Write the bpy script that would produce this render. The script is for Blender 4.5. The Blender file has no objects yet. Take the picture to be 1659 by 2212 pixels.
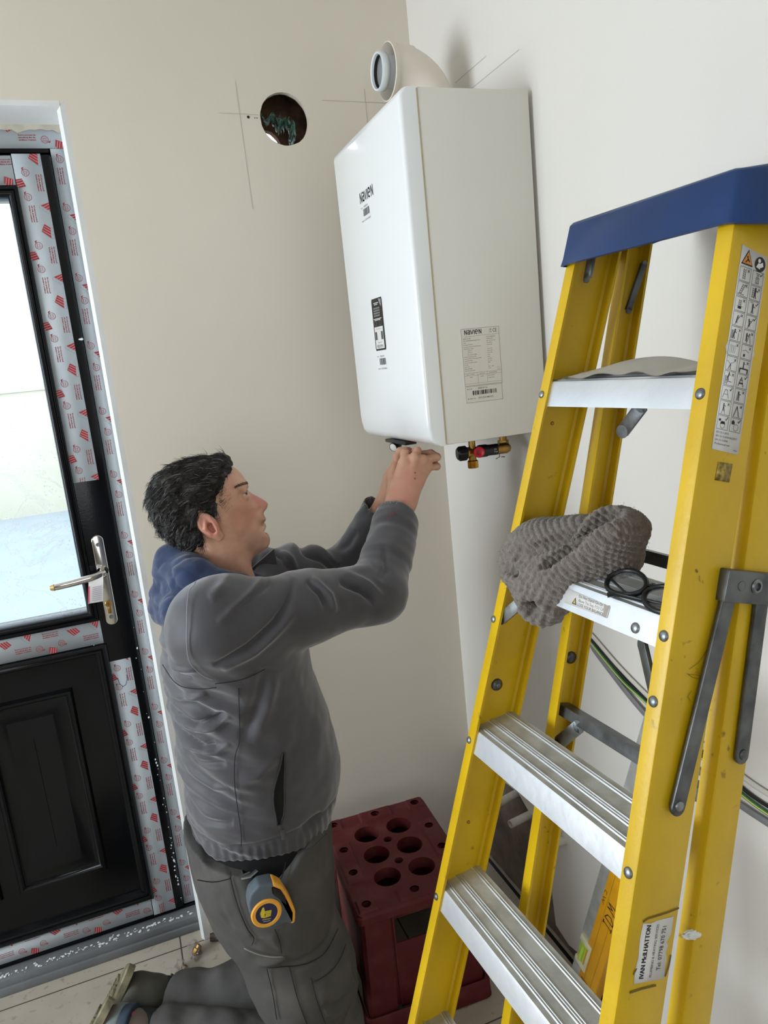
import bpy, bmesh, math, random
import numpy as np
from mathutils import Vector, Matrix, noise
random.seed(7)
V = Vector
SC = bpy.context.scene
COL = SC.collection
# ------------------------------------------------------------------ camera
CAM = V((-0.9, -1.96, 1.584))
cam_d = bpy.data.cameras.new('camera'); cam = bpy.data.objects.new('camera', cam_d); COL.objects.link(cam)
_a, _b, _c = 0.33969964, 0.20010449, -0.1028488
_M = (Matrix(((math.cos(_c), -math.sin(_c), 0), (math.sin(_c), math.cos(_c), 0), (0, 0, 1)))
      @ Matrix(((1, 0, 0), (0, math.cos(_b), -math.sin(_b)), (0, math.sin(_b), math.cos(_b))))
      @ Matrix(((1, 0, 0), (0, 0, -1), (0, 1, 0)))
      @ Matrix(((math.cos(_a), -math.sin(_a), 0), (math.sin(_a), math.cos(_a), 0), (0, 0, 1))))
_R = _M.transposed() @ Matrix(((1, 0, 0), (0, -1, 0), (0, 0, -1)))
cam.matrix_world = Matrix.Translation(CAM) @ _R.to_4x4()
cam_d.sensor_fit = 'VERTICAL'; cam_d.sensor_height = 36.0; cam_d.sensor_width = 27.0
cam_d.lens = 1580.0 / 2212.0 * 36.0
cam_d.clip_start = 0.02
SC.camera = cam
# ------------------------------------------------------------------ view + light
SC.view_settings.view_transform = 'Standard'
SC.view_settings.look = 'None'
SC.view_settings.gamma = 1.0
SC.view_settings.use_curve_mapping = False
SC.view_settings.exposure = 0.15
world = bpy.data.worlds.new('sky'); SC.world = world; world.use_nodes = True
wb = world.node_tree.nodes['Background']
wb.inputs['Color'].default_value = (0.80, 0.90, 1.0, 1); wb.inputs['Strength'].default_value = 2.6

def area_light(name, loc, rot, sx, sy, power, color):
    d = bpy.data.lights.new(name, 'AREA'); d.shape = 'RECTANGLE'; d.size = sx; d.size_y = sy
    d.energy = power; d.color = color
    o = bpy.data.objects.new(name, d); COL.objects.link(o); o.location = loc; o.rotation_euler = rot
    return o
# daylight arriving through the big side window, the rear window and the glazed door
area_light('daylight_side_window', (-3.55, -0.75, 1.6), (0, math.radians(-90), 0), 1.5, 1.45, 82, (0.84, 0.92, 1.0))
area_light('daylight_rear_window', (-1.9, -4.25, 1.6), (math.radians(90), 0, 0), 1.8, 1.25, 8, (1.0, 0.95, 0.88))

# ------------------------------------------------------------------ helpers
def lin(c):
    if isinstance(c, str):
        c = [int(c[i:i+2], 16) / 255 for i in (0, 2, 4)]
    return tuple(((x / 12.92) if x <= 0.04045 else ((x + 0.055) / 1.055) ** 2.4) for x in c[:3]) + (1.0,)

def mat(name, col, rough=0.6, metal=0.0, col2=None, nscale=20.0, mix=0.5, bump=0.0, bscale=60.0, spec=0.5,
        trans=0.0, ior=1.45, sub=0.0, coat=0.0, lo=0.35, hi=0.65, detail=4.0, sheen=0.0, stretch=None):
    m = bpy.data.materials.new(name); m.use_nodes = True
    nt = m.node_tree; N = nt.nodes; L = nt.links; p = N['Principled BSDF']
    p.inputs['Base Color'].default_value = lin(col); p.inputs['Roughness'].default_value = rough
    p.inputs['Metallic'].default_value = metal; p.inputs['Specular IOR Level'].default_value = spec
    p.inputs['Transmission Weight'].default_value = trans; p.inputs['IOR'].default_value = ior
    p.inputs['Coat Weight'].default_value = coat; p.inputs['Sheen Weight'].default_value = sheen
    if sub: 
        p.inputs['Subsurface Weight'].default_value = sub; p.inputs['Subsurface Radius'].default_value = (1.0, 0.35, 0.2)
        p.inputs['Subsurface Scale'].default_value = 0.006
    tc = N.new('ShaderNodeTexCoord'); src = tc.outputs['Object']
    if stretch:
        mp = N.new('ShaderNodeMapping'); mp.inputs['Scale'].default_value = stretch; L.new(src, mp.inputs['Vector']); src = mp.outputs['Vector']
    if col2:
        n = N.new('ShaderNodeTexNoise'); n.inputs['Scale'].default_value = nscale; n.inputs['Detail'].default_value = detail
        L.new(src, n.inputs['Vector'])
        mr = N.new('ShaderNodeMapRange'); mr.inputs['From Min'].default_value = lo; mr.inputs['From Max'].default_value = hi
        mr.inputs['To Max'].default_value = mix; L.new(n.outputs['Fac'], mr.inputs['Value'])
        mx = N.new('ShaderNodeMix'); mx.data_type = 'RGBA'
        mx.inputs[6].default_value = lin(col); mx.inputs[7].default_value = lin(col2)
        L.new(mr.outputs['Result'], mx.inputs[0]); L.new(mx.outputs[2], p.inputs['Base Color'])
    if bump:
        n = N.new('ShaderNodeTexNoise'); n.inputs['Scale'].default_value = bscale; n.inputs['Detail'].default_value = 3
        L.new(src, n.inputs['Vector'])
        b = N.new('ShaderNodeBump'); b.inputs['Strength'].default_value = bump; b.inputs['Distance'].default_value = 0.003
        L.new(n.outputs['Fac'], b.inputs['Height']); L.new(b.outputs['Normal'], p.inputs['Normal'])
    return m

def wpos(o):
    p = V((0, 0, 0))
    while o is not None:
        p += o.location; o = o.parent
    return p

def tag(o, label=None, cat=None, group=None, kind=None):
    if label: o['label'] = label
    if cat: o['category'] = cat
    if group: o['group'] = group
    if kind: o['kind'] = kind
    return o

def thing(name, loc, label, cat, group=None, kind=None):
    o = bpy.data.objects.new(name, None); COL.objects.link(o); o.location = loc; o.empty_display_size = 0.05
    return tag(o, label, cat, group, kind)

class MB:
    """collects world-space geometry, linked as ONE mesh object"""
    def __init__(s): s.v = []; s.f = []; s.m = []
    def add(s, vs, fs, mi=0):
        b = len(s.v); s.v += [tuple(x) for x in vs]
        s.f += [tuple(b + i for i in f) for f in fs]; s.m += [mi] * len(fs)
    def bm(s, bm, mi=0, mtx=None):
        bm.verts.index_update()
        s.add([(mtx @ v.co) if mtx else v.co for v in bm.verts], [[v.index for v in f.verts] for f in bm.faces], mi); bm.free()
    def box(s, c, d, mtx=None, bev=0.0, mi=0, seg=2):
        bm = bmesh.new(); bmesh.ops.create_cube(bm, size=1.0)
        for v in bm.verts: v.co = V((v.co.x * d[0], v.co.y * d[1], v.co.z * d[2]))
        if bev: bmesh.ops.bevel(bm, geom=bm.edges[:], offset=bev, segments=seg, profile=0.5, affect='EDGES')
        for v in bm.verts: v.co += V(c)
        s.bm(bm, mi, mtx)
    def prism(s, poly, h, o, ex, ey, ez=None, bev=0.0, mi=0, seg=2):
        """polygon in (ex,ey) plane at o, extruded h along ez"""
        ex, ey, o = V(ex), V(ey), V(o); ez = V(ez) if ez is not None else ex.cross(ey)
        bm = bmesh.new(); vs = [bm.verts.new(o + ex * a + ey * b) for a, b in poly]
        f = bm.faces.new(vs); r = bmesh.ops.extrude_face_region(bm, geom=[f])
        for g in r['geom']:
            if isinstance(g, bmesh.types.BMVert): g.co += ez * h
        bmesh.ops.recalc_face_normals(bm, faces=bm.faces[:])
        if bev: bmesh.ops.bevel(bm, geom=bm.edges[:], offset=bev, segments=seg, profile=0.5, affect='EDGES')
        s.bm(bm, mi)
    def tube(s, pts, r, n=12, mi=0, cap=True, flat=None, up=None):
        pts = [V(p) for p in pts]; k = len(pts)
        rs = r if isinstance(r, (list, tuple)) else [r] * k
        b = len(s.v); T = []
        for i in range(k):
            T.append((pts[min(i + 1, k - 1)] - pts[max(i - 1, 0)]).normalized())
        u = V(up) if up else (V((0, 0, 1)) if abs(T[0].z) < 0.9 else V((1, 0, 0)))
        fr = flat or (1, 1)
        for i in range(k):
            a = u.cross(T[i]).normalized(); u = T[i].cross(a).normalized()
            for j in range(n):
                t = 2 * math.pi * j / n
                s.v.append(tuple(pts[i] + (a * math.cos(t) * fr[0] + u * math.sin(t) * fr[1]) * rs[i]))
        for i in range(k - 1):
            for j in range(n):
                s.f.append((b + i * n + j, b + i * n + (j + 1) % n, b + (i + 1) * n + (j + 1) % n, b + (i + 1) * n + j)); s.m.append(mi)
        if cap:
            s.f.append(tuple(b + j for j in reversed(range(n)))); s.m.append(mi)
            s.f.append(tuple(b + (k - 1) * n + j for j in range(n))); s.m.append(mi)
    def lathe(s, o, ax, prof, n=32, mi=0, ref=None):
        """prof: list of (radius, height) along axis ax from o"""
        ax = V(ax).normalized(); o = V(o)
        r = V(ref) if ref else (V((0, 0, 1)) if abs(ax.z) < 0.9 else V((1, 0, 0)))
        a = r.cross(ax).normalized(); c = ax.cross(a)
        b = len(s.v); k = len(prof)
        for (R, h) in prof:
            for j in range(n):
                t = 2 * math.pi * j / n
                s.v.append(tuple(o + ax * h + (a * math.cos(t) + c * math.sin(t)) * R))
        for i in range(k - 1):
            for j in range(n):
                s.f.append((b + i * n + j, b + i * n + (j + 1) % n, b + (i + 1) * n + (j + 1) % n, b + (i + 1) * n + j)); s.m.append(mi)
    def grid(s, fn, nu, nv, mi=0, closed_u=False):
        b = len(s.v)
        for j in range(nv):
            for i in range(nu): s.v.append(tuple(fn(i / (nu if closed_u else nu - 1), j / (nv - 1))))
        for j in range(nv - 1):
            for i in range(nu if closed_u else nu - 1):
                i2 = (i + 1) % nu
                s.f.append((b + j * nu + i, b + j * nu + i2, b + (j + 1) * nu + i2, b + (j + 1) * nu + i)); s.m.append(mi)
    def build(s, name, mats, parent=None, ang=35, origin=None):
        me = bpy.data.meshes.new(name)
        off = wpos(parent) if parent else V((0, 0, 0))
        loc = V((0, 0, 0))
        if origin is not None: loc = V(origin) - off
        off = off + loc
        me.from_pydata([(v[0] - off.x, v[1] - off.y, v[2] - off.z) for v in s.v], [], s.f)
        if not isinstance(mats, (list, tuple)): mats = [mats]
        for m in mats: me.materials.append(m)
        me.polygons.foreach_set('material_index', s.m)
        me.polygons.foreach_set('use_smooth', [True] * len(s.f))
        me.update()
        if ang < 180: me.set_sharp_from_angle(angle=math.radians(ang))
        ob = bpy.data.objects.new(name, me); COL.objects.link(ob); ob.location = loc
        if parent: ob.parent = parent
        return ob

# flat print: triangles in a 2-D plane, clipped to the sheet they are printed on
_TX = {}
def text_tris(txt, res=2):
    key = (txt, res)
    if key in _TX: return _TX[key]
    cu = bpy.data.curves.new('t', 'FONT'); cu.body = txt; cu.size = 1.0; cu.resolution_u = res; cu.fill_mode = 'FRONT'
    ob = bpy.data.objects.new('t', cu); COL.objects.link(ob)
    me = ob.to_mesh(); me.calc_loop_triangles()
    co = [(v.co.x, v.co.y) for v in me.vertices]
    tr = [[co[i] for i in t.vertices] for t in me.loop_triangles]
    xs = [p[0] for p in co] or [0, 1]; ys = [p[1] for p in co] or [0, 1]
    ob.to_mesh_clear(); bpy.data.objects.remove(ob); bpy.data.curves.remove(cu)
    _TX[key] = (tr, min(xs), max(xs), min(ys), max(ys)); return _TX[key]

class Print:
    def __init__(s, o, ex, ey, nrm, lift=0.0004, clip=None):
        s.o, s.ex, s.ey, s.n = V(o), V(ex).normalized(), V(ey).normalized(), V(nrm).normalized()
        s.lift = lift; s.clip = clip; s.mb = MB(); s.layer = 1
    def poly(s, pts, mi=0, layer=None):
        if s.clip:
            x0, y0, x1, y1 = s.clip
            for ax, lim, sg in ((0, x0, 1), (0, x1, -1), (1, y0, 1), (1, y1, -1)):
                out = []
                for i in range(len(pts)):
                    a, b = pts[i], pts[(i + 1) % len(pts)]
                    ia, ib = (a[ax] - lim) * sg >= 0, (b[ax] - lim) * sg >= 0
                    if ia: out.append(a)
                    if ia != ib:
                        t = (lim - a[ax]) / (b[ax] - a[ax]); out.append((a[0] + (b[0] - a[0]) * t, a[1] + (b[1] - a[1]) * t))
                pts = out
                if len(pts) < 3: return
        l = s.lift * (layer or s.layer)
        s.mb.add([s.o + s.ex * p[0] + s.ey * p[1] + s.n * l for p in pts], [tuple(range(len(pts)))], mi)
    def rect(s, x0, y0, x1, y1, mi=0, layer=None): s.poly([(x0, y0), (x1, y0), (x1, y1), (x0, y1)], mi, layer)
    def line(s, pts, w, mi=0, layer=None):
        for a, b in zip(pts, pts[1:]):
            dx, dy = b[0] - a[0], b[1] - a[1]; l = math.hypot(dx, dy) or 1
            nx, ny = -dy / l * w / 2, dx / l * w / 2; ex, ey = dx / l * w * .3, dy / l * w * .3
            s.poly([(a[0] + nx - ex, a[1] + ny - ey), (a[0] - nx - ex, a[1] - ny - ey), (b[0] - nx + ex, b[1] - ny + ey), (b[0] + nx + ex, b[1] + ny + ey)], mi, layer)
    def frame(s, x0, y0, x1, y1, w, mi=0, layer=None): s.line([(x0, y0), (x1, y0), (x1, y1), (x0, y1), (x0, y0)], w, mi, layer)
    def disc(s, cx, cy, r, mi=0, n=16, layer=None, ry=None):
        ry = ry or r; s.poly([(cx + r * math.cos(2 * math.pi * k / n), cy + ry * math.sin(2 * math.pi * k / n)) for k in range(n)], mi, layer)
    def ring(s, cx, cy, r, w, mi=0, n=18, layer=None, ry=None):
        ry = ry or r
        for k in range(n):
            a, b = 2 * math.pi * k / n, 2 * math.pi * (k + 1) / n
            s.poly([(cx + r * math.cos(a), cy + ry * math.sin(a)), (cx + r * math.cos(b), cy + ry * math.sin(b)),
                    (cx + (r - w) * math.cos(b), cy + (ry - w) * math.sin(b)), (cx + (r - w) * math.cos(a), cy + (ry - w) * math.sin(a))], mi, layer)
    def text(s, txt, x, y, h, w=None, mi=0, rot=0.0, align='l', layer=None, res=2, shear=0.0, bold=0.0):
        tr, x0, x1, y0, y1 = text_tris(txt, res)
        sy = h / 0.72; sx = (w / (x1 - x0)) if w else sy
        off = {'l': 0, 'c': -(x1 - x0) * sx / 2, 'r': -(x1 - x0) * sx}[align]
        c, sn = math.cos(rot), math.sin(rot)
        for dx in ((0.0, bold) if bold else (0.0,)):
            for t in tr:
                pts = []
                for px, py in t:
                    a, b = (px - x0) * sx + off + dx, py * sy; a += b * shear
                    pts.append((x + a * c - b * sn, y + a * sn + b * c))
                s.poly(pts, mi, layer)
    def barcode(s, x0, y0, x1, y1, mi=0, seed=1, layer=None):
        rr = random.Random(seed); x = x0; st = (x1 - x0) / 60
        while x < x1:
            w = st * rr.choice((1, 1, 2, 3)); s.rect(x, y0, min(x + w, x1), y1, mi, layer); x += w + st * rr.choice((1, 1, 2))
    def build(s, name, mats, parent=None): return s.mb.build(name, mats, parent, ang=180)

def frame_mat(o, ex, ey, ez):
    m = Matrix.Identity(4)
    for i, a in enumerate((V(ex), V(ey), V(ez))):
        for j in range(3): m[j][i] = a[j]
    for j in range(3): m[j][3] = o[j]
    return m

# ------------------------------------------------------------------ materials
M = {}
M['wall_l'] = mat('cream_wall_paint', 'dbd3c4', 0.75, col2='d2cabb', nscale=1.3, mix=0.5, bump=0.06, bscale=90)
M['wall_r'] = mat('pale_wall_paint', 'dcd8d1', 0.72, col2='d5d1c9', nscale=1.1, mix=0.5, bump=0.06, bscale=90)
M['ceil'] = mat('ceiling_paint', 'e0ddd6', 0.8, bump=0.03)
M['reveal'] = mat('white_plaster', 'e4e6e6', 0.6, col2='d2d2cc', nscale=7, mix=0.5, bump=0.15, bscale=50)
M['rough_plaster'] = mat('rough_plaster', 'cfc8b8', 0.9, col2='a79d8c', nscale=18, mix=0.8, bump=0.6, bscale=60)
M['raw'] = mat('raw_masonry', '6b5f55', 0.95, col2='8c8076', nscale=14, mix=0.7, bump=0.8, bscale=50)
M['brick'] = mat('cavity_brick', '866650', 0.95, col2='4c372b', nscale=22, mix=0.9, bump=0.9, bscale=70)
M['foil_green'] = mat('green_membrane', '2f6458', 0.5, col2='9ab0a0', nscale=60, mix=0.8, bump=0.6, bscale=90)
M['gloss_black'] = mat('black_upvc', '07080a', 0.20, col2='15171b', nscale=7, mix=0.35, bump=0.05, bscale=200, spec=0.3)
M['tape_foil'] = mat('grey_protective_film', 'c6cdd2', 0.38, col2='b9c1c7', nscale=12, mix=0.5, bump=0.03)
M['red_print'] = mat('red_print', '9b2c33', 0.5)
M['pale_print'] = mat('pale_print', 'd8cfcf', 0.5)
M['grey_print'] = mat('grey_print', '8d9499', 0.5)
M['black_print'] = mat('black_print', '1b1b1b', 0.6)
M['dkgrey_print'] = mat('dark_grey_print', '4c4f52', 0.6)
M['white_paper'] = mat('white_label', 'dcdad6', 0.5, col2='cfccc6', nscale=30, mix=0.5)
M['chrome'] = mat('polished_chrome', 'd5d2cd', 0.14, 1.0, col2='b9b3a8', nscale=15, mix=0.5)
M['alu'] = mat('brushed_aluminium', 'e3e7ec', 0.40, 0.75, col2='c9ced4', nscale=9, mix=0.5, bump=0.12, bscale=70, stretch=(1, 1, 1))
M['alu_top'] = mat('worn_aluminium', 'c6c8c4', 0.45, 0.45, col2='9c9a90', nscale=26, mix=0.6, bump=0.25, bscale=90)
M['steel'] = mat('galvanised_steel', '8d9192', 0.38, 0.9, col2='5f6365', nscale=35, mix=0.7, bump=0.1)
M['dk_steel'] = mat('dull_dark_steel', '6f7172', 0.42, 0.8, col2='434547', nscale=28, mix=0.8, bump=0.15, bscale=90)
M['yellow'] = mat('yellow_fibreglass', 'd6b012', 0.36, col2='b8920c', nscale=9, mix=0.45, bump=0.10, bscale=120, spec=0.5)
M['blue'] = mat('blue_ladder_plastic', '17396b', 0.30, col2='122b50', nscale=6, mix=0.6, bump=0.04, bscale=60)
M['scuff'] = mat('grime', '4d4212', 0.7)
M['white_enamel'] = mat('white_enamel', 'e9ebeb', 0.2, spec=0.5, coat=0.4, col2='e4e7e7', nscale=3, mix=0.5)
M['panel_side'] = mat('cream_enamel_panel', 'dcd9d0', 0.34, col2='d7d4ca', nscale=4, mix=0.5)
M['gasket'] = mat('cream_gasket', 'cdbf98', 0.7)
M['pp_cream'] = mat('cream_flue_plastic', 'e2d9cc', 0.45, col2='dccfbf', nscale=4, mix=0.6)
M['pp_white'] = mat('white_flue_plastic', 'd8dde0', 0.35)
M['rubber'] = mat('black_rubber', '0d0d0e', 0.5)
M['black_plastic'] = mat('black_plastic', '17181a', 0.35, bump=0.03)
M['brass'] = mat('cast_brass', 'b08a4a', 0.36, 0.95, col2='8a6a35', nscale=30, mix=0.6, bump=0.15)
M['red_plastic'] = mat('bright_red_plastic', 'c01f2e', 0.4)
M['crate'] = mat('dusty_dark_red_plastic', '571216', 0.62, col2='74403b', nscale=16, mix=0.55, bump=0.15, bscale=120, lo=0.45, hi=0.75)
M['wool'] = mat('grey_brown_wool', '7b726a', 0.95, col2='5c544e', nscale=120, mix=0.7, bump=0.7, bscale=420, sheen=0.3)
M['wood_glue'] = mat('white_grease', 'd6cfbd', 0.6)
M['glass'] = mat('clear_glass', 'ffffff', 0.02, trans=1.0, ior=1.45)
M['card'] = mat('grey_card_sheet', 'cbc5bb', 0.5, col2='d8d3c8', nscale=9, mix=0.6)
M['film'] = mat('clear_plastic_film', 'c9c6c0', 0.25, trans=0.75, ior=1.2, bump=0.8, bscale=60)
# ------------------------------------------------------------------ room shell
X0, Y0, H = -3.3, -4.0, 2.75
DX1, DX0, DZ = -0.893, -1.845, 2.235          # door opening in the back wall
HX, HZ, HR = -0.365, 2.214, 0.0625            # core-drilled hole
WT = 0.30

def struct(o, kind='structure'): o['kind'] = kind; return o

def tile_mat():
    m = mat('stone_floor_tile', 'b9afa0', 0.42, col2='a3998a', nscale=5, mix=0.7, bump=0.05, bscale=40)
    nt = m.node_tree; N = nt.nodes; L = nt.links; p = N['Principled BSDF']
    old = p.inputs['Base Color'].links[0].from_socket
    tc = N.new('ShaderNodeTexCoord'); sx = N.new('ShaderNodeSeparateXYZ'); L.new(tc.outputs['Object'], sx.inputs[0])
    def joint(axis, off, period, w):
        a = N.new('ShaderNodeMath'); a.operation = 'SUBTRACT'; a.inputs[1].default_value = off - period * 50; L.new(sx.outputs[axis], a.inputs[0])
        b = N.new('ShaderNodeMath'); b.operation = 'MODULO'; b.inputs[1].default_value = period; L.new(a.outputs[0], b.inputs[0])
        c = N.new('ShaderNodeMath'); c.operation = 'LESS_THAN'; c.inputs[1].default_value = w; L.new(b.outputs[0], c.inputs[0]); return c
    j1 = joint(0, -0.962, 0.60, 0.004); j2 = joint(1, -0.002, 0.60, 0.004)
    mx = N.new('ShaderNodeMath'); mx.operation = 'MAXIMUM'; L.new(j1.outputs[0], mx.inputs[0]); L.new(j2.outputs[0], mx.inputs[1])
    c = N.new('ShaderNodeMix'); c.data_type = 'RGBA'; c.inputs[7].default_value = lin('4f453a')
    L.new(old, c.inputs[6]); L.new(mx.outputs[0], c.inputs[0])
    # grit and dried mud
    n = N.new('ShaderNodeTexNoise'); n.inputs['Scale'].default_value = 42; n.inputs['Detail'].default_value = 6; L.new(tc.outputs['Object'], n.inputs['Vector'])
    r = N.new('ShaderNodeMapRange'); r.inputs['From Min'].default_value = 0.60; r.inputs['From Max'].default_value = 0.74; r.inputs['To Max'].default_value = 0.6
    L.new(n.outputs['Fac'], r.inputs['Value'])
    d = N.new('ShaderNodeMix'); d.data_type = 'RGBA'; d.inputs[7].default_value = lin('6d5c4b'); L.new(c.outputs[2], d.inputs[6]); L.new(r.outputs[0], d.inputs[0])
    L.new(d.outputs[2], p.inputs['Base Color'])
    return m

mb = MB(); mb.box(((X0 + 0.3) / 2, (Y0 + 0.3) / 2, -0.05), (-X0 + 0.3, 0.3 - Y0, 0.1)); struct(mb.build('floor', tile_mat()))
mb = MB(); mb.box((X0 / 2, Y0 / 2, H + 0.05), (-X0 + 0.4, -Y0 + 0.6, 0.1)); struct(mb.build('ceiling', M['ceil']))

# back wall with door opening, bevelled plaster reveal and the drilled hole
mb = MB()
def q(x0, x1, z0, z1, y=0.0): mb.add([(x0, y, z0), (x1, y, z0), (x1, y, z1), (x0, y, z1)], [(0, 1, 2, 3)])
q(X0, DX0, 0, H); q(DX0, DX1, DZ, H)
a0, a1 = HX - 0.1, HX + 0.1; b0_, b1_ = HZ - 0.1, HZ + 0.1
q(DX1, a0, 0, H); q(a1, 0.0, 0, H); q(a0, a1, 0, b0_); q(a0, a1, b1_, H)
n = 48
ring, sqr = [], []
rr = random.Random(3)
for k in range(n):
    t = 2 * math.pi * k / n; r = HR * (1 + rr.uniform(-0.006, 0.012))
    ring.append((HX + r * math.cos(t), 0, HZ + r * math.sin(t)))
    m_ = max(abs(math.cos(t)), abs(math.sin(t))); sqr.append((HX + 0.1 * math.cos(t) / m_, 0, HZ + 0.1 * math.sin(t) / m_))
mb.add(ring + sqr, [(k, (k + 1) % n, n + (k + 1) % n, n + k) for k in range(n)])
ring2 = [(x, 0.016, z) for x, y, z in ring]
mb.add(ring + ring2, [(k, n + k, n + (k + 1) % n, (k + 1) % n) for k in range(n)], 1)
# solid leaf behind, around the openings (keeps daylight out)
for (x0, x1, z0, z1) in ((X0, DX0 - .0, 0, H), (DX0, DX1, DZ, H), (DX1, HX - 0.14, 0, H), (HX + 0.14, 0.0, 0, H), (HX - 0.14, HX + 0.14, 0, HZ - 0.16), (HX - 0.14, HX + 0.14, HZ + 0.16, H)):
    mb.box(((x0 + x1) / 2, 0.016 + (WT - 0.016) / 2, (z0 + z1) / 2), (x1 - x0, WT - 0.017, z1 - z0))
wall_back = struct(mb.build('wall_back', [M['wall_l'], M['rough_plaster']], ang=30))
# inside of the hole: dark cavity, masonry with a ragged outer hole, torn green membrane
mb = MB()
mb.box((HX - 0.145, 0.155, HZ), (0.008, 0.27, 0.33)); mb.box((HX + 0.145, 0.155, HZ), (0.008, 0.27, 0.33))
mb.box((HX, 0.155, HZ + 0.165), (0.3, 0.27, 0.008)); mb.box((HX, 0.155, HZ - 0.165), (0.3, 0.27, 0.008))
ocx, ocz, orad = HX - 0.034, HZ - 0.036, 0.058
pr, ps = [], []
for k in range(32):
    t = 2 * math.pi * k / 32; r = orad * (1 + rr.uniform(-0.05, 0.05)); pr.append((ocx + r * math.cos(t), 0.15, ocz + r * math.sin(t)))
    ps.append((HX + 0.145 * max(-1, min(1, 1.5 * math.cos(t))), 0.15, HZ + 0.165 * max(-1, min(1, 1.5 * math.sin(t)))))
mb.add(pr + ps, [(k, (k + 1) % 32, 32 + (k + 1) % 32, 32 + k) for k in range(32)])
mb.add(pr + [(x, 0.172, z) for x, y, z in pr], [(k, 32 + k, 32 + (k + 1) % 32, (k + 1) % 32) for k in range(32)])
# crumbled block along the upper right
mb.grid(lambda u, v: (HX + 0.11 * math.cos(2.6 * u - 0.9) * (0.75 + 0.25 * v) , 0.03 + 0.11 * v,
                      HZ + 0.115 * math.sin(2.6 * u - 0.9) * (0.75 + 0.25 * v) + 0.012 * noise.noise(V((u * 9, v * 7, 1)))), 26, 12)
mb.build('cavity_masonry', M['brick'], wall_back, ang=40)
mb = MB()
def shred(cx, cz, w, h, s):
    mb.grid(lambda u, v: (cx + (u - .5) * w * (1 - .45 * v) + 0.006 * noise.noise(V((v * 4, s, u * 3))), 0.05 + 0.02 * noise.noise(V((u * 4, v * 4, s))) + 0.012 * math.sin(u * 7),
                          cz - v * h + 0.008 * math.sin(u * 9 + s)), 12, 12)
for (a_, b_, w_, h_, s_) in ((-0.030, 0.012, 0.050, 0.016, 1), (-0.008, 0.010, 0.030, 0.020, 5), (-0.004, 0.006, 0.022, 0.040, 2), (0.012, 0.004, 0.008, 0.030, 4), (0.019, 0.002, 0.006, 0.022, 6), (0.030, -0.006, 0.026, 0.046, 3), (0.026, -0.03, 0.012, 0.03, 7)): shred(HX + a_, HZ + b_ + .010, w_ * .9, h_ * .72, s_)
mb.build('torn_membrane', M['foil_green'], wall_back, ang=180)

# plaster reveal of the door opening
mb = MB()
for (x, sg) in ((DX1, -1), (DX0, 1)):
    mb.add([(x, -0.0015, 0), (x, -0.0015, DZ), (x + sg * 0.008, 0.012, 0), (x + sg * 0.008, 0.012, DZ), (x + sg * 0.006, 0.30, 0), (x + sg * 0.006, 0.30, DZ), (x - sg * 0.012, 0.0, 0), (x - sg * 0.012, 0.0, DZ + 0.012)],
           [(6, 0, 1, 7), (0, 2, 3, 1), (2, 4, 5, 3)])
mb.add([(DX0, -0.0015, DZ), (DX1, -0.0015, DZ), (DX0, 0.012, DZ - 0.006), (DX1, 0.012, DZ - 0.006), (DX0, 0.3, DZ - 0.004), (DX1, 0.3, DZ - 0.004), (DX0, 0, DZ + 0.012), (DX1, 0, DZ + 0.012)],
       [(6, 7, 1, 0), (0, 1, 3, 2), (2, 3, 5, 4)])
struct(mb.build('trim_1', M['reveal'], ang=25))
# smeared skim coat lapping onto the frame film
mb = MB()
def smear(z0, z1, w, s):
    mb.grid(lambda u, v: (DX1 + 0.001 - (w * (0.55 + 0.6 * noise.noise(V((v * 14 * (z1 - z0), s, 0))))) * u, 0.1085 + (0.0 if u > .5 else -0.002), z0 + (z1 - z0) * v), 4, 70)
smear(0.06, 1.25, 0.012, 1.0); smear(1.2, 2.2, 0.007, 4.0)
mb.grid(lambda u, v: (DX1 - 0.9 * u, 0.1085, DZ - 0.003 - (0.016 + 0.012 * noise.noise(V((u * 40, 5, 0)))) * v), 70, 3)
struct(mb.build('trim_2', M['rough_plaster'], ang=180))

# pencil setting-out lines
def pencil(pts, par, nrm):
    mb = MB(); nrm = V(nrm)
    for a, b in pts:
        a, b = V(a), V(b); d = (b - a).normalized(); s = d.cross(nrm) * 0.0006
        mb.add([a - s, a + s, b + s, b - s], [(0, 1, 2, 3)])
    mb.build('pencil_line', mat('graphite', 'b8b2a5', 0.7), par, ang=180)
pencil([((-0.53, -0.0006, 2.226), (-0.432, -0.0006, 2.223)), ((-0.479, -0.0006, 2.30), (-0.476, -0.0006, 2.00)), ((-0.26, -0.0006, 2.26), (-0.05, -0.0006, 2.256)), ((-0.141, -0.0006, 2.29), (-0.141, -0.0006, 2.1))], wall_back, (0, -1, 0))
mb = MB()
for (x, z, r) in ((-0.458, 2.2175, 0.0035), (-0.442, 2.2155, 0.0012), (-0.436, 2.2155, 0.0012)):
    mb.lathe((x, -0.0008, z), (0, 1, 0), [(0.0001, 0), (r, 0), (r, 0.0004)], 10)
mb.build('pilot_hole', M['rubber'], wall_back)

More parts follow.
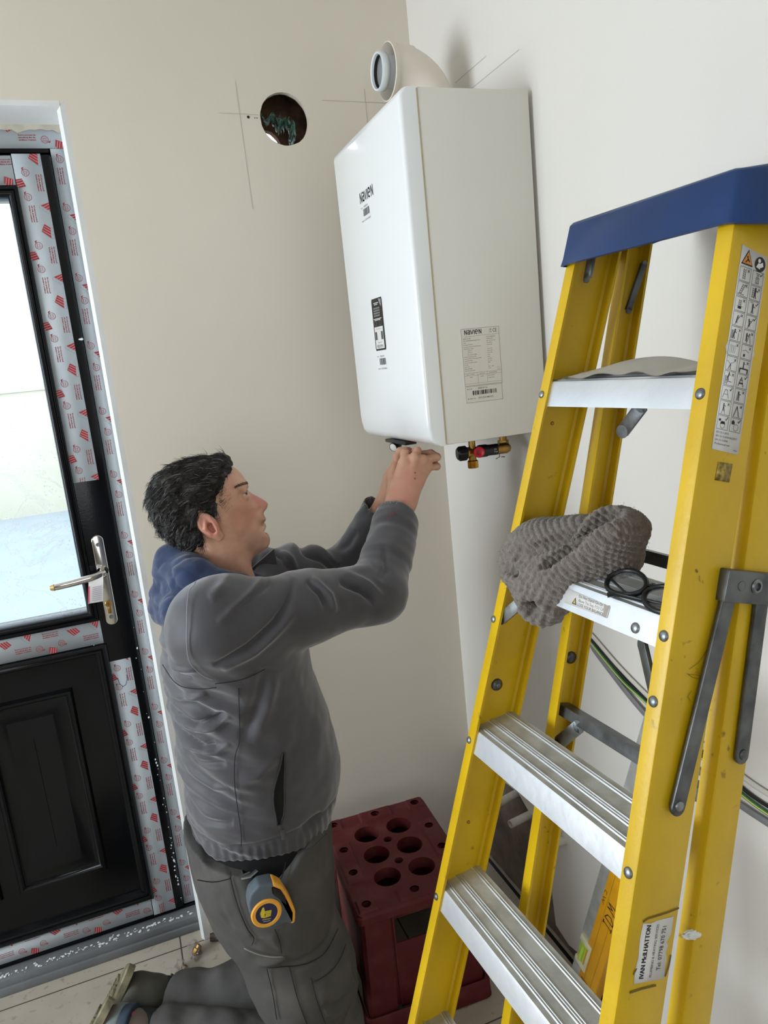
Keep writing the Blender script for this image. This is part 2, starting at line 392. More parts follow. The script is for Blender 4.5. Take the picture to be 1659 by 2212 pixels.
# boiler wall
mb = MB()
prf = [(0, 0.0), (0, 0.36), (-0.12, 0.37), (-0.22, 0.35), (-0.30, 0.36), (-0.36, 0.33), (-0.43, 0.34), (-0.445, 0.20), (-0.46, 0.05), (-0.52, 0.035), (-0.57, 0.048), (-0.60, 0.035), (-0.612, 0.022), (-0.62, 0.034), (-0.72, 0.036), (-0.9, 0.03), (-1.3, 0.034), (-1.8, 0.032)]
mb.add([(0, p[0], p[1]) for p in prf] + [(0, -1.8, H), (0, 0, H)], [tuple(range(1, len(prf) + 2)) ])
mb.add([(0, Y0, 0.03), (0, -1.8, 0.032), (0, -1.8, H), (0, Y0, H)], [(0, 1, 2, 3)])
up = prf[1:]
mb.add([(0, p[0], p[1]) for p in up] + [(0.012, p[0], p[1]) for p in up], [(k, k + 1, len(up) + k + 1, len(up) + k) for k in range(len(up) - 1)], 1)
mb.box((0.165, Y0 / 2, H / 2 + 0.2), (0.15, -Y0 + 0.3, H + 0.4))
wall_right = struct(mb.build('wall_right', [M['wall_r'], M['rough_plaster']], ang=30))
mb = MB()
mb.grid(lambda u, v: (0.011 + 0.004 * noise.noise(V((u * 60, v * 14, 3))), -3.9 * u, 0.42 * v), 300, 34)
struct(mb.build('baseboard_right', M['raw'], ang=180))
mb = MB(); mb.box((-0.004, Y0 / 2, 0.0008), (0.010, -Y0, 0.0016)); struct(mb.build('floor_gap_line', M['rubber']))  # black strip put in for the dark open gap between floor tiles and wall
pencil([((-0.0006, -0.53, 2.181), (-0.0006, -0.30, 2.182)), ((-0.0006, -0.396, 2.221), (-0.0006, -0.24, 2.222))], wall_right, (-1, 0, 0))

# side and front walls with window openings, behind the camera
def wall_open(name, ax, pos, lo, hi, w0, w1, z0, z1, th, mt):
    mb = MB()
    for (a, b, c, d) in ((lo, w0, 0, H), (w1, hi, 0, H), (w0, w1, 0, z0), (w0, w1, z1, H)):
        if b - a <= 0: continue
        cc, dd = ((pos, (a + b) / 2, (c + d) / 2), (th, b - a, d - c)) if ax == 0 else (((a + b) / 2, pos, (c + d) / 2), (b - a, th, d - c))
        mb.box(cc, dd)
    struct(mb.build(name, mt))
wall_open('wall_left', 0, X0 - 0.1, Y0 - 0.2, 0.0, -1.75, -0.2, 0.85, 2.3, 0.2, M['wall_r'])
wall_open('wall_front', 1, Y0 - 0.1, X0, 0.0, -2.8, -1.0, 0.95, 2.2, 0.2, mat('darkened_unseen_wall', '8d8880', .95, col2='79746c', nscale=9, bump=.4))  # unseen front wall coloured darker to cut the bounced fill light
def window_frame(name, ax, pos, w0, w1, z0, z1):
    mb = MB()
    def b(a0_, a1_, c0, c1):
        c = ((a0_ + a1_) / 2, (c0 + c1) / 2); d = (a1_ - a0_, c1 - c0)
        mb.box((pos, c[0], c[1]) if ax == 0 else (c[0], pos, c[1]), (0.06, d[0], d[1]) if ax == 0 else (d[0], 0.06, d[1]), bev=0.004)
    b(w0, w0 + .05, z0, z1); b(w1 - .05, w1, z0, z1); b(w0 + .05, w1 - .05, z0, z0 + .05); b(w0 + .05, w1 - .05, z1 - .05, z1); mid = (w0 + w1) / 2; b(mid - .03, mid + .03, z0 + .05, z1 - .05)
    struct(mb.build(name, M['gloss_black']))
window_frame('window_1', 0, X0 - 0.12, -1.75, -0.2, 0.85, 2.3)
window_frame('window_2', 1, Y0 - 0.12, -2.8, -1.0, 0.95, 2.2)

# ------------------------------------------------------------------ glazed door
door = thing('door_1', (-1.37, 0.11, 0.0), None, None); struct(door)
FY = 0.11      # room-side face of the fixed frame
def bar(mb, x0, x1, z0, z1, y0, y1, bev=0.003): mb.box(((x0 + x1) / 2, (y0 + y1) / 2, (z0 + z1) / 2), (x1 - x0, y1 - y0, z1 - z0), bev=bev)
mb = MB()
bar(mb, -0.933, DX1 + 0.02, 0.0, 2.24, FY, FY + 0.07); bar(mb, -0.965, -0.925, 0.0, 2.24, FY + 0.056, FY + 0.08); bar(mb, -1.83, -0.93, 2.14, 2.2, FY + 0.056, FY + 0.08); bar(mb, -1.83, -1.78, 0.0, 2.2, FY + 0.056, FY + 0.08); bar(mb, -1.83, -0.93, 0.0, 0.08, FY + 0.056, FY + 0.08); bar(mb, DX0 - 0.02, -1.803, 0.0, 2.24, FY, FY + 0.07); bar(mb, -1.803, -0.935, 2.166, 2.24, FY, FY + 0.07)
bar(mb, -1.84, -0.9, 0.0, 0.05, FY - 0.004, FY + 0.075)
mb.build('frame', M['gloss_black'], door)
# leaf: stiles, rails, panel
SY = FY - 0.014
LX0, LX1 = -1.800, -0.938
mb = MB()
bar(mb, -1.044, LX1 + 0.0045, 0.056, 2.160, SY, SY + 0.066, 0.006); bar(mb, LX0, -1.694, 0.056, 2.160, SY, SY + 0.066, 0.006)
bar(mb, -1.694, -1.044, 2.062, 2.160, SY, SY + 0.066, 0.004); bar(mb, -1.694, -1.044, 0.912, 1.010, SY, SY + 0.066, 0.004); bar(mb, -1.694, -1.044, 0.056, 0.14, SY, SY + 0.066, 0.004)
leaf = mb.build('leaf', M['gloss_black'], door)
def bead(mb, x0, x1, z0, z1, w, y, prof):
    """mitred moulding running round a rectangle, profile = (inset, depth toward room)"""
    rings = []
    for (i, d) in prof: rings.append([(x0 + i, y - d, z0 + i), (x1 - i, y - d, z0 + i), (x1 - i, y - d, z1 - i), (x0 + i, y - d, z1 - i)])
    vs = [p for r in rings for p in r]
    mb.add(vs, [(4 * k + j, 4 * k + (j + 1) % 4, 4 * k + 4 + (j + 1) % 4, 4 * k + 4 + j) for k in range(len(rings) - 1) for j in range(4)])
mb = MB()
bead(mb, -1.719, -1.019, 0.985, 2.087, 0.025, SY, [(0, 0), (0.001, 0.006), (0.004, 0.008), (0.007, 0.008), (0.009, 0.004), (0.013, 0.007), (0.018, 0.006), (0.022, 0.002), (0.025, -0.004), (0.026, -0.012), (0.026, -0.03)])
mb.build('glazing_bead', M['gloss_black'], door, ang=50)
mb = MB()
pp = [(0, 0), (0.001, 0.008), (0.005, 0.011), (0.010, 0.010), (0.013, 0.004), (0.017, 0.006), (0.022, 0.004), (0.026, -0.004), (0.03, -0.012)]
bead(mb, -1.726, -1.012, 0.118, 0.915, 0.03, SY, pp)
def infill(x0, x1, z0, z1):
    mb.add([(x0, SY + .012, z0), (x1, SY + .012, z0), (x1, SY + .012, z1), (x0, SY + .012, z1)], [(0, 1, 2, 3)])
infill(-1.70, -1.03, 0.14, 0.89)
for (x0, x1) in ((-1.350, -1.118), (-1.622, -1.390)):
    bead(mb, x0, x1, 0.249, 0.808, 0.05, SY + 0.0125, [(0, 0), (0.002, 0.006), (0.006, 0.013), (0.013, 0.013), (0.018, 0.005), (0.024, 0.002), (0.03, 0.001), (0.058, 0.012), (0.06, 0.012), (0.1155, 0.012)])
mb.build('lower_panel', M['gloss_black'], door, ang=40)
# pane, wet and still wearing its loose protective film
def pane_mat():
    m = bpy.data.materials.new('wet_pane'); m.use_nodes = True; nt = m.node_tree; N = nt.nodes; L = nt.links
    p = N['Principled BSDF']; out = N['Material Output']
    p.inputs['Base Color'].default_value = (0.92, 0.95, 0.98, 1); p.inputs['Roughness'].default_value = 0.25
    t = N.new('ShaderNodeBsdfTransparent'); t.inputs['Color'].default_value = (0.93, 0.96, 0.97, 1)
    tc = N.new('ShaderNodeTexCoord')
    vo = N.new('ShaderNodeTexVoronoi'); vo.inputs['Scale'].default_value = 95; L.new(tc.outputs['Object'], vo.inputs['Vector'])
    dr = N.new('ShaderNodeMapRange'); dr.inputs['From Min'].default_value = 0.24; dr.inputs['From Max'].default_value = 0.14; L.new(vo.outputs['Distance'], dr.inputs['Value'])
    n1 = N.new('ShaderNodeTexNoise'); n1.inputs['Scale'].default_value = 26; L.new(tc.outputs['Object'], n1.inputs['Vector'])
    g = N.new('ShaderNodeMapRange'); g.inputs['From Min'].default_value = 0.48; g.inputs['From Max'].default_value = 0.62; L.new(n1.outputs['Fac'], g.inputs['Value'])
    mu = N.new('ShaderNodeMath'); mu.operation = 'MULTIPLY'; L.new(dr.outputs[0], mu.inputs[0]); L.new(g.outputs[0], mu.inputs[1])
    fr = N.new('ShaderNodeMapRange'); fr.inputs['To Min'].default_value = 0.10; fr.inputs['To Max'].default_value = 0.6; L.new(mu.outputs[0], fr.inputs['Value'])
    ms = N.new('ShaderNodeMixShader'); L.new(fr.outputs[0], ms.inputs[0]); L.new(t.outputs[0], ms.inputs[1]); L.new(p.outputs[0], ms.inputs[2]); L.new(ms.outputs[0], out.inputs['Surface'])
    return m
mb = MB(); bar(mb, -1.696, -1.042, 1.005, 2.064, SY + 0.030, SY + 0.036, 0)
mb.build('glass_pane', pane_mat(), door)
def film_mat():
    m = bpy.data.materials.new('creased_film'); m.use_nodes = True; nt = m.node_tree; N = nt.nodes; L = nt.links
    p = N['Principled BSDF']; out = N['Material Output']; p.inputs['Base Color'].default_value = (0.9, 0.94, 0.97, 1); p.inputs['Roughness'].default_value = 0.3
    t = N.new('ShaderNodeBsdfTransparent'); ms = N.new('ShaderNodeMixShader'); tc = N.new('ShaderNodeTexCoord')
    w = N.new('ShaderNodeTexNoise'); w.inputs['Scale'].default_value = 5; w.inputs['Distortion'].default_value = 1.2; w.inputs['Detail'].default_value = 5; L.new(tc.outputs['Object'], w.inputs['Vector'])
    a = N.new('ShaderNodeMath'); a.operation = 'SUBTRACT'; a.inputs[1].default_value = 0.5; L.new(w.outputs['Fac'], a.inputs[0])
    b = N.new('ShaderNodeMath'); b.operation = 'ABSOLUTE'; L.new(a.outputs[0], b.inputs[0])
    r = N.new('ShaderNodeMapRange'); r.inputs['From Min'].default_value = 0.022; r.inputs['From Max'].default_value = 0.0; r.inputs['To Min'].default_value = 0.07; r.inputs['To Max'].default_value = 0.42
    L.new(b.outputs[0], r.inputs['Value']); L.new(r.outputs[0], ms.inputs[0]); L.new(t.outputs[0], ms.inputs[1]); L.new(p.outputs[0], ms.inputs[2]); L.new(ms.outputs[0], out.inputs['Surface']); return m
mb = MB()
mb.grid(lambda u, v: (-1.69 + 0.642 * u, SY + 0.022 + 0.004 * noise.noise(V((u * 5, v * 6, 2))), 1.012 + 0.42 * v - 0.03 * u * v), 40, 40)
mb.build('loose_film', film_mat(), door, ang=180)

# printed protective film on leaf and frame
PER = 0.168
def motif(P, kind, x, y, rot):
    c, s = math.cos(rot), math.sin(rot); z_ = 1.35 if kind == 'logo' else 1.12
    T = lambda a, b: (x + (a * c - b * s) * z_, y + (a * s + b * c) * z_)
    if kind == 'circle':
        P.ring(x, y, 0.0086, 0.0011, 0)
        P.text('LEAD', *T(0, 0.0006), 0.0036, w=0.0105, mi=0, rot=rot, align='c', res=1)
        P.text('FREE', *T(0, -0.0042), 0.0036, w=0.0105, mi=0, rot=rot, align='c', res=1)
        P.poly([T(0.004, -0.0055), T(0.010, -0.0065), T(0.0115, -0.0015), T(0.0085, -0.0035)], 0)
    elif kind == 'text':
        for k, t in enumerate(('Remove protective foil', 'immediately after the', 'installation of window')):
            P.text(t, *T(-0.017, 0.004 - k * 0.0048), 0.0036, w=0.038, mi=0, rot=rot, res=1, bold=0.0004)
    else:
        P.poly([T(-0.011, 0.006), T(0.007, 0.006), T(0.013, -0.004), T(-0.0, -0.0095)], 0)
        for k in range(3):
            P.line([T(-0.006 + k * 0.0048, 0.006), T(0.0018 + k * 0.0036, -0.0085 + k * 0.0022)], 0.0007, 1, 1.6)
        P.frame(0, 0, 0, 0, 0)
        P.line([T(-0.012, 0.0065), T(-0.011, 0.011), T(0.0065, 0.011), T(0.007, 0.0065)], 0.0005, 2)
        P.line([T(-0.0055, 0.0065), T(-0.005, 0.011)], 0.0004, 2); P.line([T(0.001, 0.0065), T(0.001, 0.011)], 0.0004, 2)
ITEMS = [(0.0, .30, 'circle', 0), (-.13, .93, 'logo', 2.2), (.20, .06, 'logo', 2.4), (.33, .36, 'circle', 0), (.19, .78, 'text', 0), (.52, .74, 'logo', 0.1), (.77, .36, 'text', 0)]
def strip(parent, o, ex, ey, nrm, length, width, phase, flip=False, name='protective_film'):
    """ex runs along the strip, ey across it"""
    mbs = MB(); o, ex, ey, nrm = V(o), V(ex), V(ey), V(nrm)
    a = [o, o + ex * length, o + ex * length + ey * width, o + ey * width]
    mbs.add([p for p in a] + [p + nrm * 0.0005 for p in a], [(4, 5, 6, 7), (0, 1, 5, 4), (1, 2, 6, 5), (2, 3, 7, 6), (3, 0, 4, 7)])
    sh = mbs.build(name, M['tape_foil'], parent, ang=180)
    P = Print(o + nrm * 0.0006, ex, ey, nrm, 0.00015, clip=(0, 0, length, width))
    k0 = -1
    while k0 * PER < length + PER:
        for (a_, b_, kd, r) in ITEMS:
            x = (k0 + a_) * PER + phase; y = b_ * 0.066
            if flip: y = width - y
            motif(P, kd, x, y, r)
        k0 += 1
    P.build('printed_motifs', [M['red_print'], M['pale_print'], M['grey_print']], sh)
NR = (0, -1, 0)
strip(door, (-1.020, SY - 0.0003, 1.36), (0, 0, 1), (1, 0, 0), NR, 0.80, 0.064, 0.03)
strip(door, (-1.020, SY - 0.0003, 0.06), (0, 0, 1), (1, 0, 0), NR, 0.80, 0.062, 0.05)
strip(door, (-1.78, SY - 0.0003, 2.090), (1, 0, 0), (0, 0, 1), NR, 0.758, 0.066, 0.04)
strip(door, (-1.78, SY - 0.0003, 0.917), (1, 0, 0), (0, 0, 1), NR, 0.762, 0.064, 0.10)
strip(door, (-1.78, SY - 0.0003, 0.064), (1, 0, 0), (0, 0, 1), NR, 0.758, 0.052, 0.07)
strip(door, (-0.932, FY - 0.0003, 0.055), (0, 0, 1), (1, 0, 0), NR, 2.12, 0.038, 0.08, True)
strip(door, (-1.80, FY - 0.0003, 2.176), (1, 0, 0), (0, 0, 1), NR, 0.90, 0.05, 0.02)
P = Print((-0.99, SY - 0.0012, 0.78), (1, 0, 0), (0, 0, 1), NR)
P.line([(-0.010, 0.03), (-0.008, 0.012), (0, 0.002), (0.008, 0.006), (0.014, 0.02), (0.0145, 0.034)], 0.0012); P.build('pen_stroke', [mat('blue_biro', '1f2f78', 0.5)], door)
# handle set
mb = MB()
mb.prism([(0.0155 * math.cos(t) * 1.0, (0.110 if math.sin(t) >= 0 else -0.110) + 0.0155 * math.sin(t)) for t in [2 * math.pi * k / 32 for k in range(32)]], 0.009,
         (-0.987, SY, 1.090), (1, 0, 0), (0, 0, 1), (0, -1, 0), bev=0.003, seg=3)
hp = mb.build('backplate', M['chrome'], door, ang=50)
mb = MB()
for z in (1.19, 0.988): mb.lathe((-0.987, SY - 0.009, z), (0, -1, 0), [(0.0055, 0), (0.0055, 0.0008), (0.004, 0.001), (0.002, 0.0004), (0.0001, 0.0004)], 20)
mb.build('fixing_screw', M['steel'], hp)
mb = MB(); mb.lathe((-0.988, SY - 0.009, 1.026), (0, -1, 0), [(0.0088, -0.001), (0.0088, 0.003), (0.0075, 0.004), (0.0001, 0.004)], 24)
mb.box((-0.988, SY - 0.010, 1.008), (0.009, 0.004, 0.02), bev=0.0015); mb.build('lock_cylinder', M['brass'], hp)
mb = MB(); mb.box((-0.988, SY - 0.0132, 1.025), (0.0016, 0.0006, 0.007)); mb.build('keyhole', M['rubber'], hp)
mb = MB(); mb.lathe((-0.987, SY - 0.008, 1.118), (0, -1, 0), [(0.0145, 0), (0.0145, 0.006), (0.0115, 0.010), (0.0095, 0.030), (0.0095, 0.046)], 28)
pl = [(-0.980, SY - 0.048, 1.119), (-0.990, SY - 0.052, 1.118), (-1.02, SY - 0.054, 1.114), (-1.06, SY - 0.054, 1.110), (-1.100, SY - 0.052, 1.107), (-1.112, SY - 0.050, 1.106)]
mb.tube(pl, [0.0085, 0.0105, 0.0098, 0.0092, 0.0088, 0.007], 16, flat=(0.75, 1.0)); mb.build('lever', M['chrome'], hp, ang=50)
mb = MB(); mb.tube([(-1.106, SY - 0.052, 1.1065), (-1.116, SY - 0.050, 1.106)], [0.0090, 0.0062], 16, flat=(0.75, 1.0)); mb.build('lever_tip', mat('film_residue', 'b69a62', 0.5, 0.6), hp)
mb = MB()
mb.grid(lambda u, v: (-0.985 - 0.038 * u - 0.012 * v, SY - 0.058 - 0.006 * math.sin(v * 3) + 0.004 * u, 1.110 - 0.062 * v + 0.012 * (1 - u) * (1 - v)), 8, 12)
tg = mb.build('hang_tag', M['white_paper'], hp, ang=180)
P = Print((-1.034, SY - 0.0665, 1.052), (1, 0, 0.02), (0.18, 0, 1), NR)
for k in range(8): P.rect(0.010, 0.004 + k * 0.005, 0.033, 0.0055 + k * 0.005, 1)
P.rect(0.0, 0.0, 0.004, 0.045, 0); P.build('tag_print', [mat('pink_print', 'e0607a', 0.5), mat('lilac_grey_print', 'a79db4', 0.5)], tg)
# spattered plaster on the leaf edge
mb = MB(); rr = random.Random(11)
for k in range(60):
    z = rr.choice((rr.uniform(0.06, 0.95), rr.uniform(0.1, 0.3), 1.72)); x = -0.9375 + rr.uniform(-0.006, 0.003); r = rr.uniform(0.0006, 0.0026)
    bm = bmesh.new(); bmesh.ops.create_icosphere(bm, subdivisions=1, radius=r)
    for v in bm.verts: v.co = V((x + v.co.x * rr.uniform(.7, 1.3), SY - 0.0005 + v.co.y * .4, z + v.co.z * rr.uniform(.8, 2)))
    mb.bm(bm)
mb.build('plaster_spatter', M['reveal'], door)
# threshold with plaster crumbs
mb = MB(); bar(mb, DX0, DX1 - 0.001, 0.0, 0.044, 0.055, FY - 0.002, 0.004); bar(mb, DX0, DX1 - 0.001, 0.0, 0.024, 0.046, 0.056, 0.003)
sill = mb.build('threshold', mat('grey_threshold', '77797a', 0.55, col2='5f6163', nscale=9, mix=0.5), door)
mb = MB(); rr = random.Random(5)
for k in range(130):
    bm = bmesh.new(); bmesh.ops.create_icosphere(bm, subdivisions=1, radius=rr.uniform(0.0012, 0.0045))
    cx, cy = rr.uniform(-1.5, -0.9), 0.074 + rr.gauss(0, 0.006)
    for v in bm.verts: v.co = V((cx + v.co.x * rr.uniform(.6, 1.6), cy + v.co.y, 0.045 + v.co.z * .5))
    mb.bm(bm)
mb.build('plaster_crumbs', M['reveal'], sill)['kind'] = 'stuff'

# ------------------------------------------------------------------ outside, seen through the pane
mb = MB(); mb.box((-3, 6.2, -0.20), (24, 11.7, 0.2)); g = struct(mb.build('ground', mat('wet_sky_tinted_tarmac', 'a9b6c2', 0.35, col2='98a6b3', nscale=2, mix=0.6)))  # pale blue of the reflected sky is put into the ground's base colour
mb = MB(); mb.box((-4.6, 10.0, 0.75), (10.0, 0.22, 1.9), bev=0.01); mb.box((-4.6, 10.0, 1.75), (10.1, 0.3, 0.1), bev=0.01)
gw = mb.build('garden_wall', mat('cream_render', 'e6dcc2', 0.8, col2='d9cfb6', nscale=1.5, mix=0.6)); tag(gw, 'blurred cream garden wall seen outside through the wet door pane', 'wall')

# ------------------------------------------------------------------ boiler
BX, BY0, BY1, BZ0, BZ1 = -0.254, -0.570, -0.140, 1.403, 2.092
boiler = thing('boiler', (-0.14, -0.355, 1.403), 'white wall-hung gas boiler with rating plate beside the corner above the kneeling man', 'boiler')
mb = MB(); mb.box(((BX - 0.009) / 2, (BY0 + BY1) / 2, (BZ0 + BZ1) / 2), (-BX - 0.009, BY1 - BY0, BZ1 - BZ0), bev=0.003)
mb.build('casing', M['panel_side'], boiler)
mb = MB(); mb.box((-0.2555, (BY0 + BY1) / 2, (BZ0 + BZ1) / 2), (0.004, BY1 - BY0 - 0.004, BZ1 - BZ0 - 0.004)); mb.build('gasket', M['gasket'], boiler)
mb = MB()
FX = -0.295
bm = bmesh.new()
pf = [(-0.2575, BZ0 - 0.001), (-0.272, BZ0 - 0.001), (-0.289, BZ0 + 0.012), (FX, 1.447), (FX, BZ1 - 0.012), (-0.283, BZ1), (-0.2575, BZ1)]
L_ = [[bm.verts.new((x, y, z)) for x, z in pf] for y in (BY0 - 0.001, BY1 + 0.001)]
k = len(pf)
bm.faces.new(L_[0]); bm.faces.new(list(reversed(L_[1])))
for i in range(k): bm.faces.new((L_[0][i], L_[1][i], L_[1][(i + 1) % k], L_[0][(i + 1) % k]))
bmesh.ops.recalc_face_normals(bm, faces=bm.faces[:])
ed = [e for e in bm.edges if min(v.co.x for v in e.verts) < -0.262 and max(v.co.x for v in e.verts) < -0.258]
bmesh.ops.bevel(bm, geom=ed, offset=0.009, segments=4, profile=0.5, affect='EDGES')
mb.bm(bm); mb.build('front_panel', M['white_enamel'], boiler, ang=50)
mb = MB(); mb.box((-0.004, -0.355, 1.75), (0.008, 0.36, 0.62)); mb.box((-0.004, -0.59, 1.388), (0.008, 0.035, 0.03), bev=0.002); mb.build('wall_bracket', mat('white_bracket', 'c9c7c2', .5), boiler)

def navien(P, x, y, h, w, mi=0, st=None):
    """drawn wordmark: N a v i e N as even-weight strokes"""
    st = st or h * 0.17; u = w / 5.6
    def S(pts): P.line([(x + a * u, y + b * h) for a, b in pts], st, mi)
    S([(0.08, 0), (0.08, 1.0)]); S([(0.08, 0.98), (0.72, 0.02)]); S([(0.72, 0), (0.72, 1.0)])
    arc = lambda cx, cy, rx, ry, a0, a1, n=12: [(cx + rx * math.cos(math.radians(a0 + (a1 - a0) * k / n)), cy + ry * math.sin(math.radians(a0 + (a1 - a0) * k / n))) for k in range(n + 1)]
    S([(1.08, 0.93)] + arc(1.36, 0.66, 0.30, 0.27, 60, 0, 6) + [(1.66, 0.0)]); S([(1.66, 0.08)] + arc(1.38, 0.30, 0.30, 0.25, -50, -270, 12)[0:] + [(1.66, 0.56)])
    S([(1.92, 0.95), (2.32, 0.03), (2.72, 0.95)]); S([(3.02, 0), (3.02, 0.95)])
    S([(3.34, 0.5), (4.10, 0.5)] + arc(3.72, 0.5, 0.38, 0.46, 0, 300, 18)); S([(4.52, 0), (4.52, 1.0)]); S([(4.52, 0.98), (5.18, 0.02)]); S([(5.18, 0), (5.18, 1.0)])
# front: reading direction runs toward -y
PF = Print((FX - 0.0002, -0.304, 1.90), (0, -1, 0), (0, 0, 1), (-1, 0, 0), 0.0002)
navien(PF, 0.0, 0.041, 0.020, 0.092, 0)
def stick(P, x, y, seed):
    P.text('MODEL', x, y + 0.030, 0.0028, w=0.012); P.text('NCB300-LDW', x + 0.020, y + 0.030, 0.0038, w=0.026)
    P.barcode(x + 0.014, y + 0.012, x + 0.054, y + 0.027, 0, seed); P.text('SERIAL N', x, y + 0.002, 0.0028, w=0.018); P.text('2701C24714802235', x + 0.022, y + 0.002, 0.0036, w=0.036)
stick(PF, 0.0, -0.002, 3); stick(PF, 0.010, -0.332, 5)
PF.build('printed_wordmark', [M['dkgrey_print']], boiler)
# control window sticker, front
mb = MB()
mb.prism([(0.033 * a, 0.058 * b) for a, b in ((-0.93, -1), (0.93, -1), (1, -0.9), (1, 0.9), (0.93, 1), (-0.93, 1), (-1, 0.9), (-1, -0.9))], 0.0012, (FX + 0.0002, -0.345, 1.671), (0, -1, 0), (0, 0, 1), (-1, 0, 0))
cs = mb.build('control_window', M['gloss_black'], boiler)
P = Print((FX - 0.0012, -0.312, 1.613), (0, -1, 0), (0, 0, 1), (-1, 0, 0), 0.0003, clip=(0, 0, .066, .116))
P.poly([(0.046, 0.114), (0.064, 0.112), (0.063, 0.095), (0.056, 0.10)], 2)
P.rect(0.006, 0.004, 0.060, 0.053, 0); P.text('For installer use', 0.034, 0.047, 0.003, w=0.03, mi=1, align='c', layer=2); P.rect(0.008, 0.024, 0.020, 0.042, 3, 2); P.rect(0.046, 0.024, 0.058, 0.042, 3, 2)
P.text('register here', 0.034, 0.017, 0.0025, w=0.03, mi=1, align='c', layer=2)
navien(P, 0.012, 0.006, 0.007, 0.042, 3)
P.rect(0.014, 0.105, 0.046, 0.1065, 0); P.rect(0.018, 0.1015, 0.040, 0.103, 0)
for i in range(5):
    for j in range(4): P.rect(0.012 + i * 0.008, 0.076 + j * 0.0055, 0.0175 + i * 0.008, 0.0795 + j * 0.0055, 2)
P.rect(0.006, 0.0700, 0.058, 0.0715, 0); P.rect(0.012, 0.0675, 0.050, 0.0688, 0)
P.ring(0.017, 0.061, 0.007, 0.0006, 2, ry=0.006); P.ring(0.047, 0.061, 0.007, 0.0006, 2, ry=0.006)
P.build('control_window_print', [M['white_paper'], M['grey_print'], mat('lcd_grey', '8b8e90', 0.4), M['dkgrey_print']], cs)
# rating plate, side
PX, PZ = -0.2025, 1.5185
mb = MB(); mb.box((PX + 0.0445, BY0 - 0.0002, PZ + 0.0585), (0.089, 0.0006, 0.117)); mb.box((PX + 0.0445, BY0 - 0.0002, PZ - 0.018), (0.087, 0.0006, 0.034))
pl_ = mb.build('rating_plate', mat('plate_sheet', 'd6d2c6', 0.45), boiler)
P = Print((PX, BY0 - 0.0005, PZ), (1, 0, 0), (0, 0, 1), NR, 0.0002)
P.frame(0.0005, 0.0005, 0.0885, 0.1165, 0.0004); navien(P, 0.008, 0.1050, 0.0088, 0.042)
P.line([(0.033, 0.1015), (0.088, 0.1015)], 0.0003); P.text('www.navien.co.uk', 0.0085, 0.1000, 0.0016, w=0.023)
P.text('CE', 0.074, 0.1060, 0.0075, w=0.0095); P.text('UK', 0.0655, 0.1100, 0.0035, w=0.006); P.text('CA', 0.0655, 0.1055, 0.0035, w=0.006)
rows = ['SERIAL NUMBER', 'GAS CONDENSING BOILER MODEL', 'TYPE', 'Heat Input (Heating)', 'Heat Input (Domestic Hot Water)(net)', 'Nominal Heat Output', '   at 80/60 C', '   at 50/30 C', '   Domestic Hot Water', 'System Pressure(max) PMS', 'Domestic Water Pressure(max) PMW', 'Specific Flow Rate', 'Domestic Specific Heat Rate', 'IP Class', 'NOx Class', 'Electrical Supply', 'Electrical Consumption']
vals = ['2701C24714802235', 'NCB300-LDW', 'B23, C13, C33, C43', '5.0-24.7 kW', '5.0-30.0 kW', '', '5.0-24.0 kW', '5.4-26.1 kW', '5.0-30.0 kW', '3.0 bar', '10 bar', '14.2  l/min', '10.1  l/min', 'IPX5D', '6', '230V~  50Hz', '100 W']
for k_, (a, b) in enumerate(zip(rows, vals)):
    z = 0.0955 - k_ * 0.00405; ind = 0.008 if a.startswith('   ') else 0.0
    P.text(a.strip(), 0.004 + ind, z, 0.0018, res=1)
    if b: P.text(b, 0.058, z + 0.001, 0.0018, res=1)
P.ring(0.082, 0.031, 0.003, 0.0003)
P.line([(0.001, 0.0265), (0.088, 0.0265)], 0.0003); P.line([(0.001, 0.021), (0.088, 0.021)], 0.0003); P.line([(0.001, 0.0045 + .0), (0.088, 0.0045)], 0.0003)
P.line([(0.032, 0.0265), (0.032, 0.0045)], 0.0003); P.line([(0.054, 0.0265), (0.054, 0.0045)], 0.0003)
P.text('DEST. COUNTRY', 0.006, 0.0228, 0.0018, res=1); P.text('CATEGORY', 0.036, 0.0228, 0.0018, res=1); P.text('GAS PARAMETERS', 0.058, 0.0228, 0.0018, res=1)
P.text('GB, IE', 0.013, 0.0170, 0.0018, res=1); P.text('II2H3P', 0.039, 0.0170, 0.0018, res=1); P.text('2H-G20-20mbar', 0.056, 0.0170, 0.0018, res=1); P.text('3P-G31-37mbar', 0.056, 0.0125, 0.0018, res=1)
P.frame(0.001, -0.0345, 0.087, -0.0015, 0.0004)
P.disc(0.006, -0.0065, 0.001); P.text('DATE', 0.009, -0.0075, 0.0022); P.text('2024.07.16', 0.030, -0.0078, 0.0036, w=0.022)
P.barcode(0.017, -0.0195, 0.073, -0.0105, 0, 9); P.disc(0.006, -0.0265, 0.001); P.text('SERIAL No.', 0.009, -0.0275, 0.0022); P.text('2701C24714802235', 0.029, -0.0278, 0.0034, w=0.036)
P.build('plate_print', [M['black_print']], pl_)
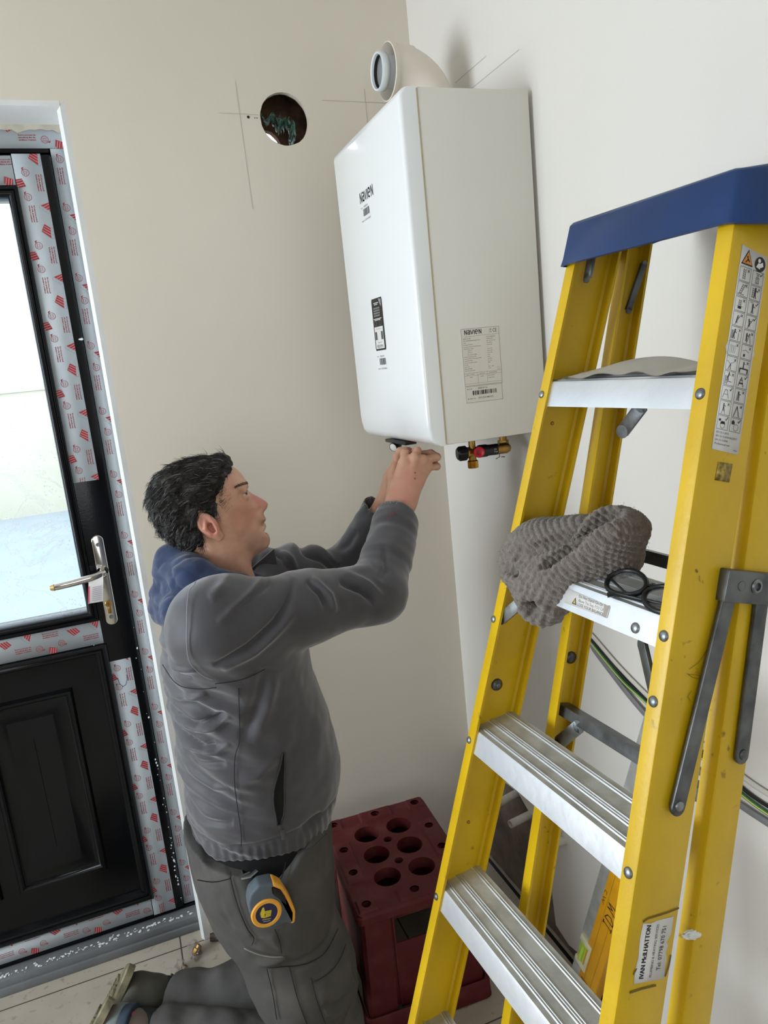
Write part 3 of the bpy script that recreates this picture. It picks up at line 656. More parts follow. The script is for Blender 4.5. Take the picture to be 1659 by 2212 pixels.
# underside: connection plate, gauge
mb = MB(); mb.box((-0.13, -0.330, 1.400), (0.22, 0.34, 0.008), bev=0.002); mb.box((-0.264, -0.330, 1.397), (0.030, 0.13, 0.008), bev=0.002)
mb.build('underside_tray', M['black_plastic'], boiler)
mb = MB(); mb.lathe((-0.280, -0.320, 1.384), (-0.75, -0.5, -0.25), [(0.011, -0.022), (0.011, 0.0), (0.0098, 0.002)], 28); pg = mb.build('pressure_gauge', M['black_plastic'], boiler)
mb = MB(); mb.lathe((-0.280, -0.320, 1.384), (-0.75, -0.5, -0.25), [(0.0098, 0.0005), (0.008, 0.0012), (0.0001, 0.0015)], 28); mb.build('gauge_face', M['white_paper'], pg)
for (x, y) in ((-0.06, -0.22), (-0.06, -0.30), (-0.06, -0.46)):
    mb = MB(); mb.tube([(x, y, 1.392), (x, y, 1.372)], 0.009, 14); mb.lathe((x, y, 1.372), (0, 0, 1), [(0.0001, 0), (0.013, 0), (0.013, 0.009), (0.009, 0.009)], 6); mb.build('pipe_connector', M['brass'], boiler)

# relief / filling valve under the near corner
vy = -0.475
valve = thing('relief_valve', (-0.10, vy, 1.366), 'brass relief valve with ribbed black cap and red knob under the boiler', 'valve')
ax = V((0.985, -0.17, 0.0)).normalized(); o0 = V((-0.178, vy + 0.02, 1.364))
def pt(d, z=0): return o0 + ax * d + V((0, 0, z))
mb = MB(); n = 40
mb.lathe(pt(0), ax, [(0.0001, 0), (0.012, 0), (0.0150, 0.003)] + [(0.0155, 0.004), (0.0155, 0.022), (0.013, 0.024)], n)
vb = mb.build('cap', M['black_plastic'], valve)
mb = MB()
for k in range(14):
    t = 2 * math.pi * k / 14; u1 = V((0, 0, 1)); u2 = ax.cross(u1)
    c = pt(0.013) + (u1 * math.cos(t) + u2 * math.sin(t)) * 0.0155; mb.tube([c - ax * 0.008, c + ax * 0.008], 0.0017, 6)
mb.build('cap_rib', M['black_plastic'], vb)
mb = MB(); mb.lathe(pt(0.022), ax, [(0.0128, 0), (0.0128, 0.006), (0.0115, 0.008), (0.0120, 0.030), (0.009, 0.032)], 28)
mb.tube([pt(0.036), pt(0.036, -0.020)], [0.0095, 0.0085], 20); mb.tube([pt(0.037, 0.0), pt(0.037, 0.03)], 0.008, 16); mb.build('body', M['brass'], valve, ang=40)
mb = MB(); mb.lathe(pt(0.036, -0.036), (0, 0, 1), [(0.007, 0), (0.0125, 0), (0.013, 0.002), (0.013, 0.016), (0.010, 0.018)], 8); mb.build('outlet_nut', mat('polished_brass', 'c79a4c', 0.18, 1.0), valve, ang=30)
mb = MB(); mb.lathe(pt(0.056), V((-0.55, -0.83, 0.05)), [(0.0060, 0.016), (0.0105, 0.016), (0.0125, 0.020), (0.0125, 0.027), (0.0105, 0.029), (0.0065, 0.027), (0.0065, 0.020), (0.0001, 0.020)], 26); mb.build('red_knob', M['red_plastic'], valve)['label'] = 'red knob'
mb = MB(); mb.lathe(pt(0.050), ax, [(0.0001, 0), (0.0135, 0), (0.0145, 0.003), (0.0145, 0.02), (0.0128, 0.024), (0.0128, 0.046), (0.0001, 0.046)], 26); nb = mb.build('black_body', M['black_plastic'], valve)
P = Print(pt(0.086) + V((-0.004, -0.0133, -0.005)), ax, (0, 0, 1), NR); P.text('3 bar', 0.0, 0.0, 0.004, w=0.009, mi=0); P.text('90', 0.0, 0.006, 0.003, w=0.006, mi=0); P.build('valve_marking', [M['white_paper']], nb)
mb = MB(); mb.lathe(pt(0.096), ax, [(0.0125, 0), (0.0125, 0.022), (0.009, 0.030), (0.004, 0.033), (0.0001, 0.033)], 24); mb.build('end_cap', M['brass'], valve, ang=50)
mb = MB(); mb.tube([pt(0.098, 0.016) + V((0, -0.006, 0)), pt(0.098, -0.018) + V((0, -0.006, 0)), pt(0.088, -0.021) + V((0, -0.008, 0))], 0.0012, 8); mb.tube([pt(0.102, -0.018) + V((0, -0.006, 0)), pt(0.110, -0.019) + V((0, -0.008, 0))], 0.0012, 8); mb.build('spring_clip', M['steel'], valve)

# flue elbow on top of the boiler
flue = thing('flue_elbow', (-0.115, -0.30, 2.092), 'cream plastic flue elbow with white inner pipe on top of the boiler', 'pipe')
fc = V((-0.118, -0.285, 2.142)); A = []
R_ = 0.075; c0 = fc + V((-R_, 0, 0)); FYo = -0.285
# vertical leg, quarter bend, horizontal socket pointing at the room
path = [V((-0.085, FYo, 2.088)), V((-0.085, FYo, 2.130))]
for k in range(1, 13):
    t = math.pi / 2 * k / 12; path.append(V((-0.085 - 0.09 * (1 - math.cos(t)), FYo, 2.130 + 0.094 * math.sin(t))))
path.append(V((-0.187, FYo, 2.224)))
mb = MB(); mb.tube(path, 0.0555, 40, cap=False)
E_ = V((-1, 0, 0)); oo = V((-0.185, FYo, 2.224))
mb.lathe(oo, E_, [(0.0555, -0.004), (0.0585, 0.0), (0.0590, 0.008), (0.0570, 0.009), (0.0555, 0.003), (0.053, -0.05)], 44, ref=(0, 0, 1)); mb.build('outer_pipe', M['pp_cream'], flue, ang=50)
mb = MB(); mb.lathe(oo, E_, [(0.034, -0.09), (0.034, 0.012), (0.0385, 0.015), (0.0400, 0.020), (0.0400, 0.030), (0.0375, 0.0335), (0.0345, 0.032), (0.033, 0.026), (0.0325, -0.05)], 44, ref=(0, 0, 1)); mb.build('inner_pipe', M['pp_white'], flue, ang=40)
mb = MB(); mb.lathe(oo, E_, [(0.0348, 0.026), (0.0318, 0.0275), (0.0305, 0.022), (0.034, 0.018)], 44, ref=(0, 0, 1)); mb.build('seal', M['rubber'], flue)
mb = MB(); mb.lathe((-0.085, FYo, 2.0895), (0, 0, 1), [(0.066, 0), (0.066, 0.012), (0.058, 0.016), (0.0555, 0.016)], 40); mb.build('flange', M['pp_cream'], flue)
mb = MB(); mb.tube([(-0.042, FYo - 0.03, 2.13), (-0.038, FYo - 0.03, 2.16)], 0.008, 12); mb.build('test_point', M['grey_print'], flue)
# ------------------------------------------------------------------ folded stepladder leaning on the boiler wall
LO = V((-0.2331, -1.1714, 1.7486)); _th, _ph = 0.0576, 0.2833
LU = V((math.sin(_th), -math.cos(_th), 0)); _n = V((-math.cos(_th), -math.sin(_th), 0))
LW = _n * math.sin(_ph) - V((0, 0, 1)) * math.cos(_ph); LF = _n * math.cos(_ph) + V((0, 0, 1)) * math.sin(_ph)
B0, GR, FWD, T0, FH, TP = 0.142, 0.0561, 0.0217, 0.2244, 0.0347, 0.27
def LP(s, t, d=0.0): return LO + LU * s + LW * t - LF * d
def hw(t): return B0 + GR * t
TL = LO.z / math.cos(_ph)
ladder = thing('step_ladder', LP(0, TL, 0.07), 'yellow fibreglass stepladder with blue top and aluminium treads, leaning folded on the right wall', 'ladder')
def yellow_mat():
    m = M['yellow']; nt = m.node_tree; N = nt.nodes; L = nt.links; p = N['Principled BSDF']; old = p.inputs['Base Color'].links[0].from_socket
    tc = N.new('ShaderNodeTexCoord'); n = N.new('ShaderNodeTexNoise'); n.inputs['Scale'].default_value = 55; n.inputs['Detail'].default_value = 5; L.new(tc.outputs['Object'], n.inputs['Vector'])
    n2 = N.new('ShaderNodeTexNoise'); n2.inputs['Scale'].default_value = 7; L.new(tc.outputs['Object'], n2.inputs['Vector'])
    r = N.new('ShaderNodeMapRange'); r.inputs['From Min'].default_value = 0.67; r.inputs['From Max'].default_value = 0.74; r.inputs['To Max'].default_value = 0.75; L.new(n.outputs['Fac'], r.inputs['Value'])
    r2 = N.new('ShaderNodeMapRange'); r2.inputs['From Min'].default_value = 0.45; r2.inputs['From Max'].default_value = 0.6; L.new(n2.outputs['Fac'], r2.inputs['Value'])
    mu = N.new('ShaderNodeMath'); mu.operation = 'MULTIPLY'; L.new(r.outputs[0], mu.inputs[0]); L.new(r2.outputs[0], mu.inputs[1])
    mx = N.new('ShaderNodeMix'); mx.data_type = 'RGBA'; mx.inputs[7].default_value = lin('5a4612'); L.new(old, mx.inputs[6]); L.new(mu.outputs[0], mx.inputs[0]); L.new(mx.outputs[2], p.inputs['Base Color'])
yellow_mat()
def rail(name, side, t0, t1, so, d0, dp, fwid, parent, th=0.0042):
    """C channel; so(t) outer face, d0(t) front; flanges turn inward"""
    mb = MB(); r = 0.004
    prof = [(0, r), (r * .3, r * .3), (r, 0), (fwid, 0), (fwid, th), (th + .003, th), (th, th + .003), (th, dp - th - .003), (th + .003, dp - th), (fwid, dp - th), (fwid, dp), (r, dp), (r * .3, dp - r * .3), (0, dp - r)]
    rings = []
    for t in (t0, (t0 + t1) / 2, t1):
        rings += [LP(side * (so(t) - a), t, d0(t) + b) for a, b in prof]
    n = len(prof)
    fs = [(k * n + i, k * n + (i + 1) % n, (k + 1) * n + (i + 1) % n, (k + 1) * n + i) for k in range(2) for i in range(n)] + [tuple(range(n)), tuple(2 * n + i for i in reversed(range(n)))]
    if side < 0: fs = [tuple(reversed(f)) for f in fs]
    mb.add(rings, fs); return mb.build(name, M['yellow'], parent, ang=40)
TE = TL - 0.03
near = rail('front_rail', 1, 0.02, TE, hw, lambda t: 0.0, 0.076, FWD, ladder)
far = rail('front_rail', -1, 0.012, TE, hw, lambda t: 0.0, 0.076, FWD, ladder)
rn = rail('rear_rail', 1, -0.01, TE - 0.02, lambda t: hw(t), lambda t: 0.0905 + 0.024 * (t - 0.2), 0.050, FWD, ladder)
rf = rail('rear_rail', -1, -0.018, TE - 0.02, lambda t: 0.149 - 0.014 * t, lambda t: 0.090 + 0.026 * t, 0.045, FWD, ladder)
for (rl, sd, dd, w_) in ((near, 1, 0.0, 0.076), (far, -1, 0.0, 0.076)):
    mb = MB(); q0, q1 = LP(sd * (hw(TE) - 0.012), TE - 0.05, 0.038), LP(sd * (hw(TE) - 0.012), TL - 0.012, 0.038)
    mt = frame_mat((q0 + q1) / 2, LU, LF, LW); mb.box((0, 0, 0.0), (0.034, 0.084, (q1 - q0).length), mt, bev=0.006); mb.build('rubber_foot', M['rubber'], rl)
# treads
def tread(k):
    t = T0 + k * TP; L = hw(t) - 0.0045
    mb = MB(); top = lambda x: (t - 0.030 * x / 0.072, 0.004 + x)        # x runs back along the top
    pr = [(t + FH, 0.004), (t + 0.002, 0.004)]
    def P2(x, h=0.0): a, b = top(x); return (a - h, b)
    pr.append(P2(0.001, 0.001))
    def ridge(x, w=0.0016, h=0.0017): return [P2(x), P2(x + w * .35, h), P2(x + w * .8, h), P2(x + w * 1.2)]
    for x in (0.0085, 0.0115): pr += ridge(x)
    for x in (0.0265, 0.0300, 0.0335): pr += ridge(x)
    for x in (0.0555, 0.0590): pr += ridge(x)
    pr += [P2(0.068), P2(0.0695, -0.003), P2(0.0695, -0.026), P2(0.0675, -0.026), P2(0.0665, -0.004), P2(0.004, -0.003), (t + FH - 0.002, 0.0065)]
    o = LO + LU * (-L)
    mb.prism(pr, 2 * L, o, LW, -LF, LU, bev=0)
    # split faces: front vs top
    ob = mb.build('tread', M['alu'], ladder, ang=30)
    ob.data.materials.append(M['alu_top'])
    back = -LF
    for p in ob.data.polygons:
        nn = p.normal
        if nn.dot(LF) < 0.75 and abs(nn.dot(LU)) < .5: p.material_index = 1
    return ob
treads = [tread(k) for k in range(6)]
# rivets
def dome(name, c, ax, r, parent, mt, h=0.45):
    mb = MB(); mb.lathe(c, ax, [(r, -0.0005), (r, 0.0006)] + [(r * math.cos(a), 0.0006 + r * h * math.sin(a)) for a in (0.4, 0.8, 1.2)] + [(0.0001, 0.0006 + r * h)], 16)
    return mb.build(name, mt, parent, ang=60)
for k in range(6):
    t = T0 + k * TP + FH * 0.52
    dome('rivet', LP(hw(t) - 0.0115, t, 0), LF, 0.0066, near, M['steel']); dome('rivet', LP(-(hw(t) - 0.0085), t, 0), LF, 0.0056, far, M['steel'])
dome('rivet', LP(hw(.587) - 0.0125, .587, 0), LF, 0.0066, near, M['steel']); dome('rivet', LP(-(hw(.586) - 0.006), .586, 0), LF, 0.0056, far, M['steel'])
dome('rivet', LP(0.112, .517, 0.0038), LF, 0.0066, treads[1], M['steel'])
for (t, d) in ((0.6919, 0.032),): dome('bolt', LP(-(hw(t) - 0.0045), t, d), LU, 0.010, far, M['dk_steel'], 0.5); dome('bolt_head', LP(-(hw(t) - 0.009), t, d), LU, 0.0045, far, M['steel'])
for (t, d) in ((0.2799, 0.032), (0.9265, 0.034)): dome('rivet', LP(-(hw(t) - 0.0045), t, d), LU, 0.0028, far, M['brass'], 0.5)
dome('bolt', LP(-(0.140 - 0.0045), 0.632, 0.132), LU, 0.010, rf, M['dk_steel'], 0.5)
# braces between tread / rails (pressed steel straps)
def strap(name, a, b, w, nrm, par, mt, th=0.002, lip=0.004):
    a, b, nrm = V(a), V(b), V(nrm).normalized(); ez = (b - a); L = ez.length; ez.normalize(); ex = nrm.cross(ez).normalized(); ey = ez.cross(ex)
    mb = MB(); n = 9
    for (c, d) in (((0, 0), (w, th)), ((-w / 2 + .001, -lip / 2), (th, lip)), ((w / 2 - .001, -lip / 2), (th, lip))):
        mt_ = frame_mat((a + b) / 2, ex, ey, ez); mb.box((c[0], c[1], 0), (d[0], d[1], L), mt_, bev=0.0006)
    for e in (a, b): mb.lathe(e - ey * th / 2, ey, [(w / 2, 0), (w / 2, th), (0.0001, th)], 20)
    return mb.build(name, mt, par, ang=35)
strap('brace', LP(-0.107, 0.530, 0.012), LP(-(hw(.585) - 0.016), 0.583, 0.006), 0.017, LF + LU * .5, treads[1], M['steel'])
strap('brace', LP(0.118, 0.535, 0.012), LP(hw(.59) - 0.012, 0.60, 0.008), 0.017, LF - LU * .4, treads[1], M['steel'])
strap('brace', LP(-0.070, 0.238, 0.118), LP(-0.106, 0.276, 0.124), 0.020, LF + LU * .5, rf, M['dk_steel'])
strap('brace', LP(-0.082, 0.722, 0.124), LP(-0.122, 0.768, 0.124), 0.020, LF + LU * .4, rf, M['steel'])
# rear cross bars (angle section)
for t, d in ((0.205, 0.105), (0.437, 0.112), (0.705, 0.122), (1.52, 0.145)):
    s0, s1 = -(0.149 - 0.014 * t - 0.004), hw(t) - 0.004; mb = MB()
    mb.prism([(t, d), (t, d + 0.022), (t + 0.002, d + 0.022), (t + 0.002, d + 0.002), (t + 0.017, d + 0.002), (t + 0.017, d)], s1 - s0, LO + LU * s0, LW, -LF, LU)
    mb.build('cross_bar', M['dk_steel'], ladder, ang=30)
# blue moulded cap
mb = MB()
def capring(t, e, dt=0.0):
    d0, d1 = -0.0115 - e, 0.185 + e
    pts = [(-0.137 - e, d0), (0.143 + e, d0), (0.150 + e, d0 + 0.004), (0.168 + e, 0.035), (0.180 + e, 0.075), (0.182 + e, 0.12), (0.172 + e, d1), (-0.150 - e, d1), (-0.156 - e, d1 - 0.004), (-0.150 - e, 0.05), (-0.143 - e, d0 + 0.004)]
    return [LP(s, (min(t, 0.036) if d > 0.13 and t > 0.03 else t) - (0.36 if (t < 0.03 or d > 0.13) else 0.20 if s > 0 else 0.3) * max(d, 0.0), d) for s, d in pts]
R0 = [capring(0.0610, 0.0010, 0.010), capring(0.052, 0.0000, 0.010), capring(0.006, -0.0010, -0.020), capring(0.001, -0.004, -0.020), capring(-0.001, -0.010, -0.020)]
n = 11; vs = [p for r in R0 for p in r]
fs = [(k * n + i, (k + 1) * n + i, (k + 1) * n + (i + 1) % n, k * n + (i + 1) % n) for k in range(4) for i in range(n)] + [tuple(4 * n + i for i in range(n))]
inner = capring(0.0615, -0.002, 0.010) + capring(0.012, -0.006, 0.0)
vs += inner; b_ = 5 * n
fs += [(i, (i + 1) % n, b_ + (i + 1) % n, b_ + i) for i in range(n)] + [(b_ + i, b_ + (i + 1) % n, b_ + n + (i + 1) % n, b_ + n + i) for i in range(n)] + [tuple(b_ + n + i for i in reversed(range(n)))]
mb.add(vs, fs); cap = mb.build('top_cap', M['blue'], ladder, ang=38)
dome('rivet', LP(0.1670, 0.018, 0.034), LU, 0.006, cap, M['dk_steel'], 0.25)
P = Print(LP(0.1790, 0.046, 0.060), -LF, -LW, LU + LF * .12, 0.0012)
P.line([(0.0, 0.0), (-0.004, 0.02), (-0.0065, 0.045), (-0.008, 0.056)], 0.0045); P.line([(-0.013, 0.057), (-0.007, 0.05)], 0.004); P.line([(-0.002, 0.058), (-0.007, 0.05)], 0.004)
P.build('paint_drip', [mat('dried_grey_paint', '6f7a72', 0.6)], cap)
strap('hinge_bracket', LP(-0.117, 0.045, 0.020), LP(-0.117, 0.074, 0.020), 0.014, LF, cap, M['steel'])
strap('hinge_bracket', LP(-0.118, 0.03, 0.118), LP(-0.126, 0.098, 0.112), 0.010, LU, cap, M['dk_steel'])
# folding spreader on the near side
def bar2(name, a, b, wa, dep, par, mt, th=0.005):
    a, b = V(a), V(b); ez = (b - a).normalized(); ex = LU.cross(ez).normalized(); mb = MB(); r = wa / 2
    pts = [(r * math.cos(x), -r + r + r * math.sin(x)) for x in [math.pi + math.pi * k / 12 for k in range(13)]]
    L = (b - a).length
    poly = [(r * math.cos(x), r * math.sin(x)) for x in [math.pi + math.pi * k / 12 for k in range(13)]] + [(r * math.cos(x), L + r * math.sin(x)) for x in [math.pi * k / 12 for k in range(13)]]
    mb.prism(poly, th, a + LU * dep, ex, ez, LU, bev=0.0012, seg=2); return mb.build(name, mt, par, ang=40)
sp1 = bar2('spreader_arm', LP(hw(.45), 0.447, 0.071), LP(hw(.70), 0.700, 0.0395), 0.0205, 0.004, ladder, M['dk_steel'])
sp2 = bar2('spreader_arm', LP(hw(.45), 0.447, 0.125), LP(hw(.64), 0.645, 0.133), 0.0205, 0.002, ladder, M['dk_steel'])
dome('pivot_rivet', LP(hw(.70) + 0.009, 0.698, 0.0395), LU, 0.0062, sp1, M['steel'], 0.35); dome('pivot_rivet', LP(hw(.64) + 0.007, 0.643, 0.133), LU, 0.0062, sp2, M['dk_steel'], 0.4)
mb = MB(); pc = LP(hw(.445) + 0.012, 0.447, 0.103); mt_ = frame_mat(pc, -LF, -LW, LU); mb.box((0, 0, 0), (0.090, 0.036, 0.003), mt_, bev=0.0012); mb.box((-0.0445, 0, -0.006), (0.003, 0.036, 0.014), mt_, bev=0.001); mb.box((0, 0.0172, -0.006), (0.09, 0.003, 0.014), mt_, bev=0.001)
hp_ = mb.build('spreader_plate', M['dk_steel'], ladder, ang=40)
mb = MB(); mb.lathe(LP(hw(.445) + 0.0135, 0.444, 0.103), LU, [(0.0085, 0), (0.0085, 0.001), (0.0068, 0.0025), (0.0048, 0.0022), (0.004, -0.004), (0.0001, -0.004)], 24); mb.build('eyelet', M['steel'], hp_)
dome('rivet', LP(hw(.445) + 0.0135, 0.445, 0.079), LU, 0.0058, hp_, M['dk_steel'], 0.2)

# safety sticker on the near rail: pictogram grid
def web_print(name, t1, d0, L, Wd, skew=0.0, wd=None):
    """print frame on the near outer web: x along +d, y up the rail"""
    so = lambda t: hw(t)
    o = LP(hw(t1), t1, d0); top = LP(hw(t1 - L), t1 - L, d0)
    return Print(o + LU * 0.0008, -LF, (top - o), LU, 0.00025)
P0 = web_print('x', 0.3000, 0.0160, 0.2230, 0.0415)
mb = MB(); e1, e2 = -LF, P0.ey
def sheet(o, e1, e2, pts, nrm, th=0.0004):
    mb = MB(); vs = [o + e1 * a + e2 * b for a, b in pts]; n = len(vs)
    mb.add(vs + [v + nrm * th for v in vs], [tuple(range(n, 2 * n))] + [(i, (i + 1) % n, n + (i + 1) % n, n + i) for i in range(n)]); return mb
torn = [(0, 0), (0.0415, -0.001), (0.0415, 0.108), (0.0435, 0.112), (0.0415, 0.116), (0.0410, 0.219), (0.0, 0.2235), (0, 0.118), (-0.0025, 0.112), (0, 0.106)]
st = sheet(P0.o - LU * 0.0006, e1, e2, torn, LU).build('safety_sticker', M['white_paper'], near, ang=180)
P = P0; P.clip = (0, 0, 0.0415, 0.2225)
w_, g_ = 0.0180, 0.0015; x_ = (0.0017, 0.0217)
P.poly([(0.0015, 0.2035), (0.0195, 0.2035), (0.0105, 0.2205)], 0); P.poly([(0.0032, 0.2047), (0.0178, 0.2047), (0.0105, 0.2182)], 1, 2)
P.line([(0.0075, 0.206), (0.011, 0.210), (0.0135, 0.2075)], 0.0012, 0, 3); P.disc(0.0098, 0.2122, 0.0011, 0, layer=3); P.line([(0.0098, 0.2115), (0.0115, 0.2085)], 0.0012, 0, 3)
P.disc(0.0305, 0.2090, 0.0082, 0, 24); P.disc(0.0285, 0.2125, 0.0022, 2, layer=2); P.poly([(0.0245, 0.2050), (0.0275, 0.2100), (0.0300, 0.2095), (0.0310, 0.2035)], 2, 2); P.poly([(0.0310, 0.2050), (0.0355, 0.2075), (0.0340, 0.2120), (0.0300, 0.2095)], 2, 2)
def tick(x, y): P.line([(x, y), (x + .0010, y - .0012), (x + .0034, y + .0022)], 0.0008)
def cross(x, y): P.line([(x, y - .0012), (x + .0026, y + .0014)], 0.0006); P.line([(x, y + .0014), (x + .0026, y - .0012)], 0.0006)
def lad(x, y, h=0.011, w=0.0034, lean=0.0, nr=5):
    P.line([(x, y), (x + lean, y + h)], 0.0005); P.line([(x + w, y), (x + w + lean, y + h)], 0.0005)
    for k in range(nr): a = (k + .5) / nr; P.line([(x + lean * a, y + h * a), (x + w + lean * a, y + h * a)], 0.0005)
def man(x, y, s=1.0, lean=0.0):
    P.disc(x + lean * 1.1, y + 0.0095 * s, 0.0011 * s, 0, 10); P.line([(x + lean, y + 0.0085 * s), (x, y + 0.0045 * s)], 0.0016 * s); P.line([(x, y + 0.0045 * s), (x - 0.0014 * s, y)], 0.0009 * s); P.line([(x, y + 0.0045 * s), (x + 0.0014 * s, y)], 0.0009 * s); P.line([(x + lean * .9, y + 0.0078 * s), (x + 0.0035 * s, y + 0.0068 * s)], 0.0008 * s)
y0 = 0.2022
for r in range(11):
    yy = y0 - (r + 1) * 0.0163
    for c in range(2):
        xx = x_[c]; P.frame(xx, yy, xx + 0.0168, yy + 0.0150, 0.0004)
        k = r * 2 + c
        good = k in (1, 5, 7, 15, 16, 20, 21)
        (tick if good else cross)(xx + 0.0118, yy + 0.0118)
        if k == 0: lad(xx + .0055, yy + .002)
        elif k == 1: P.frame(xx + .006, yy + .002, xx + .0105, yy + .008, .0005); P.frame(xx + .007, yy + .008, xx + .0095, yy + .011, .0005); P.line([(xx + .005, yy + .0125), (xx + .011, yy + .0125)], .0005); [P.line([(xx + .007, yy + .003 + j * .0018), (xx + .0095, yy + .003 + j * .0018)], .0005) for j in range(3)]
        elif k == 2: lad(xx + .003, yy + .002, lean=.005); P.line([(xx + .001, yy + .0018), (xx + .011, yy + .0018)], .0005)
        elif k == 3: lad(xx + .0035, yy + .002); man(xx + .008, yy + .002, 1.1)
        elif k == 4: lad(xx + .0055, yy + .004, .008, nr=4); P.disc(xx + .0072, yy + .0035, .003, ry=.0013); P.line([(xx + .003, yy + .005), (xx + .0115, yy + .005)], .0004)
        elif k == 5: man(xx + .0075, yy + .0015, 1.0); P.text('MAX 1', xx + .003, yy + .0125, .0016)
        elif k in (6, 7): P.line([(xx + .004, yy + .001), (xx + .011, yy + .012)], .0006); man(xx + .006, yy + .003, .8, .001 if k == 6 else -.001)
        elif k == 8: P.rect(xx + .001, yy + .002, xx + .004, yy + .011, 3); man(xx + .005, yy + .002, 1.0, .001); P.line([(xx + .012, yy + .001), (xx + .012, yy + .009)], .0005)
        elif k == 9: P.line([(xx + .006, yy + .001), (xx + .009, yy + .012), (xx + .012, yy + .001)], .0006); man(xx + .005, yy + .003, .85)
        elif k == 10: [P.ring(xx + .0035 + j * .003, yy + .007, .0013, .0004, 3, ry=.0045) for j in range(3)]
        elif k == 11: P.line([(xx + .002, yy + .008), (xx + .007, yy + .0095), (xx + .012, yy + .0075)], .0008, 3); P.rect(xx + .004, yy + .002, xx + .0065, yy + .005)
        elif k == 12: P.line([(xx + .001, yy + .010), (xx + .006, yy + .007), (xx + .013, yy + .010)], .0006, 3); P.line([(xx + .004, yy + .001), (xx + .007, yy + .007), (xx + .0075, yy + .001)], .0008)
        elif k == 13: P.line([(xx + .002, yy + .001), (xx + .002, yy + .005), (xx + .014, yy + .005), (xx + .014, yy + .001)], .0014); man(xx + .007, yy + .0055, .7)
        elif k == 14: lad(xx + .002, yy + .001, .009); man(xx + .006, yy + .005, .85, .001); P.line([(xx + .006, yy + .004), (xx + .012, yy + .004)], .0006)
        elif k == 15: P.line([(xx + .003, yy + .002), (xx + .007, yy + .012), (xx + .011, yy + .002)], .0007); P.rect(xx + .004, yy + .0045, xx + .010, yy + .006); P.rect(xx + .005, yy + .0085, xx + .009, yy + .0093)
        elif k == 16: P.line([(xx + .002, yy + .002), (xx + .005, yy + .011), (xx + .008, yy + .011), (xx + .011, yy + .002)], .0009, 3); P.line([(xx + .0035, yy + .006), (xx + .0095, yy + .006)], .0007, 3)
        elif k == 17: P.rect(xx + .004, yy + .002, xx + .008, yy + .009, 3); man(xx + .006, yy + .0025, .95)
        elif k == 18: P.line([(xx + .004, yy + .001), (xx + .0065, yy + .009), (xx + .009, yy + .001)], .0005); man(xx + .006, yy + .004, .8)
        elif k == 19: P.line([(xx + .003, yy + .001), (xx + .007, yy + .012), (xx + .011, yy + .001)], .0009)
        elif k == 20: P.ring(xx + .0085, yy + .0045, .0035, .0005); P.poly([(xx + .0045, yy + .006), (xx + .0125, yy + .006), (xx + .011, yy + .009), (xx + .006, yy + .009)]); P.rect(xx + .002, yy + .009, xx + .005, yy + .0115)
        elif k == 21: P.ring(xx + .0095, yy + .005, .0038, .0004); P.poly([(xx + .002, yy + .008), (xx + .0065, yy + .008), (xx + .0065, yy + .011), (xx + .004, yy + .013), (xx + .002, yy + .011)])
for k, tx in enumerate(('EN 131-1:2015', 'EN 131-2:2010+A2:2017', 'EN 131-3:2018', 'Professional use')):
    P.text(tx, 0.0025, 0.0185 - k * 0.0042, 0.0022, w=(0.019, 0.033, 0.019, 0.023)[k])
P.text('03423', 0.033, 0.002, 0.0015)
P.build('safety_pictograms', [M['black_print'], mat('warning_orange', 'c9812a', 0.5), M['white_paper'], M['grey_print']], st)
o = LP(hw(.333) + .0003, .333, .028); mb = sheet(o, -LF, (LP(hw(.31), .31, .028) - LP(hw(.333), .333, .028)).normalized(), [(0, 0), (0.0225, 0), (0.0235, 0.021), (0.001, 0.0205)], LU)
mb.build('worn_sticker', mat('worn_foil_sticker', 'b39a52', 0.35, 0.3, col2='6a5618', nscale=160, mix=1.0), near, ang=180)
# tradesman sticker, text running up the rail
Pn = web_print('x', 0.9060, 0.0205, 0.0735, 0.0465)
torn2 = [(0.0, 0.0), (0.0445, -0.001), (0.0465, 0.004), (0.0445, 0.012), (0.0460, 0.020), (0.0425, 0.031), (0.0450, 0.038), (0.0415, 0.043), (0.0465, 0.052), (0.0465, 0.0725), (0.020, 0.0705), (0.013, 0.0685), (0.0005, 0.0700), (-0.001, 0.052), (0.001, 0.030), (-0.0008, 0.018)]
st2 = sheet(Pn.o - LU * .0006, -LF, Pn.ey, torn2, LU).build('name_sticker', M['white_paper'], near, ang=180)
Pn.text('IVAN McILHATTON', 0.0128, 0.0045, 0.0070, w=0.062, rot=math.pi / 2, bold=0.0007, shear=0.08)
Pn.text('PLUMBING & HEATING SERVICES', 0.0250, 0.0045, 0.0036, w=0.062, rot=math.pi / 2, mi=1); Pn.text('Tel: 07798 670 751', 0.0370, 0.0110, 0.0060, w=0.052, rot=math.pi / 2, mi=0)
Pn.build('name_print', [M['black_print'], M['dkgrey_print']], st2)
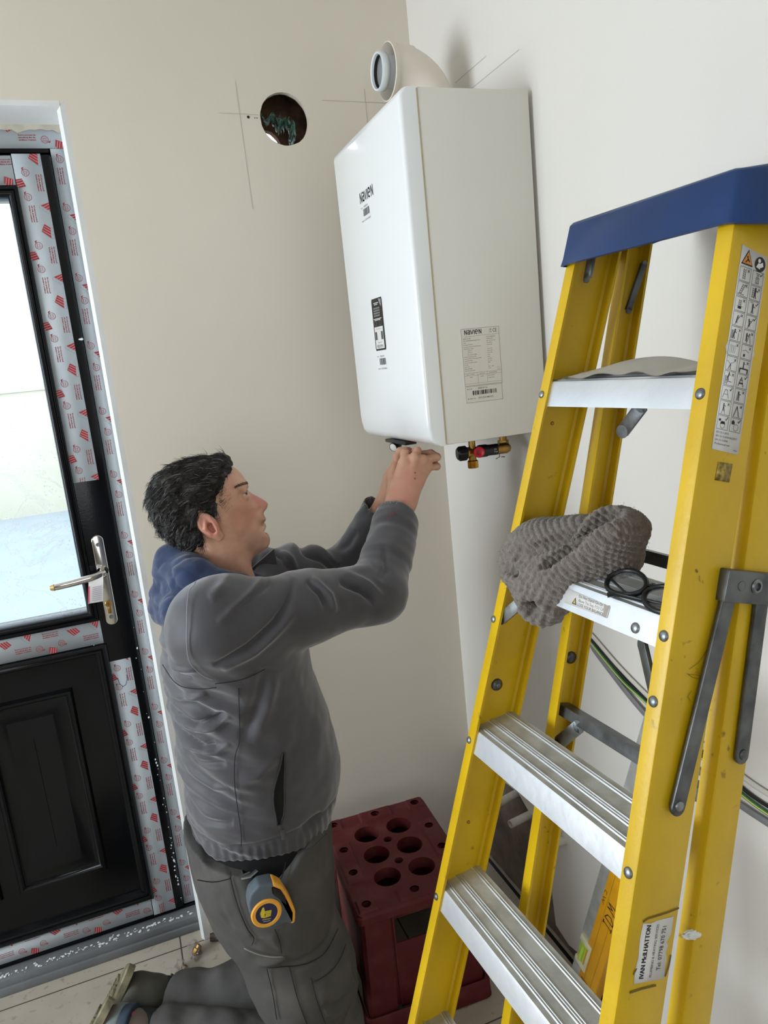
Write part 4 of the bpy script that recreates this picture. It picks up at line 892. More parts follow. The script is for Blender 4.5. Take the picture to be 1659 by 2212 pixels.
# marker strokes and smudges on the web
def strokes(name, t1, d0, lines, par=near):
    for pts, w in lines:
        Pm = web_print('x', t1, d0, 0.1, 0.1); Pm.line(pts, w); Pm.build(name, [mat('brown_marker', '6d5a1e', 0.6)], par)
strokes('marker_stroke', 0.9060, 0.0205, [([(0.000, 0.0725), (0.006, 0.0755), (0.02, 0.077), (0.036, 0.079), (0.052, 0.082)], 0.0022), ([(0.047, 0.002), (0.0505, 0.014), (0.051, 0.026)], 0.0024), ([(-0.003, 0.012), (0.0, 0.018)], 0.002), ([(-0.004, -0.009), (0.012, -0.0075), (0.034, -0.007)], 0.0026)])
strokes('scuff_mark', 0.60, 0.02, [([(0.012, 0.055), (0.024, 0.062), (0.036, 0.078)], 0.0006), ([(0.010, 0.050), (0.018, 0.046), (0.032, 0.044)], 0.0006), ([(0.02, 0.030), (0.016, 0.024), (0.022, 0.018)], 0.0006), ([(0.012, 0.049), (0.022, 0.049), (0.033, 0.047)], 0.0005)])
strokes('scuff_mark', 0.47, 0.012, [([(0.008, 0.036), (0.010, 0.034)], 0.0022), ([(0.014, 0.03), (0.016, 0.024)], 0.0008), ([(0.02, 0.025), (0.021, 0.022)], 0.0007)])
mb = MB(); bm = bmesh.new(); bmesh.ops.create_icosphere(bm, subdivisions=3, radius=1); c_ = LP(hw(.86) - .002, .862, .106)
for v in bm.verts: n_ = v.co.normalized(); k_ = 1 + .5 * noise.noise(n_ * 3); v.co = c_ + (-LF * n_.x * .016 + LU * n_.y * .004 - LW * n_.z * .005) * k_
mb.bm(bm); mb.build('plaster_blob', M['reveal'], rn)
# lose-your-balance sticker on the second tread
P = Print(LP(-0.020, 0.521, 0.0036), LU, -LW + LU * 0.02, LF, 0.00025)
st3 = sheet(P.o, P.ex, P.ey, [(0, 0), (0.0835, 0.002), (0.0850, 0.016), (0.0835, 0.0185), (0.078, 0.0175), (0.0, 0.0205)], LF, 0.0002).build('balance_sticker', M['white_paper'], treads[1], ang=180)
P.poly([(0.015, 0.003), (0.0245, 0.003), (0.0205, 0.0125)], 0); P.poly([(0.0172, 0.0042), (0.0228, 0.0042), (0.0203, 0.0100)], 1, 2)
P.text('Do Not Stand On Or', 0.0265, 0.0140, 0.0040, w=0.046); P.text('Above This Step-YOU CAN', 0.0265, 0.0085, 0.0040, w=0.052); P.text('LOSE YOUR BALANCE', 0.0265, 0.0030, 0.0040, w=0.050)
P.poly([(0.0745, 0.018), (0.0795, 0.0165), (0.0835, 0.0180), (0.0815, 0.002), (0.0775, 0.0022)], 2, 3)
P.build('balance_print', [M['black_print'], mat('faded_amber', 'b5a25a', 0.6), mat('torn_grey', '9b938a', 0.7)], st3)

# ------------------------------------------------------------------ curled card sheet on the top tread
def Q(s, k, x, z=0.0):   # point on tread k: s along tread, x back from the front edge, z above
    t = T0 + k * TP; return LP(s, t - 0.030 * x / 0.072, 0.004 + x) + V((0, 0, z))
mb = MB()
def cardf(u, v):
    s = -0.118 + 0.245 * u; wv = 0.5 + 0.5 * math.sin(math.pi * min(1, u * 1.12))
    x = 0.004 + 0.064 * v - 0.004 * math.sin(u * 9)
    if u > 0.93: x = 0.036 + (x - 0.036) * (1 - (u - 0.93) * 9)
    return Q(s, 0, x, 0.0035 + 0.008 * math.sin(math.pi * min(1.0, u * 1.3)) * (0.4 + v) + 0.002 * math.sin(u * 23) * (1 - v) + 0.003 * u)
mb.grid(cardf, 50, 10); mb.grid(lambda u, v: cardf(u, v) - V((0, 0, 0.0008)), 50, 10)
cd = mb.build('card_sheet', M['card'], ang=180); tag(cd, 'curled grey card sheet lying on the top tread of the stepladder', 'card')

# ------------------------------------------------------------------ reading glasses on the second tread
gl = thing('reading_glasses', Q(0.09, 1, 0.03, 0.012), 'black framed reading glasses folded on the tread beside the woolly hat', 'glasses')
gz = V((0, 0, 1)); gu = (V((0.05, -1.0, -0.06))).normalized(); gv = (V((0.85, 0.10, 0.42))).normalized(); gn = gu.cross(gv).normalized(); gv = gn.cross(gu).normalized() * 1
gc = [V((-0.340, -1.244, 1.2885)), V((-0.338, -1.308, 1.2855))]
def rim(c, sgn):
    return [c + gu * (0.0285 * math.cos(t)) * sgn + gv * (0.0205 * math.sin(t) * (1.0 + 0.12 * math.cos(t))) for t in [2 * math.pi * k / 40 for k in range(41)]]
mb = MB()
for c, sg in zip(gc, (-1, 1)): mb.tube(rim(c, sg), 0.0031, 10, cap=False, flat=(1.0, 1.3))
mb.tube([gc[0] + gu * 0.027 + gv * 0.008, gc[0] + gu * 0.033 + gv * 0.013, gc[1] - gu * 0.027 + gv * 0.008], 0.0021, 10)
mb.build('frame', M['black_plastic'], gl, ang=60)
gm = bpy.data.materials.new('lens'); gm.use_nodes = True; N = gm.node_tree.nodes; t_ = N.new('ShaderNodeBsdfTransparent'); t_.inputs['Color'].default_value = (0.82, 0.82, 0.8, 1); ms = N.new('ShaderNodeMixShader'); ms.inputs[0].default_value = 0.3
N['Principled BSDF'].inputs['Roughness'].default_value = 0.03; N['Principled BSDF'].inputs['Base Color'].default_value = (0.3, 0.3, 0.3, 1); gm.node_tree.links.new(t_.outputs[0], ms.inputs[1]); gm.node_tree.links.new(N['Principled BSDF'].outputs[0], ms.inputs[2]); gm.node_tree.links.new(ms.outputs[0], N['Material Output'].inputs['Surface'])
for c, sg in zip(gc, (-1, 1)):
    mb = MB(); r = rim(c, sg)[:-1]; mb.add([c + gn * 0.0015] + r, [(0, 1 + k, 1 + (k + 1) % 40) for k in range(40)]); mb.build('lens', gm, gl, ang=180)
for c, sg in zip(gc, (-1, 1)):
    e = c + gu * 0.030 * sg + gv * 0.006; b1 = e - gn * 0.006 * 1
    mb = MB()
    if sg < 0: mb.tube([e, e + V((-0.006, 0.003, -0.004)), V((-0.352, -1.262, 1.2795)), V((-0.346, -1.300, 1.2785)), V((-0.342, -1.325, 1.2765))], [0.0022, 0.003, 0.0026, 0.0022, 0.0026], 10, flat=(0.6, 1.3))
    else: mb.tube([e, e + V((-0.008, 0.002, -0.004)), V((-0.351, -1.288, 1.2800)), V((-0.360, -1.250, 1.2800)), V((-0.369, -1.243, 1.2790))], [0.0022, 0.003, 0.0026, 0.0024, 0.003], 10, flat=(0.6, 1.3))
    mb.build('temple_arm', M['black_plastic'], gl, ang=60)

# ------------------------------------------------------------------ dark red moulded crate
CX0, CX1, CY0, CY1, CH = -0.545, -0.243, -0.520, -0.128, 0.338
crate = thing('plastic_crate', ((CX0 + CX1) / 2, (CY0 + CY1) / 2, 0), 'dark red plastic crate with round holes in its top beside the kneeling man', 'crate')
ct = math.radians(-3.0); cc = V(((CX0 + CX1) / 2, (CY0 + CY1) / 2, 0)); CEX = V((math.cos(ct), math.sin(ct), 0)); CEY = V((-math.sin(ct), math.cos(ct), 0)); CLx, CLy = CX1 - CX0, CY1 - CY0
def CP(a, b, z): return cc + CEX * (a - CLx / 2) + CEY * (b - CLy / 2) + V((0, 0, z))
big = [(0.099 + 0.104 * i, 0.090 + 0.102 * j, 0.0365) for i in range(2) for j in range(3)]
big = [(0.106 + 0.092 * i + (0.0), 0.104 + 0.092 * j + 0.02 * i * 0, 0.034) for i in range(2) for j in range(3)]
small = [(0.030, 0.030), (0.272, 0.030), (0.030, 0.362), (0.272, 0.362), (0.152, 0.030), (0.152, 0.362), (0.030, 0.150), (0.030, 0.245), (0.272, 0.150), (0.272, 0.245), (0.152, 0.150), (0.152, 0.243)]
small = [(x, y, 0.0115) for x, y in small]
nx, ny = 152, 196
def in_hole(a, b, m_=0.0): return any((a - x) ** 2 + (b - y) ** 2 < (r + m_) ** 2 for x, y, r in big + small)
pads = [(0.008, 0.008, 0.052, 0.052), (0.250, 0.008, 0.294, 0.052), (0.008, 0.340, 0.052, 0.384), (0.250, 0.340, 0.294, 0.384), (0.108, 0.008, 0.200, 0.048), (0.108, 0.344, 0.200, 0.384), (0.008, 0.118, 0.052, 0.276), (0.250, 0.118, 0.294, 0.276)]
def topz(a, b):
    h = 0.0
    for (x0, y0, x1, y1) in pads:
        dx = min(a - x0, x1 - a); dy = min(b - y0, y1 - b); m_ = min(dx, dy)
        h = max(h, max(0.0, min(1.0, m_ / 0.004 + 0.5)) * 0.005)
    ed = min(a, CLx - a, b, CLy - b); 
    if ed < 0.006: h -= 0.004 * (1 - ed / 0.006) ** 2
    return h
# top skin by clipping a fine grid against the holes (vertices snapped to hole rims)
mb = MB(); idx = {}; vs = []
def gv_(i, j):
    if (i, j) in idx: return idx[(i, j)]
    a, b = CLx * i / nx, CLy * j / ny
    cr = 0.016
    for (x, y, r) in big + small:
        d = math.hypot(a - x, b - y)
        if abs(d - r) < 0.0016: a, b = x + (a - x) / d * r, y + (b - y) / d * r
    for (qx, qy) in ((cr, cr), (CLx - cr, cr), (cr, CLy - cr), (CLx - cr, CLy - cr)):
        dx, dy = a - qx, b - qy
        if (dx < 0) == (qx < CLx / 2) and (dy < 0) == (qy < CLy / 2) and dx * dx + dy * dy > cr * cr and (abs(dx) > 0 and abs(dy) > 0):
            d = math.hypot(dx, dy); a, b = qx + dx / d * cr, qy + dy / d * cr
    idx[(i, j)] = len(vs); vs.append((a, b)); return idx[(i, j)]
fs = []
for i in range(nx):
    for j in range(ny):
        a, b = CLx * (i + .5) / nx, CLy * (j + .5) / ny
        if not in_hole(a, b): fs.append((gv_(i, j), gv_(i + 1, j), gv_(i + 1, j + 1), gv_(i, j + 1)))
n0 = len(vs)
mb.add([CP(a, b, CH - 0.006 + topz(a, b)) for a, b in vs] + [CP(a, b, CH - 0.011) for a, b in vs], fs + [tuple(n0 + k for k in reversed(f)) for f in fs])
for (x, y, r) in big + small:
    nn = 36 if r > .02 else 20; dp = 0.030 if r > .02 else 0.012
    rg = [CP(x + r * math.cos(2 * math.pi * k / nn), y + r * math.sin(2 * math.pi * k / nn), CH - 0.0055) for k in range(nn)]
    mb.add(rg + [p - V((0, 0, dp)) for p in rg], [(k, (k + 1) % nn, nn + (k + 1) % nn, nn + k) for k in range(nn)])
def rrect(m_, z, cr=0.016, n=6):
    out = []
    for (qx, qy, a0) in ((CLx + m_ - cr, CLy + m_ - cr, 0), (cr - m_, CLy + m_ - cr, 90), (cr - m_, cr - m_, 180), (CLx + m_ - cr, cr - m_, 270)):
        for k in range(n + 1): t = math.radians(a0 + 90 * k / n); out.append(CP(qx + cr * math.cos(t), qy + cr * math.sin(t), z))
    return out
def skirt(levels):
    rs = [rrect(m_, z) for m_, z in levels]; n = len(rs[0]); b = [p for r in rs for p in r]
    mb.add(b, [(k * n + i, (k + 1) * n + i, (k + 1) * n + (i + 1) % n, k * n + (i + 1) % n) for k in range(len(rs) - 1) for i in range(n)])
skirt([(0.0, CH - 0.010), (0.003, CH - 0.014), (0.003, CH - 0.030), (-0.001, CH - 0.034), (-0.004, CH - 0.030)])
mb.build('crate_top', M['crate'], crate, ang=35)
mb = MB()
skirt([(0.010, 0.0), (0.014, 0.006), (0.012, 0.05), (0.008, 0.056), (0.004, 0.054), (0.004, 0.0)])
mb.build('base_rim', M['crate'], crate, ang=35)
mb = MB()      # corner columns and recessed side walls with window openings
for (qa, qb) in ((0.0, 0.0), (CLx, 0.0), (0.0, CLy), (CLx, CLy)):
    sx = 1 if qa == 0 else -1; sy = 1 if qb == 0 else -1
    pr = [(0.004, 0.012), (0.012, 0.004), (0.075, 0.004), (0.077, 0.012), (0.072, 0.014), (0.014, 0.014), (0.014, 0.062), (0.012, 0.067), (0.004, 0.065)]
    v0 = [CP(qa + sx * (a - 0.004), qb + sy * (b - 0.004), 0.045) for a, b in pr]; v1 = [CP(qa + sx * (a + 0.003), qb + sy * (b + 0.003), CH - 0.03) for a, b in pr]; n = len(pr)
    mb = MB(); mb.add(v0 + v1, [(i, (i + 1) % n, n + (i + 1) % n, n + i) for i in range(n)]); mb.build('corner_column', M['crate'], crate, ang=30)
mb = MB()
def sidewall(L, o, e, nr, win=True):
    ins = 0.014; o = V(o); e = V(e); nr = V(nr)
    def panel(x0, x1, z0, z1, dd=0.0):
        mt_ = frame_mat(o + e * ((x0 + x1) / 2) - nr * (ins + dd) + V((0, 0, (z0 + z1) / 2)), e, nr, V((0, 0, 1))); mb.box((0, 0, 0), (x1 - x0, 0.004, z1 - z0), mt_, bev=0.0012)
    a0_, a1_ = 0.085, L - 0.085
    panel(0.02, a0_, 0.05, CH - .03); panel(a1_, L - 0.02, 0.05, CH - .03)
    panel(a0_, a1_, CH - 0.05, CH - 0.03); panel(a0_, a1_, 0.04, CH - 0.118 if win else CH - .05)
    for x in (a0_, a1_): panel(x - 0.003, x + 0.003, 0.05, CH - 0.04, -0.003)
sidewall(CLx, CP(0, 0, 0), CEX, -CEY); sidewall(CLx, CP(0, CLy, 0), CEX, CEY, False); sidewall(CLy, CP(0, 0, 0), CEY, -CEX, False); sidewall(CLy, CP(CLx, 0, 0), CEY, CEX, False)
mb.build('side_wall', M['crate'], crate, ang=30)

# ------------------------------------------------------------------ spirit level standing against the wall
lb, lt = V((-0.062, -0.6026, 0.0)), V((-0.030, -0.8936, 0.8224))
lt = V((-0.030, -0.8421, 0.75)); lb = V((-0.062, -0.5949, 0.0)); ld = (lt - lb).normalized(); lt = lb + ld * 0.92
lw = (V((0, -1, 0)) - ld * V((0, -1, 0)).dot(ld)).normalized(); ln_ = lw.cross(ld).normalized()
if ln_.x > 0: ln_ = -ln_
lvl = thing('spirit_level', lb, 'yellow spirit level with a green vial and hand-written letters, standing behind the stepladder', 'spirit level')
def LV(a, b, c): return lb + lw * a + ld * b + ln_ * c
def lbox(mb, a0_, a1_, b0, b1, c0, c1, bev=0.0015): mb.box((0, 0, 0), (a1_ - a0_, b1 - b0, c1 - c0), frame_mat(LV((a0_ + a1_) / 2, (b0 + b1) / 2, (c0 + c1) / 2), lw, ld, lw.cross(ld)), bev=bev)
sg = 1 if lw.cross(ld).dot(ln_) > 0 else -1
mb = MB(); lbox(mb, 0.028, 0.090, 0.004, 0.92, -0.022 , 0.002); lbox(mb, 0.030, 0.088, 0.004, 0.92, -0.02, 0.0032, 0.0004)
ly = mb.build('level_body', mat('orange_yellow_enamel', 'e2a219', 0.42, col2='c98a17', nscale=20, mix=0.5), lvl, ang=30)
mb = MB(); lbox(mb, 0.0, 0.028, 0.235, 0.92, -0.020, 0.001); lbox(mb, 0.0, 0.028, 0.004, 0.125, -0.020, 0.001); mb.build('milled_edge', M['alu_top'], lvl, ang=30)
mb = MB(); lbox(mb, 0.002, 0.040, 0.206, 0.226, -0.018, 0.005, 0.003); lbox(mb, 0.002, 0.040, 0.128, 0.146, -0.018, 0.005, 0.003); lbox(mb, 0.034, 0.044, 0.128, 0.226, -0.018, 0.004, 0.002); mb.build('vial_holder', mat('cream_holder', 'd6cfae', 0.5), lvl)
mb = MB(); lbox(mb, 0.005, 0.035, 0.146, 0.206, -0.016, 0.003, 0.004); vi = mb.build('vial', mat('lime_vial', 'a7c53a', 0.12, col2='c6dc6a', nscale=30, mix=0.5), lvl)
mb = MB(); mb.tube([LV(0.020, 0.150, 0.004), LV(0.020, 0.202, 0.004)], 0.0055, 16); mb.build('bubble_tube', mat('bright_lime', 'b9d84a', 0.1, coat=0.5), vi)
P = Print(LV(0.028, 0, 0.0036) , ld, -lw, ln_, 0.0003)
P.line([(0.0, -0.020), (0.9, -0.020)], 0.0005, 1); P.line([(0.0, -0.044), (0.9, -0.044)], 0.0005, 1)
def idm(x, y, h, w_):
    P.line([(x, y), (x, y + h)], w_); P.line([(x - h * .2, y), (x + h * .2, y)], w_); P.line([(x - h * .2, y + h), (x + h * .2, y + h)], w_)
    x2 = x + h * .55; P.line([(x2, y), (x2, y + h), (x2 + h * .5, y + h * .75), (x2 + h * .6, y + h * .4), (x2 + h * .3, y), (x2, y)], w_)
    x3 = x2 + h * 1.1; P.line([(x3, y), (x3 + h * .1, y + h), (x3 + h * .35, y + h * .45), (x3 + h * .6, y + h), (x3 + h * .75, y)], w_)
idm(0.055, -0.034, 0.024, 0.0014); idm(0.345, -0.052, 0.028, 0.0022); P.line([(0.385, -0.012), (0.392, -0.004), (0.396, -0.011), (0.402, -0.004), (0.408, -0.012)], 0.0012); P.line([(0.418, -0.005), (0.426, -0.005), (0.427, -0.011), (0.418, -0.012)], 0.0010)
P.build('handwriting', [M['black_print'], mat('ochre_line', '8f6a1a', 0.5)], ly)

# ------------------------------------------------------------------ loose cables clipped along the right wall
GRY = mat('grey_cable_sheath', '7c7b7c', 0.4, col2='6a696b', nscale=20, mix=0.5); BLK = mat('black_cable', '161617', 0.35)
def smooth(pts, n=8):
    out = []; P_ = [V(p) for p in pts]; P_ = [P_[0] * 2 - P_[1]] + P_ + [P_[-1] * 2 - P_[-2]]
    for i in range(1, len(P_) - 2):
        for k in range(n):
            t = k / n; a, b, c, d = P_[i - 1:i + 3]
            out.append(0.5 * ((2 * b) + (c - a) * t + (2 * a - 5 * b + 4 * c - d) * t * t + (3 * b - a - 3 * c + d) * t ** 3))
    return out + [P_[-2]]
def cable(name, yz, r, x, mt, label, flat=(1, 1)):
    mb = MB(); mb.tube(smooth([(x, y, z) for y, z in yz]), r, 12, flat=flat, up=(0, 0, 1)); o = mb.build(name, mt, ang=60, origin=(x, yz[0][0], yz[0][1])); tag(o, label, 'cable', 'cables running along the right wall'); return o
cable('cable', [(-.60, .985), (-.68, .948), (-.705, .930), (-.757, .901), (-.81, .873), (-.86, .851), (-.95, .815), (-1.05, .792), (-1.155, .787), (-1.4, .80)], 0.0066, -0.008, GRY, 'grey flat cable, lowest of the cables running along the right wall', (0.45, 1))
ge = cable('earth_cable', [(-.60, .987), (-.68, .950), (-.75, .915), (-.80, .893), (-.865, .876), (-.95, .846), (-1.05, .822), (-1.155, .803), (-1.4, .82)], 0.0036, -0.006, mat('green_insulation', '3f7a4a', 0.4), 'thin green and yellow striped earth cable among the wall cables')
mb = MB(); mb.tube(smooth([(-0.0092, y, z + .0012) for y, z in [(-.60, .987), (-.68, .950), (-.75, .915), (-.80, .893), (-.865, .876), (-.95, .846), (-1.05, .822), (-1.155, .803), (-1.4, .82)]]), 0.0011, 6); mb.build('yellow_stripe', mat('yellow_insulation', 'd8cf6a', 0.4), ge)
cable('cable', [(-.60, .992), (-.68, .957), (-.75, .926), (-.80, .901), (-.865, .883), (-.95, .856), (-1.05, .832), (-1.155, .815), (-1.4, .84)], 0.0032, -0.0045, BLK, 'thin black cable just above the green and yellow earth cable')
cable('cable', [(-.62, .990), (-.70, .958), (-.78, .922), (-.865, .892), (-.95, .868), (-1.05, .852), (-1.155, .838), (-1.4, .86)], 0.0055, -0.005, mat('off_white_cable', 'c9c4ba', 0.5), 'off-white flat cable, topmost of the cables running along the right wall', (0.5, 1))

# ------------------------------------------------------------------ pipe stubs coming out of the right wall
def stub(y, z, dy, ln, label, mt):
    a = V((0.02, y, z)); b = V((-ln, y + dy, z - 0.002)); d = (b - a).normalized(); t = thing('pipe_stub', V((0.0, y, z)), label, 'pipe', 'white pipe stubs by the crate')
    mb = MB(); mb.lathe(a, d, [(0.0108, 0), (0.0108, (b - a).length), (0.0088, (b - a).length), (0.0088, 0.03)], 24, ref=(0, 0, 1)); mb.build('pipe', mt, t, ang=40)
    mb = MB(); mb.lathe(a, d, [(0.0001, (b - a).length - 0.02), (0.0088, (b - a).length - 0.02)], 24, ref=(0, 0, 1)); mb.build('pipe_bore', M['rubber'], t)
WP = mat('white_pipe_plastic', 'cfcac2', 0.4, col2='b3ada4', nscale=30, mix=0.5)
stub(-.283, .350, -.018, .062, 'short white pipe stub, furthest into the corner of the three', WP)
stub(-.357, .326, -.012, .068, 'white pipe stub, middle one of the three behind the ladder', WP)
stub(-.533, .353, .020, .070, 'white pipe stub with plaster-caked base, nearest the spirit level', WP)

# ------------------------------------------------------------------ debris by the door jamb
def crumple(name, c, r, mt, label, core, cat, seed):
    t = thing(name, c, label, cat); rr = random.Random(seed); mb = MB(); bm = bmesh.new(); bmesh.ops.create_icosphere(bm, subdivisions=4, radius=1)
    for v in bm.verts:
        n = v.co.normalized(); q_ = 1 + 0.55 * noise.noise(n * 1.7 + V((seed, 0, 0))) + 0.35 * abs(noise.noise(n * 4.3 + V((0, seed, 0)))) 
        v.co = V((c[0] + n.x * r[0] * q_, c[1] + n.y * r[1] * q_, max(0.0012, c[2] + n.z * r[2] * q_)))
    mb.bm(bm); mb.build('plastic_bag', mt, t, ang=28); 
    mb = MB(); mb.lathe((c[0], c[1], 0.004), (0.5, 0.2, 0.6), [(0.0001, 0), (0.010, 0), (0.011, 0.004), (0.011, 0.014), (0.008, 0.016), (0.008, 0.024), (0.005, 0.024)], 8); mb.build('fitting', core, t, ang=30); return t
fm = bpy.data.materials.new('crinkled_bag'); fm.use_nodes = True; N = fm.node_tree.nodes; t_ = N.new('ShaderNodeBsdfTransparent'); ms = N.new('ShaderNodeMixShader'); ms.inputs[0].default_value = 0.42; N['Principled BSDF'].inputs['Roughness'].default_value = 0.15; N['Principled BSDF'].inputs['Base Color'].default_value = lin('a89f92')
fm.node_tree.links.new(t_.outputs[0], ms.inputs[1]); fm.node_tree.links.new(N['Principled BSDF'].outputs[0], ms.inputs[2]); fm.node_tree.links.new(ms.outputs[0], N['Material Output'].inputs['Surface'])
crumple('bag_of_fittings', (-0.925, -0.045, 0.016), (0.017, 0.022, 0.020), fm, 'small clear bag with a brass fitting at the foot of the door jamb', M['brass'], 'bag', 3)
crumple('bag_of_fittings', (-0.968, -0.105, 0.014), (0.020, 0.030, 0.018), fm, 'crumpled clear bag of reddish fixings on the tile behind the boot', mat('reddish_fixings', '8a5548', 0.6, col2='b9a08e', nscale=90, mix=0.9), 'bag', 8)
mb = MB(); mb.tube([(-0.878, -0.016, 0.014), (-0.85, -0.020, 0.012), (-0.80, -0.024, 0.016), (-0.76, -0.022, 0.013)], [0.011, 0.013, 0.012, 0.013], 12)
o = mb.build('foam_offcut', mat('dark_foam', '3a3431', 0.95, col2='7a6a60', nscale=70, mix=0.9, bump=1.0, bscale=120), origin=(-0.82, -0.02, 0.0)); tag(o, 'dark ragged foam offcut lying at the wall foot behind the knee', 'offcut')

# ------------------------------------------------------------------ implicit surfaces (for cloth, hat and people)
class SDF:
    def __init__(s): s.p = []
    def _T(s, fr):
        if fr is None: return np.zeros(3), np.eye(3)
        return np.array(fr[0], float), np.array(fr[1], float)
    def cap(s, a, b, ra, rb=None, k=0.01, op='u', flat=None):
        """round cone a->b; flat=(axis vector, factor<1) squashes along that axis"""
        a, b = np.array(a, float), np.array(b, float); rb = ra if rb is None else rb
        s.p.append(('c', a, b, ra, rb, k, op, (np.array(flat[0], float) / np.linalg.norm(flat[0]), flat[1]) if flat else None)); return s
    def ell(s, c, r, axes=None, k=0.01, op='u'):
        A = np.eye(3) if axes is None else np.array([np.array(x, float) / np.linalg.norm(x) for x in axes])
        s.p.append(('e', np.array(c, float), np.array(r, float), A, None, k, op, None)); return s
    def bound(s, q):
        if q[0] == 'c': c = (q[1] + q[2]) / 2; return c, np.linalg.norm(q[2] - q[1]) / 2 + max(q[3], q[4]) + q[5]
        return q[1], q[2].max() + q[5]
    def ev(s, P, cull=None):
        d = np.full(len(P), 1.0)
        for q in s.p:
            if cull is not None:
                c, R = s.bound(q)
                if np.linalg.norm(c - cull[0]) - R - cull[1] > 0.03: continue
            if q[0] == 'c':
                _, a, b, ra, rb, k, op, fl = q; ab = b - a; L2 = ab @ ab + 1e-12; pa = P - a
                t = np.clip(pa @ ab / L2, 0, 1); v = pa - t[:, None] * ab; r = ra + (rb - ra) * t
                if fl is not None:
                    h = v @ fl[0]; v = v + np.outer(h * (1 / fl[1] - 1), fl[0]); x = (np.sqrt((v * v).sum(1)) - r) * (0.5 + 0.5 * fl[1])
                else: x = np.sqrt((v * v).sum(1)) - r
            else:
                _, c, r, A, _, k, op, _ = q; w = (P - c) @ A.T; k0 = np.sqrt(((w / r) ** 2).sum(1)); k1 = np.sqrt(((w / (r * r)) ** 2).sum(1)) + 1e-9; x = k0 * (k0 - 1) / k1
            if op == 'u': h = np.maximum(k - np.abs(d - x), 0) / k; d = np.minimum(d, x) - h * h * k * 0.25
            elif op == 's': h = np.maximum(k - np.abs(d + x), 0) / k; d = np.maximum(d, -x) + h * h * k * 0.25
            elif op == 'i': h = np.maximum(k - np.abs(d - x), 0) / k; d = np.maximum(d, x) + h * h * k * 0.25
        return d

def nets(f, lo, hi, h, B=20, margin=1.35):
    """naive surface nets on sparse blocks -> verts, quads"""
    lo = np.array(lo, float); n = np.ceil((np.array(hi) - lo) / h / B).astype(int)
    gi = np.stack(np.meshgrid(*[np.arange(x) for x in n], indexing='ij'), -1).reshape(-1, 3)
    cen = lo + (gi + 0.5) * B * h; R = B * h * 0.8661
    d0 = f(cen, None); act = gi[np.abs(d0) < R * margin + 0.012]
    dims = n * B + 8; KY = int(dims[1]); KZ = int(dims[2])
    key = lambda c: ((c[..., 0] + 2) * KY + (c[..., 1] + 2)) * KZ + (c[..., 2] + 2)
    off = np.stack(np.meshgrid(*[np.arange(B + 1)] * 3, indexing='ij'), -1)
    keys, pos, E = [], [], []
    corners = [(i, j, k) for i in (0, 1) for j in (0, 1) for k in (0, 1)]
    edges = [(a, b) for a in range(8) for b in range(a + 1, 8) if sum(abs(x - y) for x, y in zip(corners[a], corners[b])) == 1]
    for g in act:
        base = g * B; P = lo + (base + off) * h
        F = f(P.reshape(-1, 3), (lo + (g + .5) * B * h, R)).reshape(B + 1, B + 1, B + 1)
        S = F < 0
        if S.all() or not S.any(): continue
        C = [F[i:B + i, j:B + j, k:B + k] for i, j, k in corners]; neg = sum((c < 0).astype(int) for c in C)
        m = (neg > 0) & (neg < 8); cells = np.argwhere(m)
        if len(cells) == 0: continue
        cv = [c[m] for c in C]; acc = np.zeros((len(cells), 3)); cnt = np.zeros(len(cells))
        for a, b in edges:
            x, y = cv[a], cv[b]; cr = (x < 0) != (y < 0); t = np.where(cr, x / np.where(cr, x - y, 1), 0)
            pa, pb = np.array(corners[a]), np.array(corners[b]); acc += cr[:, None] * (pa + (pb - pa) * t[:, None]); cnt += cr
        pos.append(lo + (base + cells + acc / cnt[:, None]) * h); keys.append(key(base + cells))
        for ax in range(3):
            sl = [slice(0, B)] * 3; s2 = list(sl); s2[ax] = slice(1, B + 1); a_, b_ = S[tuple(sl)], S[tuple(s2)]
            w = np.argwhere(a_ != b_)
            if len(w): E.append((ax, base + w, a_[tuple(w.T)]))
    keys = np.concatenate(keys); pos = np.concatenate(pos); o = np.argsort(keys); keys = keys[o]; pos = pos[o]
    Q_ = []
    for ax, c, ins in E:
        u, v = [(1, 2), (2, 0), (0, 1)][ax]; du = np.zeros(3, int); du[u] = 1; dv = np.zeros(3, int); dv[v] = 1
        ks = [key(c - du - dv), key(c - dv), key(c), key(c - du)]; ix = [np.searchsorted(keys, k_) for k_ in ks]; ok = np.ones(len(c), bool)
        for i_, k_ in zip(ix, ks): ii = np.minimum(i_, len(keys) - 1); ok &= keys[ii] == k_
        q_ = np.stack(ix, 1)[ok]; fl = ins[ok]; q_[~fl] = q_[~fl][:, ::-1]; Q_.append(q_)
    return pos, np.concatenate(Q_)

